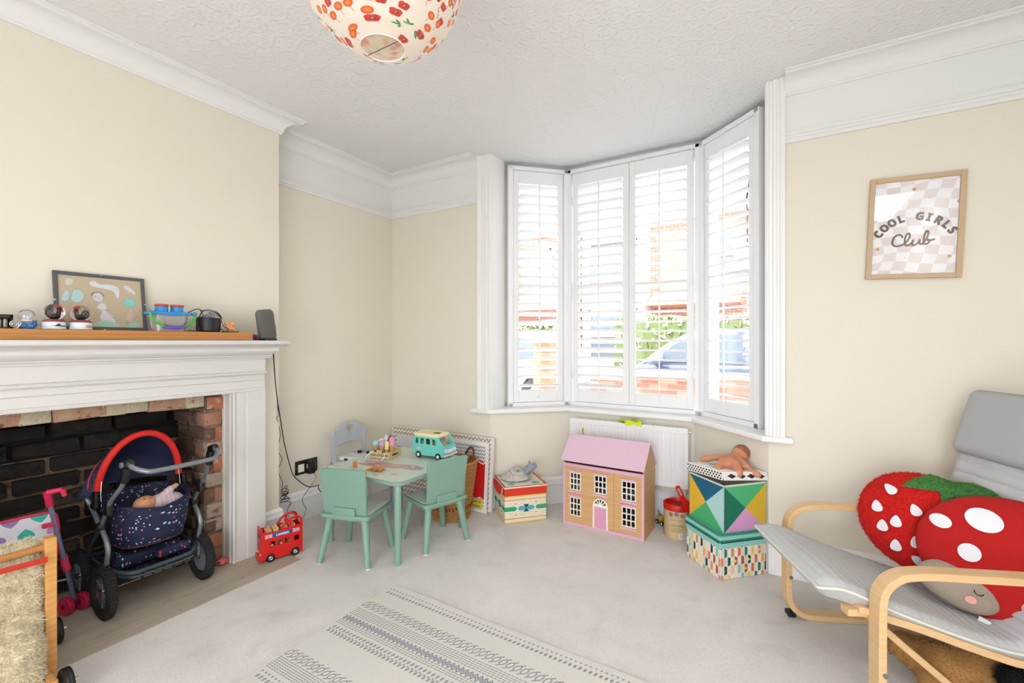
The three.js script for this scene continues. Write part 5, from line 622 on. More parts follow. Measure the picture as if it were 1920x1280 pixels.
// ---------------------------------------------------------------- dolls' house
{
  const g = thing('dolls_house', 'wooden dolls house with pink scalloped roof and white windows in front of the radiator', 'dolls house', [-1.0945, 0, -0.172], R(-1.2)), W = 0.6, h = 0.452, d = 0.276, t = 0.009, ply = M(0xffffff, 0.5, { map: re(woodTex([0.85, 0.68, 0.47], [0.8, 0.62, 0.41], 5, 31), 1.5, 4) }), pink = M(0xdfaec6, 0.45), whiteP = M(0xf0ece0, 0.45);
  const roofMap = field(256, 256, (u, v) => { const row = Math.floor(v * 8), x = ((u * 8 + (row % 2) * 0.5) % 1) - 0.5, y = (v * 8) % 1, e = Math.abs(Math.hypot(x * 1.0, y - 0.55) - 0.5) < 0.05 && y < 0.6; return e ? [0.85, 0.69, 0.77] : [0.9, 0.765, 0.835]; });
  for (const s of [-1, 1]) part('side_wall', boxUV(T(ext(shape([[-d / 2, 0], [d / 2, 0], [d / 2, h], [0.0, 0.622], [-d / 2, h]]), t), s > 0 ? W / 2 - t : -W / 2, 0, 0, 0, Math.PI / 2)), ply, g);
  part('back_wall', box2(-W / 2 + t, W / 2 - t, 0, h, -d / 2, -d / 2 + 0.006), M(0x4b3d34, 0.8), g); part('floor', box2(-W / 2 + t, W / 2 - t, 0, 0.02, -d / 2, d / 2 - 0.012), ply, g); part('upper_floor', box2(-W / 2 + t, W / 2 - t, 0.222, 0.23, -d / 2, d / 2 - 0.012), ply, g); part('partition', box2(0.05, 0.058, 0.02, h, -d / 2, d / 2 - 0.012), M(0x55453a, 0.8), g);
  part('roof_back', boxUV(T(rb(W + 0.016, 0.01, 0.238, 0.003), 0, 0.543, -0.082, R(-49))), M(0xffffff, 0.5, { map: re(roofMap, 8) }), g); part('roof_front', boxUV(T(rb(W + 0.016, 0.01, 0.232, 0.003), 0, 0.556, 0.085, R(45)), 1), M(0xffffff, 0.5, { map: re(roofMap, 10) }), g);
  part('furniture', [rb(0.07, 0.06, 0.05, 0.006, 0.0, 0.262, 0.02)], M(0x2d6f9e, 0.6), g); part('furniture', [rb(0.06, 0.05, 0.06, 0.006, -0.2, 0.257, 0.0)], M(0xcfcac2, 0.6), g); part('curtain', rb(0.022, 0.13, 0.01, 0.004, 0.242, 0.315, d / 2 - 0.03), M(0xc9285f, 0.6), g); part('furniture', [rb(0.07, 0.07, 0.05, 0.006, 0.19, 0.267, 0.03)], M(0x4a5257, 0.6), g);
  const wins = [[0.16, 0.715, 0.145, 0.29], [0.16, 0.305, 0.145, 0.30], [0.483, 0.73, 0.155, 0.29], [0.823, 0.71, 0.165, 0.30], [0.823, 0.312, 0.165, 0.305]], X = (u) => (u - 0.5) * W, z0 = d / 2 - 0.012;
  for (const [a, b] of [[0, 0.645], [0.645, 1]]) {
    const door = part('front_door_panel', new THREE.BufferGeometry(), ply, g), sh = shape([[X(a) + 0.0008, 0.004], [X(b) - 0.0008, 0.004], [X(b) - 0.0008, h], [X(a) + 0.0008, h]]);
    for (const [u, v, w, hh] of wins) if (u > a && u < b) hole(sh, rectPts(X(u) - w * W / 2, X(u) + w * W / 2, v * h - hh * h / 2, v * h + hh * h / 2));
    door.geometry = boxUV(T(ext(sh, 0.011), 0, 0, z0));
    part('trim', [box2(X(a), X(b), 0.0, 0.02, z0 + 0.01, z0 + 0.016), box2(X(a), X(b), h - 0.022, h, z0 + 0.01, z0 + 0.016), a ? box2(X(b) - 0.016, X(b), 0.02, h - 0.02, z0 + 0.01, z0 + 0.016) : box2(X(a), X(a) + 0.016, 0.02, h - 0.02, z0 + 0.01, z0 + 0.016)], pink, door);
  }
  wins.forEach(([u, v, w, hh], k) => {
    const ww = w * W, wh = hh * h, sh = shape([[-ww / 2, -wh / 2], [ww / 2, -wh / 2], [ww / 2, wh / 2], [-ww / 2, wh / 2]]), bw = 0.0072, cw = (ww - 4 * bw) / 3, ch = (wh - 4 * bw) / 3;
    for (let i = 0; i < 3; i++) for (let j = 0; j < 3; j++) { const x = -ww / 2 + bw + i * (cw + bw), y = -wh / 2 + bw + j * (ch + bw); hole(sh, rectPts(x, x + cw, y, y + ch)); }
    const win = part('window', ext(sh, 0.007), whiteP, g, [X(u), v * h, z0 + 0.006]);
    const ledge = (y, f) => ext(shape([[-ww / 2 - 0.014, 0], [ww / 2 + 0.014, 0], [ww / 2 + 0.006, f * 0.013], [-ww / 2 - 0.006, f * 0.013]]), 0.012, 0.002).translate(0, y, 0.004); part('lintel', T(ledge(wh / 2 + 0.016, -1)), pink, win); if (k !== 1) part('sill', T(ledge(-wh / 2 - 0.016, 1)), pink, win);
  });
  { const ar = (r, b, y) => { const s = new THREE.Shape(); s.moveTo(-r, b); s.lineTo(-r, y); s.absarc(0, y, r, Math.PI, 0, true); s.lineTo(r, b); s.lineTo(-r, b); return s; }, fr = ar(0.056, 0.018, 0.176); hole(fr, [[-0.044, 0.02], [-0.044, 0.17], [0.044, 0.17], [0.044, 0.02]]); for (let k = 0; k < 5; k++) { const a0 = 0.18 + k * 0.565, a1 = a0 + 0.4; hole(fr, [[0.014 * Math.cos((a0 + a1) / 2), 0.182 + 0.014 * Math.sin((a0 + a1) / 2)], [0.044 * Math.cos(a0), 0.182 + 0.044 * Math.sin(a0)], [0.044 * Math.cos(a1), 0.182 + 0.044 * Math.sin(a1)]]); }
    const f = part('doorway', ext(fr, 0.009), whiteP, g, [X(0.483), 0, z0 + 0.009]); part('fan_glass', ext(ar(0.05, 0.176, 0.177), 0.001), black, f, [0, 0, 0.0025]); part('front_door', rb(0.088, 0.15, 0.006, 0.002, 0, 0.095, 0.004), M(0xdd9cba, 0.45), f); }
}

// ---------------------------------------------------------------- tub, toy truck and the two fabric boxes
{
  const kraft = canvas(1024, 384, (c, W, Hh) => { c.fillStyle = '#cbb489'; c.fillRect(0, 0, W, Hh); seed = 8; for (let k = 0; k < 5000; k++) { c.fillStyle = `rgba(${rnd() > 0.5 ? '225,205,165' : '150,125,85'},0.2)`; c.fillRect(rr(0, W), rr(0, Hh), 3, 1); } for (const o of [130, 640]) { for (const [x, y, f] of [[0, 90, '#8a4a5a'], [70, 80, '#7b5a92'], [140, 96, '#a06a4e']]) { for (let a = 0; a < 6; a++) { c.fillStyle = f; c.beginPath(); c.ellipse(o + x + 18 * Math.cos(a * 1.05), y + 18 * Math.sin(a * 1.05), 13, 8, a * 1.05, 0, 7); c.fill(); } } text(c, 'sow to make', o + 80, 150, '26px serif', '#6a5538'); text(c, 'TEA BAR', o + 80, 215, 'bold 34px serif', '#5d4a32'); c.fillStyle = '#8d7650'; for (let k = 0; k < 4; k++) c.fillRect(o + 5, 245 + k * 15, 150 - k * 12, 5); c.fillStyle = '#f4f1ea'; c.fillRect(o + 100, 308, 110, 58); c.fillStyle = '#222'; for (let x = 0; x < 96; x += 6) c.fillRect(o + 108 + x, 313, 1 + (x * 7) % 4, 46); } });
  const g = thing('cardboard_tub', 'round kraft cardboard tub with red rim and red handle beside the dolls house', 'tub', [-0.625, 0, -0.245], R(35)), r = 0.088, hh = 0.222;
  part('tube', lathe([[0, 0.001], [r, 0.001], [r, hh], [r - 0.003, hh], [r - 0.003, 0.01], [0, 0.01]], 40), M(0xcbb489, 0.75), g); part('printed_wrap', T(new THREE.CylinderGeometry(r + 0.0008, r + 0.0008, hh - 0.004, 48, 1, true), 0, hh / 2, 0, 0, R(-98)), M(0xffffff, 0.75, { map: kraft }), g); part('rim', lathe([[r - 0.006, hh - 0.03], [r + 0.003, hh - 0.03], [r + 0.005, hh - 0.024], [r + 0.005, hh + 0.006], [r - 0.002, hh + 0.012], [r - 0.01, hh + 0.008], [r - 0.01, hh - 0.02]], 40), redPlastic, g); part('inner_lid', cyl(r - 0.008, r - 0.008, 0.004, 0, hh - 0.018, 0, 36), M(0xb01510, 0.5), g); part('label', T(new THREE.CylinderGeometry(r + 0.0006, r + 0.0006, 0.05, 20, 1, true, 0.1, 0.5), 0, 0.045, 0), matteWhite, g);
  const hd = T(ext((() => { const s = roundRect(0.034, 0.2, 0.016, 0, 0.1); s.holes.push(new THREE.Path(roundRect(0.014, 0.05, 0.006, 0, 0.155).getPoints(6))); return s; })(), 0.009, 0.003, 3), 0, 0, 0); part('handle', T(T(hd, 0, -0.1, 0), -0.004, 0.285, r + 0.012, R(-6), R(-4), R(24)), redPlastic, g); part('handle_pivot', cyl(0.012, 0.012, 0.016, 0, 0, 0, 18).rotateX(Math.PI / 2).translate(0.024, hh - 0.012, r + 0.008), redPlastic, g);
  const k = thing('toy_truck', 'tiny yellow and green toy tractor on the carpet between dolls house and tub', 'toy vehicle', [-0.763, 0, -0.39], R(-35)); part('chassis', rb(0.075, 0.014, 0.034, 0.004, 0, 0.02, 0), M(0x5fae3e, 0.4), k); part('cab', [rb(0.028, 0.03, 0.032, 0.006, -0.012, 0.04, 0)], M(0xe9b21c, 0.4), k); part('exhaust', rod([-0.012, 0.05, 0.0], [-0.034, 0.092, 0.004], 0.005, 0.004), M(0x8a5a2e, 0.5), k); for (const x of [-0.024, 0.026]) for (const z of [-1, 1]) { const w = part('wheel', cyl(0.015, 0.015, 0.011, 0, 0, 0, 20).rotateX(Math.PI / 2).translate(x, 0.015, z * 0.021), black, k); part('hub', cyl(0.007, 0.007, 0.012, 0, 0, 0, 14).rotateX(Math.PI / 2).translate(x, 0.015, z * 0.0215), matteWhite, w); } part('bucket', rb(0.03, 0.01, 0.036, 0.003, 0.05, 0.014, 0), M(0x4c8b46, 0.4), k);
}
{
  const cols = ['#b1562f', '#e2703a', '#e9b9a0', '#d98f6c', '#f0d9b0', '#f0a63a', '#7fc0b0', '#2a7a62', '#1f4f47', '#2b2e33', '#e8dccb', '#e9c765', '#8fb9a9', '#c98a5c'];
  const hexes = canvas(1024, 640, (c, W, Hh) => { c.fillStyle = '#ece3d6'; c.fillRect(0, 0, W, Hh); seed = 17; const w = 74, h = 205; for (let r = -1; r < 5; r++) for (let i = -1; i < 16; i++) { const x = i * w + (r % 2 ? w / 2 : 0), y = r * (h - 30), f = cols[Math.floor(rnd() * cols.length)]; c.fillStyle = f; c.beginPath(); c.moveTo(x + w / 2 + 2, y + 4); c.lineTo(x + w - 4, y + 32); c.lineTo(x + w - 4, y + h - 34); c.lineTo(x + w / 2 + 2, y + h - 6); c.fill(); c.fillStyle = rnd() > 0.9 ? f : ['#ece4d9', '#d9d3ca', '#e5dccd'][i % 3 & 1]; c.beginPath(); c.moveTo(x + w / 2 - 2, y + 4); c.lineTo(x + 4, y + 32); c.lineTo(x + 4, y + h - 34); c.lineTo(x + w / 2 - 2, y + h - 6); c.fill(); if (rnd() > 0.9) { c.fillStyle = '#f2d878'; for (let a = 0; a < 6; a++) { c.beginPath(); c.ellipse(x + w / 2 + 14 * Math.cos(a), y + h / 2 + 14 * Math.sin(a), 18, 9, a, 0, 7); c.fill(); } } } });
  const mint = M(0x93cfc2, 0.8, { bumpMap: re(weave, 18), bumpScale: 0.0005 }), teal = M(0x1f7f6c, 0.8), tealPale = M(0x5cb39c, 0.8, { bumpMap: re(weave, 18), bumpScale: 0.0005 });
  const g = thing('zip_storage_box', 'square fabric box printed with coloured hexagons and a mint zip lid', 'storage box', [-0.297, 0, 0.035], R(44.5)), w = 0.312, d = 0.312, h = 0.178;
  const bd = clean(new RoundedBoxGeometry(w, h, d, 2, 0.006).translate(0, h / 2, 0)), p = bd.attributes.position, nn = bd.attributes.normal, uv = bd.attributes.uv; for (let i = 0; i < p.count; i++) uv.setXY(i, Math.abs(nn.getX(i)) > 0.7 ? p.getZ(i) / d * 0.5 + 0.25 + (nn.getX(i) > 0 ? 0 : 0.03) : p.getX(i) / w * 0.5 + 0.75, p.getY(i) / h); part('body', bd, M(0xffffff, 0.85, { map: hexes }), g);
  part('collar', rb(w + 0.004, 0.036, d + 0.004, 0.005, 0, 0.195, 0), mint, g); part('zip_tape', rb(w + 0.012, 0.014, d + 0.012, 0.004, 0, 0.219, 0), teal, g); const teeth = []; for (let i = 0; i < 58; i++) for (const [ax, s] of [[0, 1], [1, -1]]) { const q = -w / 2 + (i + 0.5) * w / 58; teeth.push(ax ? bx(0.006, 0.006, 0.0028, s * (w / 2 + 0.007), 0.214, q) : bx(0.0028, 0.006, 0.006, q, 0.214, s * (w / 2 + 0.007))); } part('zip_teeth', teeth, M(0x1a5d52, 0.5), g).userData.kind = 'stuff';
  part('lid_side', rb(w + 0.008, 0.026, d + 0.008, 0.006, 0, 0.236, 0), mint, g); part('lid', rb(w + 0.012, 0.012, d + 0.012, 0.006, 0, 0.25, 0), tealPale, g); part('lid_piping', tube([[-w / 2, 0.256, -d / 2], [-w / 2, 0.256, d / 2], [w / 2, 0.256, d / 2], [w / 2, 0.256, -d / 2]], 0.005, 120, 8, true, 0.05), teal, g);
  // the cube on top
  const b = thing('cube_storage_box', 'fabric cube in yellow, blue, green and pink triangles standing on the zip box', 'storage box', [-0.29, 0.257, 0.012], R(47)), s = 0.298, ch = 0.268, tri = (cs) => canvas(512, 512, (c) => { [[[0, 0], [512, 0]], [[512, 0], [512, 512]], [[512, 512], [0, 512]], [[0, 512], [0, 0]]].forEach(([a, e], i) => { c.fillStyle = cs[i]; c.beginPath(); c.moveTo(256, 256); c.lineTo(...a); c.lineTo(...e); c.fill(); }); for (let k = 0; k < 512; k += 4) { c.fillStyle = 'rgba(0,0,0,0.02)'; c.fillRect(0, k, 512, 2); } });
  const lf = tri(['#155f80', '#b3d8d6', '#46b070', '#e4b62e']), rf = tri(['#4fb878', '#e2b934', '#dba0cc', '#117158']);
  const wall = (name, map, pos, rot) => { const m = part(name, bx(s, ch, 0.008), M(0xe9e4d8, 0.85), b, pos, rot); part('printed_face', sheet(s - 0.004, ch - 0.006).translate(0, -0.002, 0.0046), M(0xffffff, 0.8, { map }), m); };
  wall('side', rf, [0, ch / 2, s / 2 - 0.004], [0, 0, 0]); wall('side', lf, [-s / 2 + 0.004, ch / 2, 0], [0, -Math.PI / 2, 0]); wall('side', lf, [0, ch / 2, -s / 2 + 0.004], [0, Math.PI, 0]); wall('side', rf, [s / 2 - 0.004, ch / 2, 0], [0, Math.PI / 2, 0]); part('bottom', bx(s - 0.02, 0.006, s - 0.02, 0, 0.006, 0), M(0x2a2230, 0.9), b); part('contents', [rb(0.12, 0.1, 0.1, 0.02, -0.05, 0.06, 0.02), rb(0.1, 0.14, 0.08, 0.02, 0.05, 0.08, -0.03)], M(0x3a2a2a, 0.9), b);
  part('rim', [rb(s + 0.004, 0.008, 0.012, 0.003, 0, ch, s / 2 - 0.004), rb(s + 0.004, 0.008, 0.012, 0.003, 0, ch, -s / 2 + 0.004), rb(0.012, 0.008, s + 0.004, 0.003, s / 2 - 0.004, ch, 0), rb(0.012, 0.008, s + 0.004, 0.003, -s / 2 + 0.004, ch, 0)], M(0xece7db, 0.8), b);
  const dots = canvas(512, 96, (c, W, Hh) => { c.fillStyle = '#ece8e2'; c.fillRect(0, 0, W, Hh); c.fillStyle = '#221f22'; seed = 41; for (let i = 0; i < 13; i++) for (let j = 0; j < 3; j++) { c.beginPath(); c.ellipse(18 + i * 40 + (j % 2) * 20, 18 + j * 30, 11, 12, 0.1, 0, 7); c.fill(); } });
  const dia = canvas(512, 96, (c, W, Hh) => { c.fillStyle = '#eeebe6'; c.fillRect(0, 0, W, Hh); c.fillStyle = '#242227'; for (let i = 0; i < 4; i++) { const x = 90 + i * 115; c.beginPath(); c.moveTo(x - 52, 48); c.lineTo(x, 16); c.lineTo(x + 52, 48); c.lineTo(x, 80); c.fill(); } });
  const topMap = canvas(512, 512, (c, W, Hh) => { c.fillStyle = '#f0efeb'; c.fillRect(0, 0, W, Hh); const q = ['#7fbfae', '#d9df9a', '#bfe0e6', '#e6c15a']; for (let i = 0; i < 4; i++) { c.save(); c.translate(256, 256); c.rotate(i * Math.PI / 2); c.fillStyle = q[i]; c.beginPath(); c.moveTo(-130, -130); c.lineTo(40, -190); c.lineTo(0, -60); c.fill(); c.beginPath(); c.moveTo(-200, 60); c.lineTo(-150, -70); c.lineTo(-120, 20); c.fill(); c.restore(); } });
  const lid = thing('box_lid', 'white lid with black dots and diamonds resting askew on the triangle cube', 'lid', [-0.296, 0.257 + ch + 0.04, 0.012], R(47)); lid.rotation.order = 'YXZ'; lid.rotation.x = R(-4.2); lid.rotation.z = R(-4.6); const lw = s + 0.012;
  part('panel', rb(lw, 0.01, lw, 0.004, 0, 0.016, 0), M(0xefedea, 0.8), lid); part('printed_top', T(sheet(lw - 0.01, lw - 0.01), 0, 0.0216, 0, -Math.PI / 2), M(0xffffff, 0.8, { map: topMap }), lid);
  const sd = (map, pos, rot) => { const m = part('skirt', rb(lw, 0.046, 0.006, 0.002), M(0xefece6, 0.8), lid, pos, rot); part('printed_band', sheet(lw - 0.006, 0.042).translate(0, 0, 0.0036), M(0xffffff, 0.8, { map }), m); };
  sd(dots, [-lw / 2, -0.004, 0], [0, -Math.PI / 2, 0]); sd(dots, [lw / 2, -0.004, 0], [0, Math.PI / 2, 0]); sd(dia, [0, -0.004, lw / 2 + 0.004], [R(-24), 0, 0]); sd(dia, [0, -0.004, -lw / 2], [0, Math.PI, 0]);
}
const dollSkin = M(0xd08a66, 0.45);
{ // baby doll lying on its front on the lid, feet to the room
  const g = thing('baby_doll', 'bare baby doll lying face down on the white box lid', 'doll', [-0.268, 0.568, 0.02], R(-6)), caps = [
    [[0.0, 0.05, 0.01], [0.012, 0.062, -0.05], 0.038, 0.036], [[-0.026, 0.048, 0.03], [0.03, 0.046, 0.03], 0.034, 0.034], [[0.018, 0.08, -0.075], [0.03, 0.085, -0.105], 0.026, 0.03], [[0.034, 0.082, -0.118], [0.036, 0.078, -0.125], 0.05, 0.048],
    [[-0.028, 0.066, -0.06], [-0.085, 0.058, -0.055], 0.02, 0.0165], [[-0.085, 0.058, -0.055], [-0.135, 0.046, -0.035], 0.0165, 0.014], [[-0.135, 0.046, -0.035], [-0.152, 0.042, -0.028], 0.015, 0.013],
    [[0.05, 0.06, -0.04], [0.085, 0.04, 0.0], 0.02, 0.0165], [[0.085, 0.04, 0.0], [0.122, 0.018, 0.022], 0.0165, 0.014], [[0.122, 0.018, 0.022], [0.142, 0.012, 0.03], 0.015, 0.013],
    [[-0.03, 0.046, 0.045], [-0.044, 0.03, 0.09], 0.03, 0.023], [[-0.044, 0.03, 0.09], [-0.042, 0.016, 0.118], 0.023, 0.019], [[-0.042, 0.014, 0.118], [-0.036, 0.03, 0.124], 0.018, 0.014],
    [[0.036, 0.046, 0.045], [0.058, 0.028, 0.085], 0.031, 0.024], [[0.058, 0.028, 0.085], [0.062, 0.016, 0.112], 0.024, 0.02], [[0.062, 0.014, 0.112], [0.07, 0.034, 0.118], 0.018, 0.014]];
  for (const [hx, hy, hz, s] of [[-0.152, 0.042, -0.028, -1], [0.142, 0.012, 0.03, 1]]) for (let k = 0; k < 4; k++) caps.push([[hx, hy, hz], [hx + s * 0.018, hy - 0.004, hz - 0.012 + k * 0.008], 0.006, 0.0045]);
  part('body', soft(caps, 0.0042, 0.006, (x, y, z) => -0.0012 * Math.max(0, Math.sin((x + z) * 150)) * (Math.abs(x) > 0.06 ? 1 : 0)), dollSkin, g); part('moulded_hair', S(sph(0.051, 0, 0, 0, 24), 1, 1, 1).translate(0.038, 0.088, -0.124), M(0xa5694a, 0.7, { bumpMap: re(grain, 6), bumpScale: 0.003 }), g);
}
{ // London bus
  const stripe = canvas(1024, 128, (c, W, Hh) => { c.fillStyle = '#d8211a'; c.fillRect(0, 0, W, Hh); c.fillStyle = '#1f4f9e'; c.fillRect(230, 6, 560, 116); text(c, 'London', 512, 66, 'bold 104px sans-serif', '#ffffff'); for (const x of [20, 800]) { c.save(); c.beginPath(); c.rect(x, 4, 205, 120); c.clip(); c.fillStyle = '#27407f'; c.fillRect(x, 0, 205, 128); c.strokeStyle = '#fff'; c.lineWidth = 24; c.beginPath(); c.moveTo(x, 0); c.lineTo(x + 205, 128); c.moveTo(x + 205, 0); c.lineTo(x, 128); c.stroke(); c.strokeStyle = '#d8211a'; c.lineWidth = 9; c.beginPath(); c.moveTo(x, 0); c.lineTo(x + 205, 128); c.moveTo(x + 205, 0); c.lineTo(x, 128); c.stroke(); c.strokeStyle = '#fff'; c.lineWidth = 40; c.beginPath(); c.moveTo(x + 102, 0); c.lineTo(x + 102, 128); c.moveTo(x, 64); c.lineTo(x + 205, 64); c.stroke(); c.strokeStyle = '#d8211a'; c.lineWidth = 22; c.beginPath(); c.moveTo(x + 102, 0); c.lineTo(x + 102, 128); c.moveTo(x, 64); c.lineTo(x + 205, 64); c.stroke(); c.restore(); } });
  const g = thing('toy_bus', 'red open-top toy London bus standing on the hearth corner', 'toy bus', [-2.705, 0.0055, 1.358], R(72.5)), L = 0.236, w = 0.104, wood = M(0xffffff, 0.55, { map: re(woodTex([0.9, 0.76, 0.54], [0.85, 0.68, 0.45], 5, 41), 2, 4) });
  const sp = []; const s = new THREE.Shape(); s.moveTo(-L / 2, 0.012); s.lineTo(-L / 2, 0.176); s.quadraticCurveTo(-L / 2, 0.186, -L / 2 + 0.012, 0.186); s.lineTo(-0.045, 0.178); s.lineTo(-0.01, 0.176); s.bezierCurveTo(-0.002, 0.23, 0.05, 0.246, 0.078, 0.246); s.quadraticCurveTo(L / 2, 0.244, L / 2, 0.2); s.lineTo(L / 2, 0.012); s.lineTo(L / 2 - 0.018, 0.012); s.absarc(L / 2 - 0.045, 0.016, 0.028, 0, Math.PI, false); s.lineTo(-L / 2 + 0.079, 0.012); s.absarc(-L / 2 + 0.05, 0.016, 0.028, 0, Math.PI, false); s.lineTo(-L / 2, 0.012);
  for (const [x0, x1] of [[-0.07, -0.04], [-0.03, 0.0], [0.012, 0.042], [0.066, 0.1]]) hole(s, rectPts(x0, x1, 0.09, 0.124)); hole(s, [[0.005, 0.184], [0.014, 0.21], [0.04, 0.23], [0.04, 0.184]]); hole(s, [[0.052, 0.184], [0.052, 0.232], [0.078, 0.234], [0.1, 0.226], [0.106, 0.2], [0.106, 0.184]]);
  for (const k of [-1, 1]) { const sd = part('side_panel', T(ext(s, 0.007, 0.0015), 0, 0, k > 0 ? w / 2 - 0.007 : -w / 2), redPlastic, g); part('livery', T(sheet(0.205, 0.026), 0.0, 0.158, k * (w / 2 + 0.0008), 0, k > 0 ? 0 : Math.PI), M(0xffffff, 0.5, { map: stripe }), sd); }
  part('front', rb(0.012, 0.17, w - 0.004, 0.005, -L / 2 + 0.004, 0.097, 0), redPlastic, g); part('front_rail', T(rb(0.008, 0.016, w - 0.004, 0.003), -L / 2 + 0.004, 0.196, 0), redPlastic, g); for (const z of [-w / 2 + 0.006, w / 2 - 0.006]) part('front_post', rod([-L / 2 + 0.004, 0.178, z], [-L / 2 + 0.004, 0.2, z], 0.005), redPlastic, g); part('rear', rb(0.008, 0.17, w - 0.004, 0.003, L / 2 - 0.005, 0.1, 0), redPlastic, g); part('bumper', rb(0.018, 0.03, w + 0.004, 0.006, -L / 2 - 0.003, 0.028, 0), redPlastic, g);
  part('lower_floor', box2(-L / 2 + 0.008, L / 2 - 0.008, 0.05, 0.058, -w / 2 + 0.007, w / 2 - 0.007), wood, g); part('upper_floor', box2(-L / 2 + 0.008, L / 2 - 0.008, 0.142, 0.15, -w / 2 + 0.007, w / 2 - 0.007), wood, g); part('chassis', box2(-L / 2 + 0.01, L / 2 - 0.01, 0.012, 0.05, -w / 2 + 0.03, w / 2 - 0.03), M(0x9c1812, 0.5), g);
  for (const x of [-0.075, -0.035, 0.015, 0.06]) part('seat', [rb(0.022, 0.034, w - 0.026, 0.004, x, 0.166, 0), rb(0.008, 0.046, w - 0.026, 0.004, x + 0.013, 0.172, 0)], wood, g); for (const x of [-0.055, 0.0, 0.05]) part('lower_seat', rb(0.018, 0.04, w - 0.026, 0.004, x, 0.078, 0), wood, g);
  part('roof_rail', tube([[-0.008, 0.176, -0.03], [0.02, 0.225, -0.03], [0.075, 0.246, -0.03]], 0.0045, 24, 8), redPlastic, g); part('roof_bar', [rod([0.078, 0.2455, -w / 2 + 0.004], [0.078, 0.2455, w / 2 - 0.004], 0.004), rod([0.03, 0.232, -w / 2 + 0.004], [0.03, 0.232, w / 2 - 0.004], 0.004)], redPlastic, g);
  part('destination_sign', rb(0.003, 0.026, 0.05, 0.001, -L / 2 - 0.003, 0.158, 0), black, g); part('grille', rb(0.003, 0.045, 0.022, 0.001, -L / 2 - 0.002, 0.095, 0), M(0x7d1410, 0.5), g); for (const z of [-0.036, 0.036]) part('headlight', T(cyl(0.007, 0.007, 0.004, 0, 0, 0, 16), -L / 2 - 0.004, 0.052, z, 0, 0, Math.PI / 2), M(0xd8cfa6, 0.2), g);
  for (const x of [-L / 2 + 0.05, L / 2 - 0.045]) for (const k of [-1, 1]) { const wl = part('wheel', T(lathe([[0.012, -0.01], [0.022, -0.01], [0.0255, -0.006], [0.0255, 0.006], [0.022, 0.01], [0.012, 0.01]], 28), x, 0.0255, k * (w / 2 - 0.006), Math.PI / 2), black, g); part('hubcap', T(lathe([[0, 0.009], [0.004, 0.009], [0.005, 0.006], [0.009, 0.007], [0.0105, 0.005], [0.013, 0.0085], [0.0155, 0.0075], [0.0155, -0.008], [0, -0.008]], 24), x, 0.0255, k * (w / 2 - 0.006), k * Math.PI / 2), chrome, wl); }
}
{ // rug
  const map = canvas(2048, 1360, (c, W, Hh) => {
    c.fillStyle = '#f3efe5'; c.fillRect(0, 0, W, Hh); seed = 55; for (let k = 0; k < 30000; k++) { c.fillStyle = `rgba(${rnd() > 0.5 ? '250,247,238' : '205,198,184'},0.25)`; c.fillRect(rr(0, W), rr(0, Hh), 2, 4); }
    const ink = '#a0a1a9', S1 = 760; // pixels per metre; rows run along x, y = 0 is the far edge
    const teeth = (y, s = 17) => { c.fillStyle = ink; for (let x = 14; x < W; x += s) { c.beginPath(); c.moveTo(x - 5, y); c.lineTo(x + 5, y); c.lineTo(x, y + 8); c.fill(); } };
    const drops = (y, s = 17) => { c.fillStyle = ink; for (let x = 20; x < W; x += s) { c.beginPath(); c.ellipse(x, y, 4, 8, 0.3, 0, 7); c.fill(); } };
    const loops = (y, h = 30) => { c.strokeStyle = ink; c.lineWidth = 4; for (let x = 10; x < W; x += 26) { c.beginPath(); c.ellipse(x, y, 8, h / 2, 0.5, 0, 7); c.stroke(); c.beginPath(); c.moveTo(x + 6, y - h / 2); c.lineTo(x + 18, y - h / 2 - 8); c.stroke(); c.beginPath(); c.moveTo(x - 6, y + h / 2); c.lineTo(x - 16, y + h / 2 + 8); c.stroke(); } };
    const lines = (y, n, g) => { c.strokeStyle = ink; c.lineWidth = 3; for (let k = 0; k < n; k++) { c.setLineDash([11, 3]); c.beginPath(); c.moveTo(0, y + k * g); c.lineTo(W, y + k * g); c.stroke(); } c.setLineDash([]); };
    const zz = (y) => { c.strokeStyle = ink; c.lineWidth = 5; c.beginPath(); for (let x = 0, i = 0; x < W; x += 9, i++) c.lineTo(x, y + (i % 2 ? 12 : -2)); c.stroke(); };
    teeth(24); drops(50); // thin row by the far edge
    loops(150); lines(186, 5, 9); zz(236); zz(248); lines(266, 3, 9); drops(306); drops(330, 17); teeth(318);
    loops(470, 24); lines(496, 7, 8); teeth(560); drops(582);
    teeth(680); drops(704); lines(735, 5, 9); teeth(790); drops(812);
    loops(930); lines(966, 5, 9); zz(1016); drops(1060); teeth(1150); drops(1176); lines(1210, 4, 9); loops(1280);
  });
  const L = 2.7, D = 1.79, gg = new THREE.BoxGeometry(L, 0.008, D, 90, 1, 60), p = gg.attributes.position; for (let i = 0; i < p.count; i++) if (p.getZ(i) < -D / 2 + 0.001) p.setZ(i, p.getZ(i) + 0.014 * noise.noise(p.getX(i) * 2.2, 4, 1) - 0.002); gg.computeVertexNormals();
  const side = M(0xf0ece2, 0.95), top = M(0xffffff, 0.95, { map, bumpMap: re(weave, 60), bumpScale: 0.0015 }); map.wrapS = map.wrapT = THREE.ClampToEdgeWrapping;
  const uv = gg.attributes.uv; for (let i = 0; i < p.count; i++) if (gg.attributes.normal.getY(i) > 0.9) uv.setXY(i, p.getX(i) / L + 0.5, 1 - (p.getZ(i) / D + 0.5));
  single('rug', 'cream woven rug with rows of grey printed patterns in the foreground', 'rug', gg, [side, side, top, side, side, side], [-1.836 + L / 2, 0.0045, 1.245 + D / 2]);
}

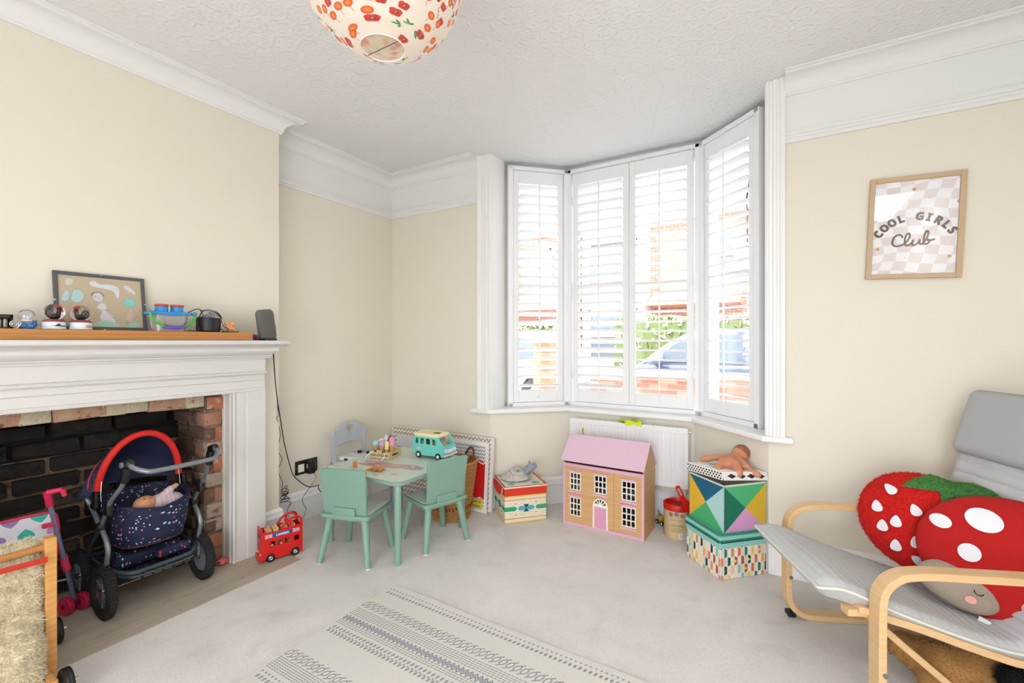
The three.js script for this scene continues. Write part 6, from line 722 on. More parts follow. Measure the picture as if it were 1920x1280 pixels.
// ---------------------------------------------------------------- doll pram in the fireplace
const navyDots = canvas(1024, 512, (c, W, Hh) => { c.fillStyle = '#1b2140'; c.fillRect(0, 0, W, Hh); seed = 61; const f = ['#dfe6ef', '#9fd3e6', '#d9436a', '#cfd3e0', '#d98aa5', '#b9d8ec', '#e8edf4']; for (let k = 0; k < 120; k++) { c.fillStyle = f[k % 7]; c.beginPath(); c.arc(rr(0, W), rr(0, Hh), rr(6, 10), 0, 7); c.fill(); } });
const navy = M(0xffffff, 0.75, { map: re(navyDots, 2.2, 2.8), side: THREE.DoubleSide }), navyPlain = M(0x1a2040, 0.75, { side: THREE.DoubleSide }), tubeGrey = P({ color: 0x8b9196, roughness: 0.35, metalness: 0.55 });
function grid(nu, nv, f) { const p = [], uv = [], ix = []; for (let j = 0; j <= nv; j++) for (let i = 0; i <= nu; i++) { p.push(...f(i / nu, j / nv)); uv.push(i / nu, j / nv); } for (let j = 0; j < nv; j++) for (let i = 0; i < nu; i++) { const a = j * (nu + 1) + i, b = a + nu + 1; ix.push(a, b, a + 1, b, b + 1, a + 1); } const g = new THREE.BufferGeometry(); g.setAttribute('position', new THREE.Float32BufferAttribute(p, 3)); g.setAttribute('uv', new THREE.Float32BufferAttribute(uv, 2)); g.setIndex(ix); g.computeVertexNormals(); return g; }
const lerp = THREE.MathUtils.lerp;
{
  const g = thing('doll_pram', 'navy spotted doll pram with red edged hood standing in the brick fireplace', 'doll pram', [-2.835, 0.0055, 1.945], onWall), cx = -0.02, sup = (a, hx, hz) => { const c = Math.cos(a), s = Math.sin(a); return [Math.sign(c) * Math.abs(c) ** 0.7 * hx, Math.sign(s) * Math.abs(s) ** 0.7 * hz]; };
  // carrycot: outside, rim and inside in one skin
  const rings = [[0.3, 0.02, 0.02], [0.292, 0.135, 0.165], [0.31, 0.15, 0.18], [0.38, 0.166, 0.198], [0.46, 0.173, 0.205], [0.51, 0.176, 0.208], [0.522, 0.174, 0.206], [0.512, 0.168, 0.2], [0.46, 0.163, 0.195], [0.385, 0.15, 0.185], [0.38, 0.01, 0.01]];
  const cot = part('carrycot', grid(64, rings.length - 1, (u, v) => { const k = Math.round(v * (rings.length - 1)), [y, hx, hz] = rings[k], a = u * 6.28318, [x, z] = sup(a, hx, hz), front = Math.max(0, Math.sin(a)); return [cx + x, y - (k > 2 && k < 9 ? 0.035 * front ** 2 * Math.max(0, 1 - Math.abs(x) / 0.2) : 0), -0.13 + z]; }), navy, g);
  const rim = []; for (let i = 0; i < 48; i++) { const a = i / 48 * 6.28318, [x, z] = sup(a, 0.176, 0.208); rim.push([cx + x, 0.52 - 0.035 * Math.max(0, Math.sin(a)) ** 2 * Math.max(0, 1 - Math.abs(x) / 0.2), -0.13 + z]); } part('rim_binding', tube(rim, 0.006, 120, 8, true), navyPlain, cot); part('seam', tube(rim.map(([x, y, z]) => [cx + (x - cx) * 0.83, 0.302, -0.13 + (z + 0.13) * 0.86]), 0.003, 120, 6, true), M(0x5a2b3c, 0.7), cot); part('mattress', grid(40, 6, (u, v) => { const [x, z] = sup(u * 6.28318, 0.148 * v, 0.18 * v); return [cx + x, 0.4 + 0.012 * (1 - v * v), -0.13 + z]; }), navyPlain, cot);
  const hoodAt = (t, s, k = 1) => { const ph = R(10 - 92 * s), q = Math.PI * t, r = 0.285 * Math.sin(q) * (1 - 0.42 * s) * k; return [cx - 0.182 * (1 + (Math.cos(q) > 0 ? 0.42 : 0.08) * s) * Math.cos(q) * k, 0.565 + 0.008 * Math.sin(s * 12) * Math.sin(q) + r * Math.cos(ph) - 0.02 * s, -0.19 + r * Math.sin(ph)]; };
  const hood = part('hood', [grid(36, 24, (u, v) => hoodAt(u, v)), grid(36, 24, (u, v) => hoodAt(u, v, 0.965))], navyPlain, g); part('spotted_side', grid(10, 20, (u, v) => hoodAt(0.02 + u * 0.26, 0.05 + v * 0.8, 1.008)), navy, hood);
  const arc = (s, k) => Array.from({ length: 25 }, (_, i) => hoodAt(0.015 + 0.97 * i / 24, s, k)); part('hood_trim', tube(arc(0, 1), 0.0165, 90, 12), M(0xd8241b, 0.7), hood); part('hood_piping', tube(arc(0.42, 1.01).slice(1, 12), 0.004, 60, 8), M(0xc9304a, 0.6), hood); for (const s of [-1, 1]) part('hood_wire', tube([[cx + s * 0.176, 0.5, -0.15], [cx + s * 0.176, 0.56, -0.16], [cx + s * 0.168, 0.66, -0.17]], 0.003, 20, 6), chrome, hood);
  for (const s of [-1, 1]) part('hood_bracket', [rb(0.02, 0.085, 0.05, 0.012, cx + s * 0.196, 0.535, -0.17), rb(0.024, 0.03, 0.055, 0.01, cx + s * 0.198, 0.505, -0.17)], black, g);
  const Z0 = 0, knX = [-0.205, 0.165];
  for (const s of [0, 1]) { const q = s ? 1 : -1, X = s ? 0.185 : -0.222, kx = knX[s];
    part('handle_arm', tube([[kx, 0.735, 0.17], [kx, 0.66, 0.135], [X, 0.58, 0.06], [X, 0.5, -0.01], [X, 0.42, -0.07]], 0.0105, 40, 10), tubeGrey, g); part('frame_leg', tube([[X, 0.42, -0.07], [X, 0.3, -0.2], [X, 0.13, -0.3]], 0.0105, 30, 10), darkGrey, g); part('frame_leg', tube([[X - q * -0.02, 0.56, -0.24], [X, 0.5, -0.2], [X, 0.435, -0.1], [X, 0.39, -0.03], [X, 0.33, 0.015], [X, 0.25, 0.0], [X, 0.14, 0.0]], 0.0115, 60, 10), tubeGrey, g);
    part('frame_joint', rb(0.03, 0.07, 0.05, 0.012, X, 0.53, 0.02), black, g); part('frame_joint', sph(0.026, X, 0.425, -0.065, 14), black, g); const k = part('handle_knuckle', [T(rb(0.032, 0.09, 0.044, 0.014), kx, 0.715, 0.162, R(20)), T(rb(0.034, 0.046, 0.075, 0.016), kx, 0.765, 0.195, R(-15))], black, g); part('knuckle_button', cyl(0.013, 0.013, 0.012, 0, 0, 0, 18).rotateZ(Math.PI / 2).translate(kx + q * 0.02, 0.765, 0.185), tubeGrey, k);
    for (const z of [0, -0.3]) { const w = part('wheel', [T(new THREE.TorusGeometry(0.103, 0.024, 14, 48), 0, 0, 0, 0, Math.PI / 2)].concat(Array.from({ length: 44 }, (_, i) => T(rb(0.03, 0.006, 0.009, 0.001), 0, Math.cos(i / 44 * 6.283) * 0.1265, Math.sin(i / 44 * 6.283) * 0.1265, -i / 44 * 6.283 + Math.PI * 0))), rubber, g, [X + q * 0.012, 0.1275, z]);
      part('wheel_rim', T(new THREE.TorusGeometry(0.08, 0.007, 8, 40), 0, 0, 0, 0, Math.PI / 2), darkGrey, w); part('spokes', Array.from({ length: 6 }, (_, i) => T(rb(0.008, 0.075, 0.012, 0.003), q * 0.004, Math.cos(i / 6 * 6.283) * 0.042, Math.sin(i / 6 * 6.283) * 0.042, i / 6 * 6.283)), tubeGrey, w); part('rim_disc', T(cyl(0.079, 0.079, 0.006, 0, 0, 0, 36), -q * 0.004, 0, 0, 0, 0, Math.PI / 2), M(0x74797e, 0.4), w); part('hub', T(cyl(0.014, 0.016, 0.03, 0, 0, 0, 18), q * 0.006, 0, 0, 0, 0, Math.PI / 2), chrome, w); } }
  part('handlebar', tube([[knX[0], 0.772, 0.205], [knX[0] + 0.004, 0.757, 0.245], [knX[0] + 0.03, 0.742, 0.285], [knX[0] + 0.075, 0.735, 0.3], [knX[1] - 0.075, 0.735, 0.3], [knX[1] - 0.03, 0.742, 0.285], [knX[1] - 0.004, 0.757, 0.245], [knX[1], 0.772, 0.205]], 0.0115, 80, 12), tubeGrey, g);
  for (const z of [0, -0.3]) part('axle', rod([-0.22, 0.1275, z], [0.185, 0.1275, z], 0.004), steel, g);
  const tr = [[-0.19, 0.215, -0.28], [-0.2, 0.21, 0.0], [-0.14, 0.2, 0.085], [0.1, 0.2, 0.085], [0.165, 0.21, 0.0], [0.155, 0.215, -0.28]]; part('tray_frame', [tube(tr, 0.011, 90, 10, true, 0.2), tube(tr.slice(1, 5).map(([x, y, z]) => [x, y - 0.018, z + 0.012]), 0.007, 60, 8, false, 0.2)], M(0x3d464c, 0.4), g);
  part('shopping_tray', grid(24, 20, (u, v) => { const x = lerp(-0.185, 0.15, u), z = lerp(-0.27, 0.075, v), e = Math.min(u, 1 - u, v, 1 - v) * 6; return [x, 0.205 - 0.05 * Math.min(1, e) + 0.012 * noise.noise(x * 14, z * 14, 2), z]; }), navy, g); part('tray_bag', [T(rb(0.3, 0.075, 0.14, 0.03, 0, 0, 0, 4), -0.02, 0.21, -0.12), T(rb(0.16, 0.05, 0.05, 0.02, 0, 0, 0, 4), 0.06, 0.222, 0.0)], navy, g); part('red_label', rb(0.008, 0.03, 0.03, 0.002, -0.01, 0.225, 0.012), M(0xc92f3f, 0.6), g);
  part('tray_hooks', Array.from({ length: 6 }, (_, i) => rb(0.012, 0.035, 0.008, 0.002, -0.11 + i * 0.045, 0.175, 0.09)), black, g);
  const d = thing('pram_doll', 'baby doll in a striped pale top lying in the navy pram, one arm raised', 'doll', [-2.88, 0.445, 1.955], onWall), skin = M(0xd99a73, 0.5), stripes = M(0xffffff, 0.85, { map: re(field(64, 64, (u) => Math.sin(u * 6.283 * 4) > 0.2 ? [0.86, 0.78, 0.79] : [0.8, 0.72, 0.75]), 12) });
  part('body', soft([[[-0.045, 0.05, 0.015], [-0.055, 0.052, 0.02], 0.046, 0.044], [[-0.085, 0.035, 0.03], [-0.105, 0.03, 0.04], 0.02, 0.016], [[0.07, 0.1, 0.01], [0.085, 0.108, 0.012], 0.013, 0.009], [[0.08, 0.105, 0.006], [0.096, 0.118, 0.008], 0.005, 0.004], [[0.084, 0.104, 0.014], [0.103, 0.113, 0.016], 0.005, 0.004], [[0.0, 0.04, 0.015], [-0.01, 0.045, 0.015], 0.025, 0.025]], 0.004, 0.006), skin, d);
  part('top', soft([[[0.01, 0.04, 0.01], [0.09, 0.035, 0.0], 0.044, 0.04], [[0.03, 0.06, 0.01], [0.068, 0.098, 0.01], 0.022, 0.019], [[0.07, 0.035, 0.03], [0.12, 0.028, 0.03], 0.026, 0.02]], 0.005, 0.008), stripes, d); part('eyes', [rod([-0.066, 0.088, 0.044], [-0.056, 0.09, 0.05], 0.0018), rod([-0.04, 0.09, 0.05], [-0.03, 0.086, 0.05], 0.0018)], M(0x6b3d2c, 0.6), d);
}
{ // folded toy pushchair with hearts
  const hearts = canvas(512, 512, (c, W, Hh) => { c.fillStyle = '#e3e0ea'; c.fillRect(0, 0, W, Hh); const f = ['#c8385c', '#9a7fae', '#c98bbf', '#d7a93c', '#2c3a5e', '#3fb7a8', '#b65a8c']; let k = 0; for (let j = 0; j < 6; j++) for (let i = 0; i < 5; i++) { const x = i * 110 + (j % 2) * 55, y = j * 92 + 40, s = 46; c.save(); c.translate(x, y); c.rotate(k % 2 ? 0 : 0.15); if (j % 2) c.scale(1, -1); c.fillStyle = f[(i * 3 + j * 2 + k++) % 7]; c.beginPath(); c.moveTo(0, s * 0.75); c.bezierCurveTo(-s * 1.3, -s * 0.2, -s * 0.6, -s, 0, -s * 0.35); c.bezierCurveTo(s * 0.6, -s, s * 1.3, -s * 0.2, 0, s * 0.75); c.fill(); c.restore(); } });
  const g = thing('toy_pushchair', 'toy pushchair with heart print fabric and pink wheels at the left of the fireplace', 'toy pushchair', [-2.93, 0.0055, 2.4], onWall), pinkR = M(0xc4204c, 0.4), blue = P({ color: 0x8792ab, roughness: 0.35, metalness: 0.5 });
  for (const s of [-1, 1]) { const x = s > 0 ? 0.0 : -0.3, dx = s > 0 ? 0.03 : 0.0, q = (t) => [x + lerp(0.02, 0.165, t) * (s > 0 ? 1 : -0.6), lerp(0.66, 0.06, t), lerp(0.12, -0.09, t)];
    part('frame_tube', rod(q(0), q(1), 0.0095, 0.0095), blue, g); const hd = part('handle', [rod(q(-0.02), q(0.09), 0.014, 0.014), rod(q(-0.02), [q(-0.02)[0] + 0.045, q(-0.02)[1] + 0.006, q(-0.02)[2] + 0.02], 0.013, 0.011), rod([q(-0.02)[0] + 0.045, q(-0.02)[1] + 0.006, q(-0.02)[2] + 0.02], [q(-0.02)[0] + 0.052, q(-0.02)[1] - 0.025, q(-0.02)[2] + 0.022], 0.011, 0.009)], pinkR, g);
    part('joint', [T(rb(0.03, 0.09, 0.03, 0.01), ...q(0.62), 0, 0, 0.2), rb(0.045, 0.02, 0.02, 0.006, q(0.25)[0] - 0.02, q(0.25)[1], q(0.25)[2])], pinkR, g); part('brace', rod(q(0.78), [q(0.78)[0] - 0.12, q(0.78)[1] + 0.02, q(0.78)[2]], 0.006), steel, g);
    for (const k of [-1, 1]) { const w = part('wheel', T(lathe([[0.012, -0.013], [0.04, -0.013], [0.043, -0.008], [0.043, 0.008], [0.04, 0.013], [0.012, 0.013]], 28), q(1)[0] + k * 0.03, 0.043, q(1)[2], 0, 0.35, Math.PI / 2), pinkR, g); part('wheel_hub', T(cyl(0.03, 0.03, 0.012, 0, 0, 0, 20), q(1)[0] + k * 0.03, 0.043, q(1)[2], 0, 0.35, Math.PI / 2), M(0xa5173d, 0.5), w); } }
  part('fabric_seat', grid(16, 12, (u, v) => [lerp(-0.3, 0.045, u) + v * 0.03 * (u > 0.5 ? 1 : -1), lerp(0.565, 0.3, v), 0.085 - 0.09 * v - 0.03 * Math.sin(u * Math.PI)]), M(0xffffff, 0.8, { map: re(hearts, 0.85, 0.66), side: THREE.DoubleSide }), g); part('fabric_edge', tube([[-0.3, 0.567, 0.086], [-0.12, 0.567, 0.056], [0.046, 0.567, 0.086], [0.075, 0.44, 0.045], [0.075, 0.3, -0.004]], 0.006, 60, 8, false, 0.3), pinkR, g);
}
{ // pine doll wagon with a sheepskin
  const g = thing('doll_wagon', 'pine doll wagon with round rail and black wheels at the bottom left corner', 'toy wagon', [-2.47, 0, 2.66], onWall), z0 = 0.0;
  for (const s of [-1, 1]) { part('post', rb(0.034, 0.535, 0.046, 0.004, s * 0.205, 0.315, 0), pine, g); part('side_rail', rb(0.03, 0.06, 0.4, 0.004, s * 0.205, 0.13, -0.2), pine, g); part('back_post', rb(0.03, 0.24, 0.04, 0.004, s * 0.205, 0.22, -0.38), pine, g); for (const [wx, z] of [[0.215, 0.15], [0.3, -0.31]]) { const w = part('wheel', T(lathe([[0.01, -0.013], [0.055, -0.013], [0.058, -0.008], [0.058, -0.003], [0.056, 0], [0.058, 0.003], [0.058, 0.008], [0.055, 0.013], [0.01, 0.013]], 28), s * wx, 0.058, z, 0, 0, Math.PI / 2), black, g); part('axle_end', T(cyl(0.006, 0.006, 0.036, 0, 0, 0, 12), s * (wx + 0.015), 0.058, z, 0, 0, Math.PI / 2), chrome, w); } }
  part('handle_rail', rod([-0.205, 0.548, 0], [0.205, 0.548, 0], 0.0135), pineDark, g); part('wagon_floor', rb(0.38, 0.014, 0.4, 0.003, 0, 0.115, -0.19), pine, g); part('lower_rail', rb(0.4, 0.04, 0.02, 0.003, 0, 0.14, 0.012), pine, g); for (const s of [-1, 1]) part('axle_arm', rb(0.024, 0.036, 0.16, 0.004, s * 0.18, 0.075, 0.08), pine, g); for (const [wx, z] of [[0.215, 0.15], [0.3, -0.31]]) part('axle', rod([-wx, 0.058, z], [wx, 0.058, z], 0.006), steel, g);
  single('red_strap', 'red strap stretched across the sheepskin on the pine wagon', 'strap', grid(30, 2, (u, v) => [lerp(-0.2, 0.19, u), 0.5 + 0.012 * Math.sin(u * 3.1) + v * 0.022, 0.045 + 0.012 * Math.sin(u * Math.PI)]), M(0xc43322, 0.6, { side: THREE.DoubleSide }), [-2.47, 0, 2.66], [0, onWall, 0]);
  const skinG = soft([[[-0.16, 0.525, -0.06], [0.15, 0.535, -0.05], 0.045, 0.04], [[-0.16, 0.45, -0.04], [0.15, 0.46, -0.03], 0.05, 0.045], [[-0.17, 0.36, -0.035], [0.14, 0.37, -0.025], 0.055, 0.05], [[-0.17, 0.26, -0.03], [0.14, 0.27, -0.02], 0.06, 0.052], [[-0.12, 0.2, 0.06], [-0.12, 0.05, 0.09], 0.075, 0.055], [[0.1, 0.2, 0.05], [0.12, 0.06, 0.07], 0.07, 0.05], [[-0.01, 0.22, 0.03], [0.0, 0.06, 0.06], 0.06, 0.045]], 0.011, 0.02, (x, y, z) => 0.008 * noise.noise(x * 24, y * 24, z * 24)), fleece = M(0xe6d8b8, 1, { bumpMap: re(grain, 5), bumpScale: 0.006 });
  const f = thing('sheepskin', 'cream sheepskin draped over the pine doll wagon', 'sheepskin', [-2.47, 0, 2.66], onWall); part('hide', skinG, fleece, f); part('wool', fur(skinG, 42000, 0.017, 0.0011, 0.9), M(0xe9dcbe, 0.95, { side: THREE.DoubleSide }), f).userData.kind = 'stuff';
  const wr = thing('sweet_wrapper', 'crumpled pink and gold sweet wrapper by the pram wheel and hearth', 'wrapper', [-2.9, 0.006, 1.6]), wg = new THREE.IcosahedronGeometry(0.026, 3), p = wg.attributes.position; for (let i = 0; i < p.count; i++) { const n1 = 1 + 0.5 * noise.noise(p.getX(i) * 70, p.getY(i) * 70, p.getZ(i) * 70); p.setXYZ(i, p.getX(i) * n1, Math.max(0, 0.02 + p.getY(i) * 0.8 * n1), p.getZ(i) * 1.3 * n1); } part('foil', toCreasedNormals(wg, 0.3), P({ color: 0xcf6d63, roughness: 0.35, metalness: 0.3 }), wr); part('foil_end', T(new THREE.ConeGeometry(0.016, 0.03, 9, 1), 0, 0.016, -0.035, Math.PI / 2 + 0.4), P({ color: 0xc9a64a, roughness: 0.3, metalness: 0.6 }), wr);
}

// ---------------------------------------------------------------- bentwood armchair with cushions
const chairAt = [0.143, 0, 0.746], chairTurn = 0.421;
{
  const g = thing('armchair', 'bentwood birch armchair with grey quilted cushion at the right of the room', 'armchair', chairAt, chairTurn);
  const strip = (pts, t, w, z) => { const cv = new THREE.CatmullRomCurve3(pts.map(([x, y]) => V3(x, y, 0)), false, 'catmullrom', 0.5), N = 90, P0 = cv.getPoints(N), outer = [], inner = []; for (let i = 0; i <= N; i++) { const a = P0[Math.max(0, i - 1)], b = P0[Math.min(N, i + 1)], d = b.clone().sub(a).normalize(); outer.push([P0[i].x - d.y * t / 2, P0[i].y + d.x * t / 2]); inner.push([P0[i].x + d.y * t / 2, P0[i].y - d.x * t / 2]); } return boxUV(T(ext(shape([...outer, ...inner.reverse()]), w, 0.003, 2), 0, 0, z - w / 2)); };
  const arm = []; arm.push([0.72, 0.545], [0.5, 0.549], [0.3, 0.55], [0.16, 0.55]); for (let i = 1; i <= 7; i++) { const a = i / 8 * Math.PI / 2; arm.push([0.115 - 0.1 * Math.sin(a), 0.444 + 0.1 * Math.cos(a)]); } arm.push([0.0135, 0.42], [0.012, 0.3], [0.012, 0.16]); for (let i = 1; i <= 7; i++) { const a = i / 8 * Math.PI / 2; arm.push([0.012 + 0.1 * (1 - Math.cos(a)), 0.115 - 0.1 * Math.sin(a)]); } arm.push([0.15, 0.0135], [0.35, 0.0135], [0.78, 0.0135]);
  for (const s of [-1, 1]) {
    const z = s * 0.325, f = part('side_frame', strip(arm, 0.026, 0.058, z), birch, g); part('bolt', cyl(0.0085, 0.0085, 0.004, 0, 0, 0, 18).rotateX(Math.PI / 2).translate(0.018, 0.205, z + s * 0 + 0.0305), steel, f); part('foot_cap', rb(0.034, 0.02, 0.05, 0.004, 0.028, 0.018, z), black, f);
    part('seat_rail', strip([[-0.06, 0.375], [0.02, 0.372], [0.2, 0.325], [0.4, 0.26], [0.52, 0.235], [0.6, 0.29], [0.66, 0.42], [0.76, 0.72], [0.86, 1.02]], 0.026, 0.05, s * 0.262), birch, g); part('strut', strip([[-0.02, 0.385], [0.06, 0.32], [0.2, 0.2], [0.36, 0.07], [0.46, 0.03], [0.6, 0.02]], 0.024, 0.05, s * 0.205), birch, g);
  }
  part('front_slat', T(rb(0.07, 0.024, 0.6, 0.005), 0.005, 0.388, 0, 0, 0, R(-8)), birch, g); part('back_slat', T(rb(0.02, 0.06, 0.56, 0.005), 0.67, 0.5, 0, 0, 0, R(-18)), birch, g); part('rear_rail', rb(0.05, 0.024, 0.66, 0.004, 0.6, 0.012 + 0.026, 0), birch, g);
  part('webbing', grid(12, 10, (u, v) => { const x = lerp(0.0, 0.52, u), y = 0.374 - (x > 0 ? 0.26 * x : 0) - 0.012; return [x, y, lerp(-0.25, 0.25, v)]; }), M(0x8e9094, 0.9, { side: THREE.DoubleSide }), g);
  // quilted cushion: top and underside pinched at the edges
  const spine = new THREE.CatmullRomCurve3([[-0.155, 0.455], [-0.06, 0.452], [0.08, 0.395], [0.25, 0.335], [0.42, 0.285], [0.53, 0.275], [0.6, 0.34], [0.655, 0.5], [0.72, 0.72], [0.78, 0.92], [0.835, 1.085]].map(([x, y]) => V3(x, y, 0)), false, 'catmullrom', 0.5), total = spine.getLength();
  const cush = (u, v, side) => { const p = spine.getPointAt(Math.min(1, Math.max(0, u))), t = spine.getTangentAt(Math.min(1, Math.max(0, u))), n = V3(-t.y, t.x, 0), e = Math.min(1, (1 - Math.abs(v * 2 - 1)) * 7), e2 = Math.min(1, Math.min(u, 1 - u) * 26), pin = Math.sqrt(1 - (1 - Math.min(e, 1)) ** 2) * Math.sqrt(1 - (1 - e2) ** 2), s = u * total, seat = u < 0.5, pitch = seat ? 0.036 : 0.052, q = Math.abs(Math.sin(Math.PI * s / pitch)), wob = noise.noise(s * 5, v * 4, 3) * 0.008 + noise.noise(s * 12, v * 9, 7) * 0.003, th = (side > 0 ? 0.02 + (seat ? 0.0042 : 0.012) * q ** 0.5 + wob : -0.05 + wob * 0.6) * pin; const w = 0.575 * (1 - 0.04 * Math.max(0, 1 - u * 9) ** 2); return [p.x + n.x * th, p.y + n.y * th, (v - 0.5) * w]; };
  const fab = M(0xc3c4c4, 0.95, { bumpMap: re(weave, 2, 2), bumpScale: 0.0006, side: THREE.DoubleSide }), c = part('cushion', [grid(360, 26, (u, v) => cush(u, 1 - v, 1)), grid(200, 20, (u, v) => cush(u, v, -1))], fab, g);
  const edge = []; for (let i = 0; i <= 60; i++) edge.push(cush(i / 60, 1, 0)); for (let i = 1; i < 14; i++) edge.push(cush(1, 1 - i / 14, 0)); for (let i = 0; i <= 60; i++) edge.push(cush(1 - i / 60, 0, 0)); for (let i = 1; i < 14; i++) edge.push(cush(0, i / 14, 0)); part('piping', tube(edge, 0.0055, 420, 8, true), M(0xd9dacd, 0.8), c); part('zip_pull', rb(0.03, 0.008, 0.012, 0.003, 0.56, 0.262, 0.29), steel, c);
  const hp = new RoundedBoxGeometry(0.07, 0.3, 0.56, 6, 0.034), q = hp.attributes.position; for (let i = 0; i < q.count; i++) { const x = q.getX(i), y = q.getY(i), z = q.getZ(i), k = 1 + 0.5 * Math.max(0, 1 - (y / 0.15) ** 2) * Math.max(0, 1 - (z / 0.3) ** 2); q.setX(i, x * k + 0.004 * noise.noise(y * 14, z * 14, 5)); } hp.computeVertexNormals(); part('head_pillow', T(hp, 0.768, 0.985, 0, 0, 0, R(-18)), M(0xb7b9b9, 0.95, { bumpMap: re(weave, 14), bumpScale: 0.0006 }), c);
}
// inflated cushion shapes: an outline in polar form blown up to both sides
function pillow(outline, thick, n = 96, m = 18) {
  const at = (a, r) => { const [ox, oy] = outline(a), z = thick * Math.pow(Math.max(0, 1 - r ** 2.4), 0.62); return [ox * r, oy * r, z]; };
  const surf = (x, y) => { const a = Math.atan2(y, x), [ox, oy] = outline(a), r = Math.min(1, Math.hypot(x, y) / Math.hypot(ox, oy)); return thick * Math.pow(Math.max(0, 1 - r ** 2.4), 0.62); };
  const f = (s) => grid(n, m, (u, v) => { const p = at(s * u * Math.PI * 2, 1 - (1 - v) ** 1.7); p[2] = s * p[2] + 0.004 * noise.noise(p[0] * 12, p[1] * 12, s); return p; });
  return { geo: merge([f(1), f(-1)]), surf };
}
function applique(inside, surf, box, lift, n = 90) { // a felt shape laid on the cushion, finely meshed so that it follows the curve
  const [x0, x1, y0, y1] = box, p = [], at = (i, j) => { const x = lerp(x0, x1, i / n), y = lerp(y0, y1, j / n); return [x, y, surf(x, y) + lift]; };
  for (let i = 0; i < n; i++) for (let j = 0; j < n; j++) { const c = at(i + 0.5, j + 0.5); if (inside(c[0], c[1])) { const a = at(i, j), b = at(i + 1, j), d = at(i + 1, j + 1), e = at(i, j + 1); p.push(...a, ...b, ...d, ...a, ...d, ...e); } }
  const g = new THREE.BufferGeometry(); g.setAttribute('position', new THREE.Float32BufferAttribute(p, 3)); const w = mergeVertices(g, 1e-5); w.computeVertexNormals(); return w;
}
const inPoly = (poly) => (x, y) => { let c = false; for (let i = 0, j = poly.length - 1; i < poly.length; j = i++) { const [xi, yi] = poly[i], [xj, yj] = poly[j]; if ((yi > y) !== (yj > y) && x < (xj - xi) * (y - yi) / (yj - yi) + xi) c = !c; } return c; };
function seed2(surf, x, y, a, b, rot, tear, lift) { const c = Math.cos(rot), s = Math.sin(rot); return grid(24, 4, (u, v) => { const t = u * 6.28318, k = tear ? 1 - 0.35 * Math.sin(t) : 1, lx = a * k * Math.cos(t) * v, ly = b * Math.sin(t) * v * (tear && Math.sin(t) > 0 ? 1.25 : 1), X = x + lx * c - ly * s, Y = y + lx * s + ly * c; return [X, Y, surf(X, Y) + lift]; }); }
const redPlush = M(0xc8150f, 0.95, { bumpMap: re(grain, 4), bumpScale: 0.004}), redFelt = M(0xb01210, 0.95, { bumpMap: re(grain, 8), bumpScale: 0.002 }), whiteFelt = M(0xe6e5e9, 0.95), greenPlush = M(0x4f8a45, 0.95, { bumpMap: re(grain, 6), bumpScale: 0.004 });
function placeOnChair(o, lx, ly, lz, ry, rx, rz) { const c = Math.cos(chairTurn), s = Math.sin(chairTurn); o.position.set(chairAt[0] + lx * c + lz * s, ly, chairAt[2] - lx * s + lz * c); o.rotation.order = 'YXZ'; o.rotation.set(rx, chairTurn + ry, rz); }
{
  const g = thing('strawberry_cushion', 'fluffy red strawberry cushion with green leaf top and white seeds, farther back in the armchair', 'cushion'); placeOnChair(g, 0.555, 0.555, -0.11, R(-30), R(-14), R(-9));
  const ol = (a) => { const s = Math.sin(a), r = 0.232 + 0.045 * Math.abs(Math.cos(a)) + (s < 0 ? 0.012 * -s : -0.03 * s ** 4); return [r * Math.cos(a) * 1.08, r * s * 0.92]; }, { geo, surf } = pillow(ol, 0.105); part('plush_cover', boxUV(geo), redPlush, g);
  part('plush_pile', fur(clean(boxUV(geo.clone())), 16000, 0.009, 0.0011, 0.8, (p) => p.z > -0.01), redPlush, g).userData.kind = 'stuff';
  const leafPoly = [[-0.17, 0.115], [-0.135, 0.16], [-0.08, 0.2], [0.0, 0.195], [0.06, 0.21], [0.13, 0.19], [0.2, 0.15], [0.225, 0.08], [0.15, 0.105], [0.14, 0.075], [0.06, 0.1], [0.03, 0.135], [-0.03, 0.07], [-0.045, 0.135], [-0.1, 0.125]]; const lf = applique(inPoly(leafPoly), surf, [-0.24, 0.24, 0.05, 0.215], 0.008, 130); part('leaf', boxUV(lf), greenPlush, g); part('leaf_pile', fur(clean(boxUV(lf.clone())), 3500, 0.008, 0.0011, 0.7), greenPlush, g).userData.kind = 'stuff';
  for (const [x, y, r] of [[-0.2, 0.09, 0.9], [-0.235, 0.0, 0.25], [-0.11, 0.03, 0.5], [-0.165, -0.04, 0.1], [-0.205, -0.075, 0.15], [-0.09, -0.1, 0.3], [-0.15, -0.14, 0.2], [-0.07, -0.17, 1.2], [0.04, -0.02, 0.3], [0.1, -0.12, 0.3], [0.16, 0.02, 0.2]]) part('seed', seed2(surf, x, y, 0.0185, 0.022, r, true, 0.009), whiteFelt, g);
}
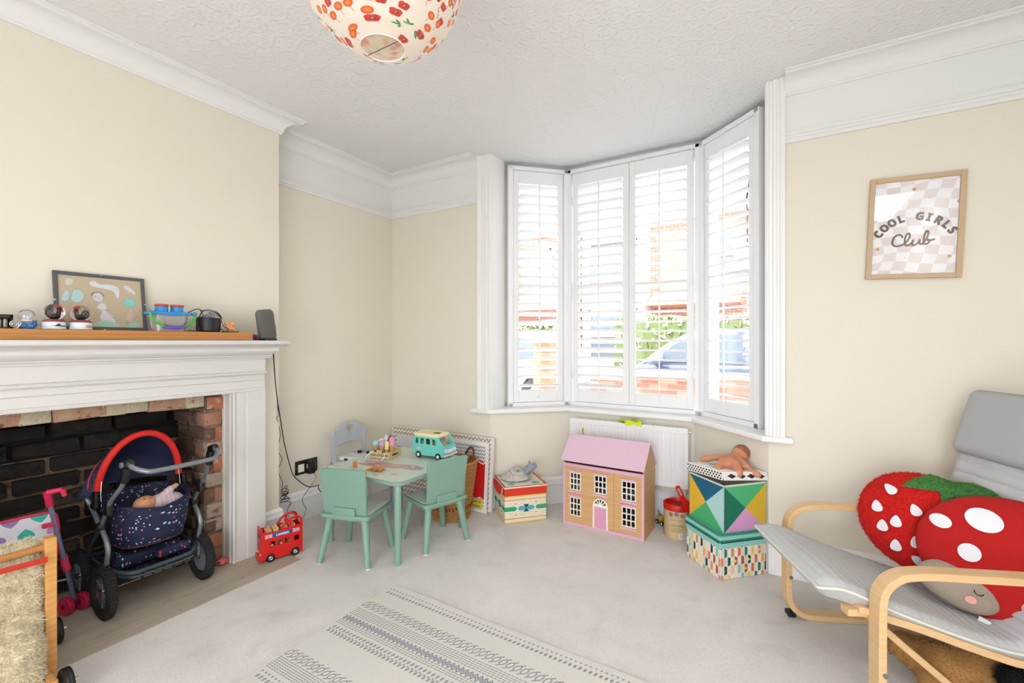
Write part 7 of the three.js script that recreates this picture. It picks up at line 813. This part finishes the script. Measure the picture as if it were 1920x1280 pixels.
{
  const g = thing('strawberry_hat_cushion', 'darker red cushion with round white spots and a sleepy beige face, nearest in the armchair', 'cushion'); placeOnChair(g, 0.7, 0.5, 0.12, R(-22), R(-12), R(-14));
  const ol = (a) => { const r = 0.283 + 0.035 * Math.cos(2 * a) - 0.02 * Math.sin(a); return [r * Math.cos(a) * 1.12, r * Math.sin(a) * 0.98]; }, { geo, surf } = pillow(ol, 0.1); part('felt_cap', boxUV(geo), redFelt, g);
  for (const [x, y, a, b, r] of [[-0.305, 0.05, 0.03, 0.026, 0], [-0.195, 0.105, 0.052, 0.043, 0.1], [-0.215, -0.03, 0.032, 0.033, 0.3], [-0.02, 0.03, 0.046, 0.036, 0.1], [0.02, -0.15, 0.042, 0.034, 0], [0.2, 0.12, 0.035, 0.03, 0]]) part('spot', seed2(surf, x, y, a, b, r, false, 0.005), whiteFelt, g);
  const of = (a) => { const r = 0.1 + 0.012 * Math.cos(2 * a); return [r * Math.cos(a) * 1.12, r * Math.sin(a) * 0.86]; }, fp = pillow(of, 0.05, 60, 12), face = part('face', boxUV(fp.geo), M(0xa39484, 0.9, { bumpMap: re(weave, 20), bumpScale: 0.0008 }), g, [-0.21, -0.17, 0.045], [0, 0, R(-10)]);
  for (const [x, y] of [[-0.045, 0.03], [0.04, 0.02]]) part('eye', tube(Array.from({ length: 9 }, (_, i) => { const a = Math.PI + i / 8 * Math.PI, X = x + 0.014 * Math.cos(a), Y = y + 0.012 * Math.sin(a); return [X, Y, fp.surf(X, Y) + 0.003]; }), 0.0018, 24, 6), black, face); part('cheek', seed2(fp.surf, 0.03, -0.02, 0.017, 0.014, 0.2, false, 0.003), M(0xe8a7a0, 0.9), face); part('tag', rb(0.035, 0.03, 0.001, 0.0004, 0.1, -0.075, 0.012), whiteFelt, face);
}
{ // plush dog under the chair
  const g = thing('plush_dog', 'brown plush dog with a bushy black tail lying under the armchair', 'soft toy'); placeOnChair(g, 0.52, 0.001, 0.1, 0, 0, 0);
  const bodyG = soft([[[-0.14, 0.09, 0.02], [0.1, 0.1, -0.02], 0.085, 0.09], [[-0.2, 0.06, 0.06], [-0.12, 0.05, 0.14], 0.05, 0.035], [[0.12, 0.09, -0.06], [0.22, 0.1, -0.1], 0.075, 0.06], [[0.05, 0.05, 0.05], [-0.04, 0.03, 0.16], 0.05, 0.03], [[-0.2, 0.1, -0.04], [-0.24, 0.12, -0.06], 0.055, 0.05]], 0.01, 0.015), brownFur = M(0xa77a45, 1, { bumpMap: re(grain, 5), bumpScale: 0.006 }); part('body', bodyG, brownFur, g); part('coat', fur(bodyG, 6000, 0.014, 0.001, 0.8), brownFur, g).userData.kind = 'stuff';
  const tailG = soft([[[0.0, 0.14, 0.13], [0.08, 0.1, 0.16], 0.035, 0.04], [[0.08, 0.1, 0.16], [0.2, 0.06, 0.18], 0.04, 0.034], [[0.2, 0.06, 0.18], [0.3, 0.04, 0.2], 0.034, 0.02]], 0.008, 0.01), tf = M(0x0c0c0c, 0.95, { side: THREE.DoubleSide }), t = part('tail', tailG, tf, g); part('tail_fur', fur(tailG, 7000, 0.026, 0.0013, 0.6), tf, t).userData.kind = 'stuff';
}
renderer.render(scene, camera);
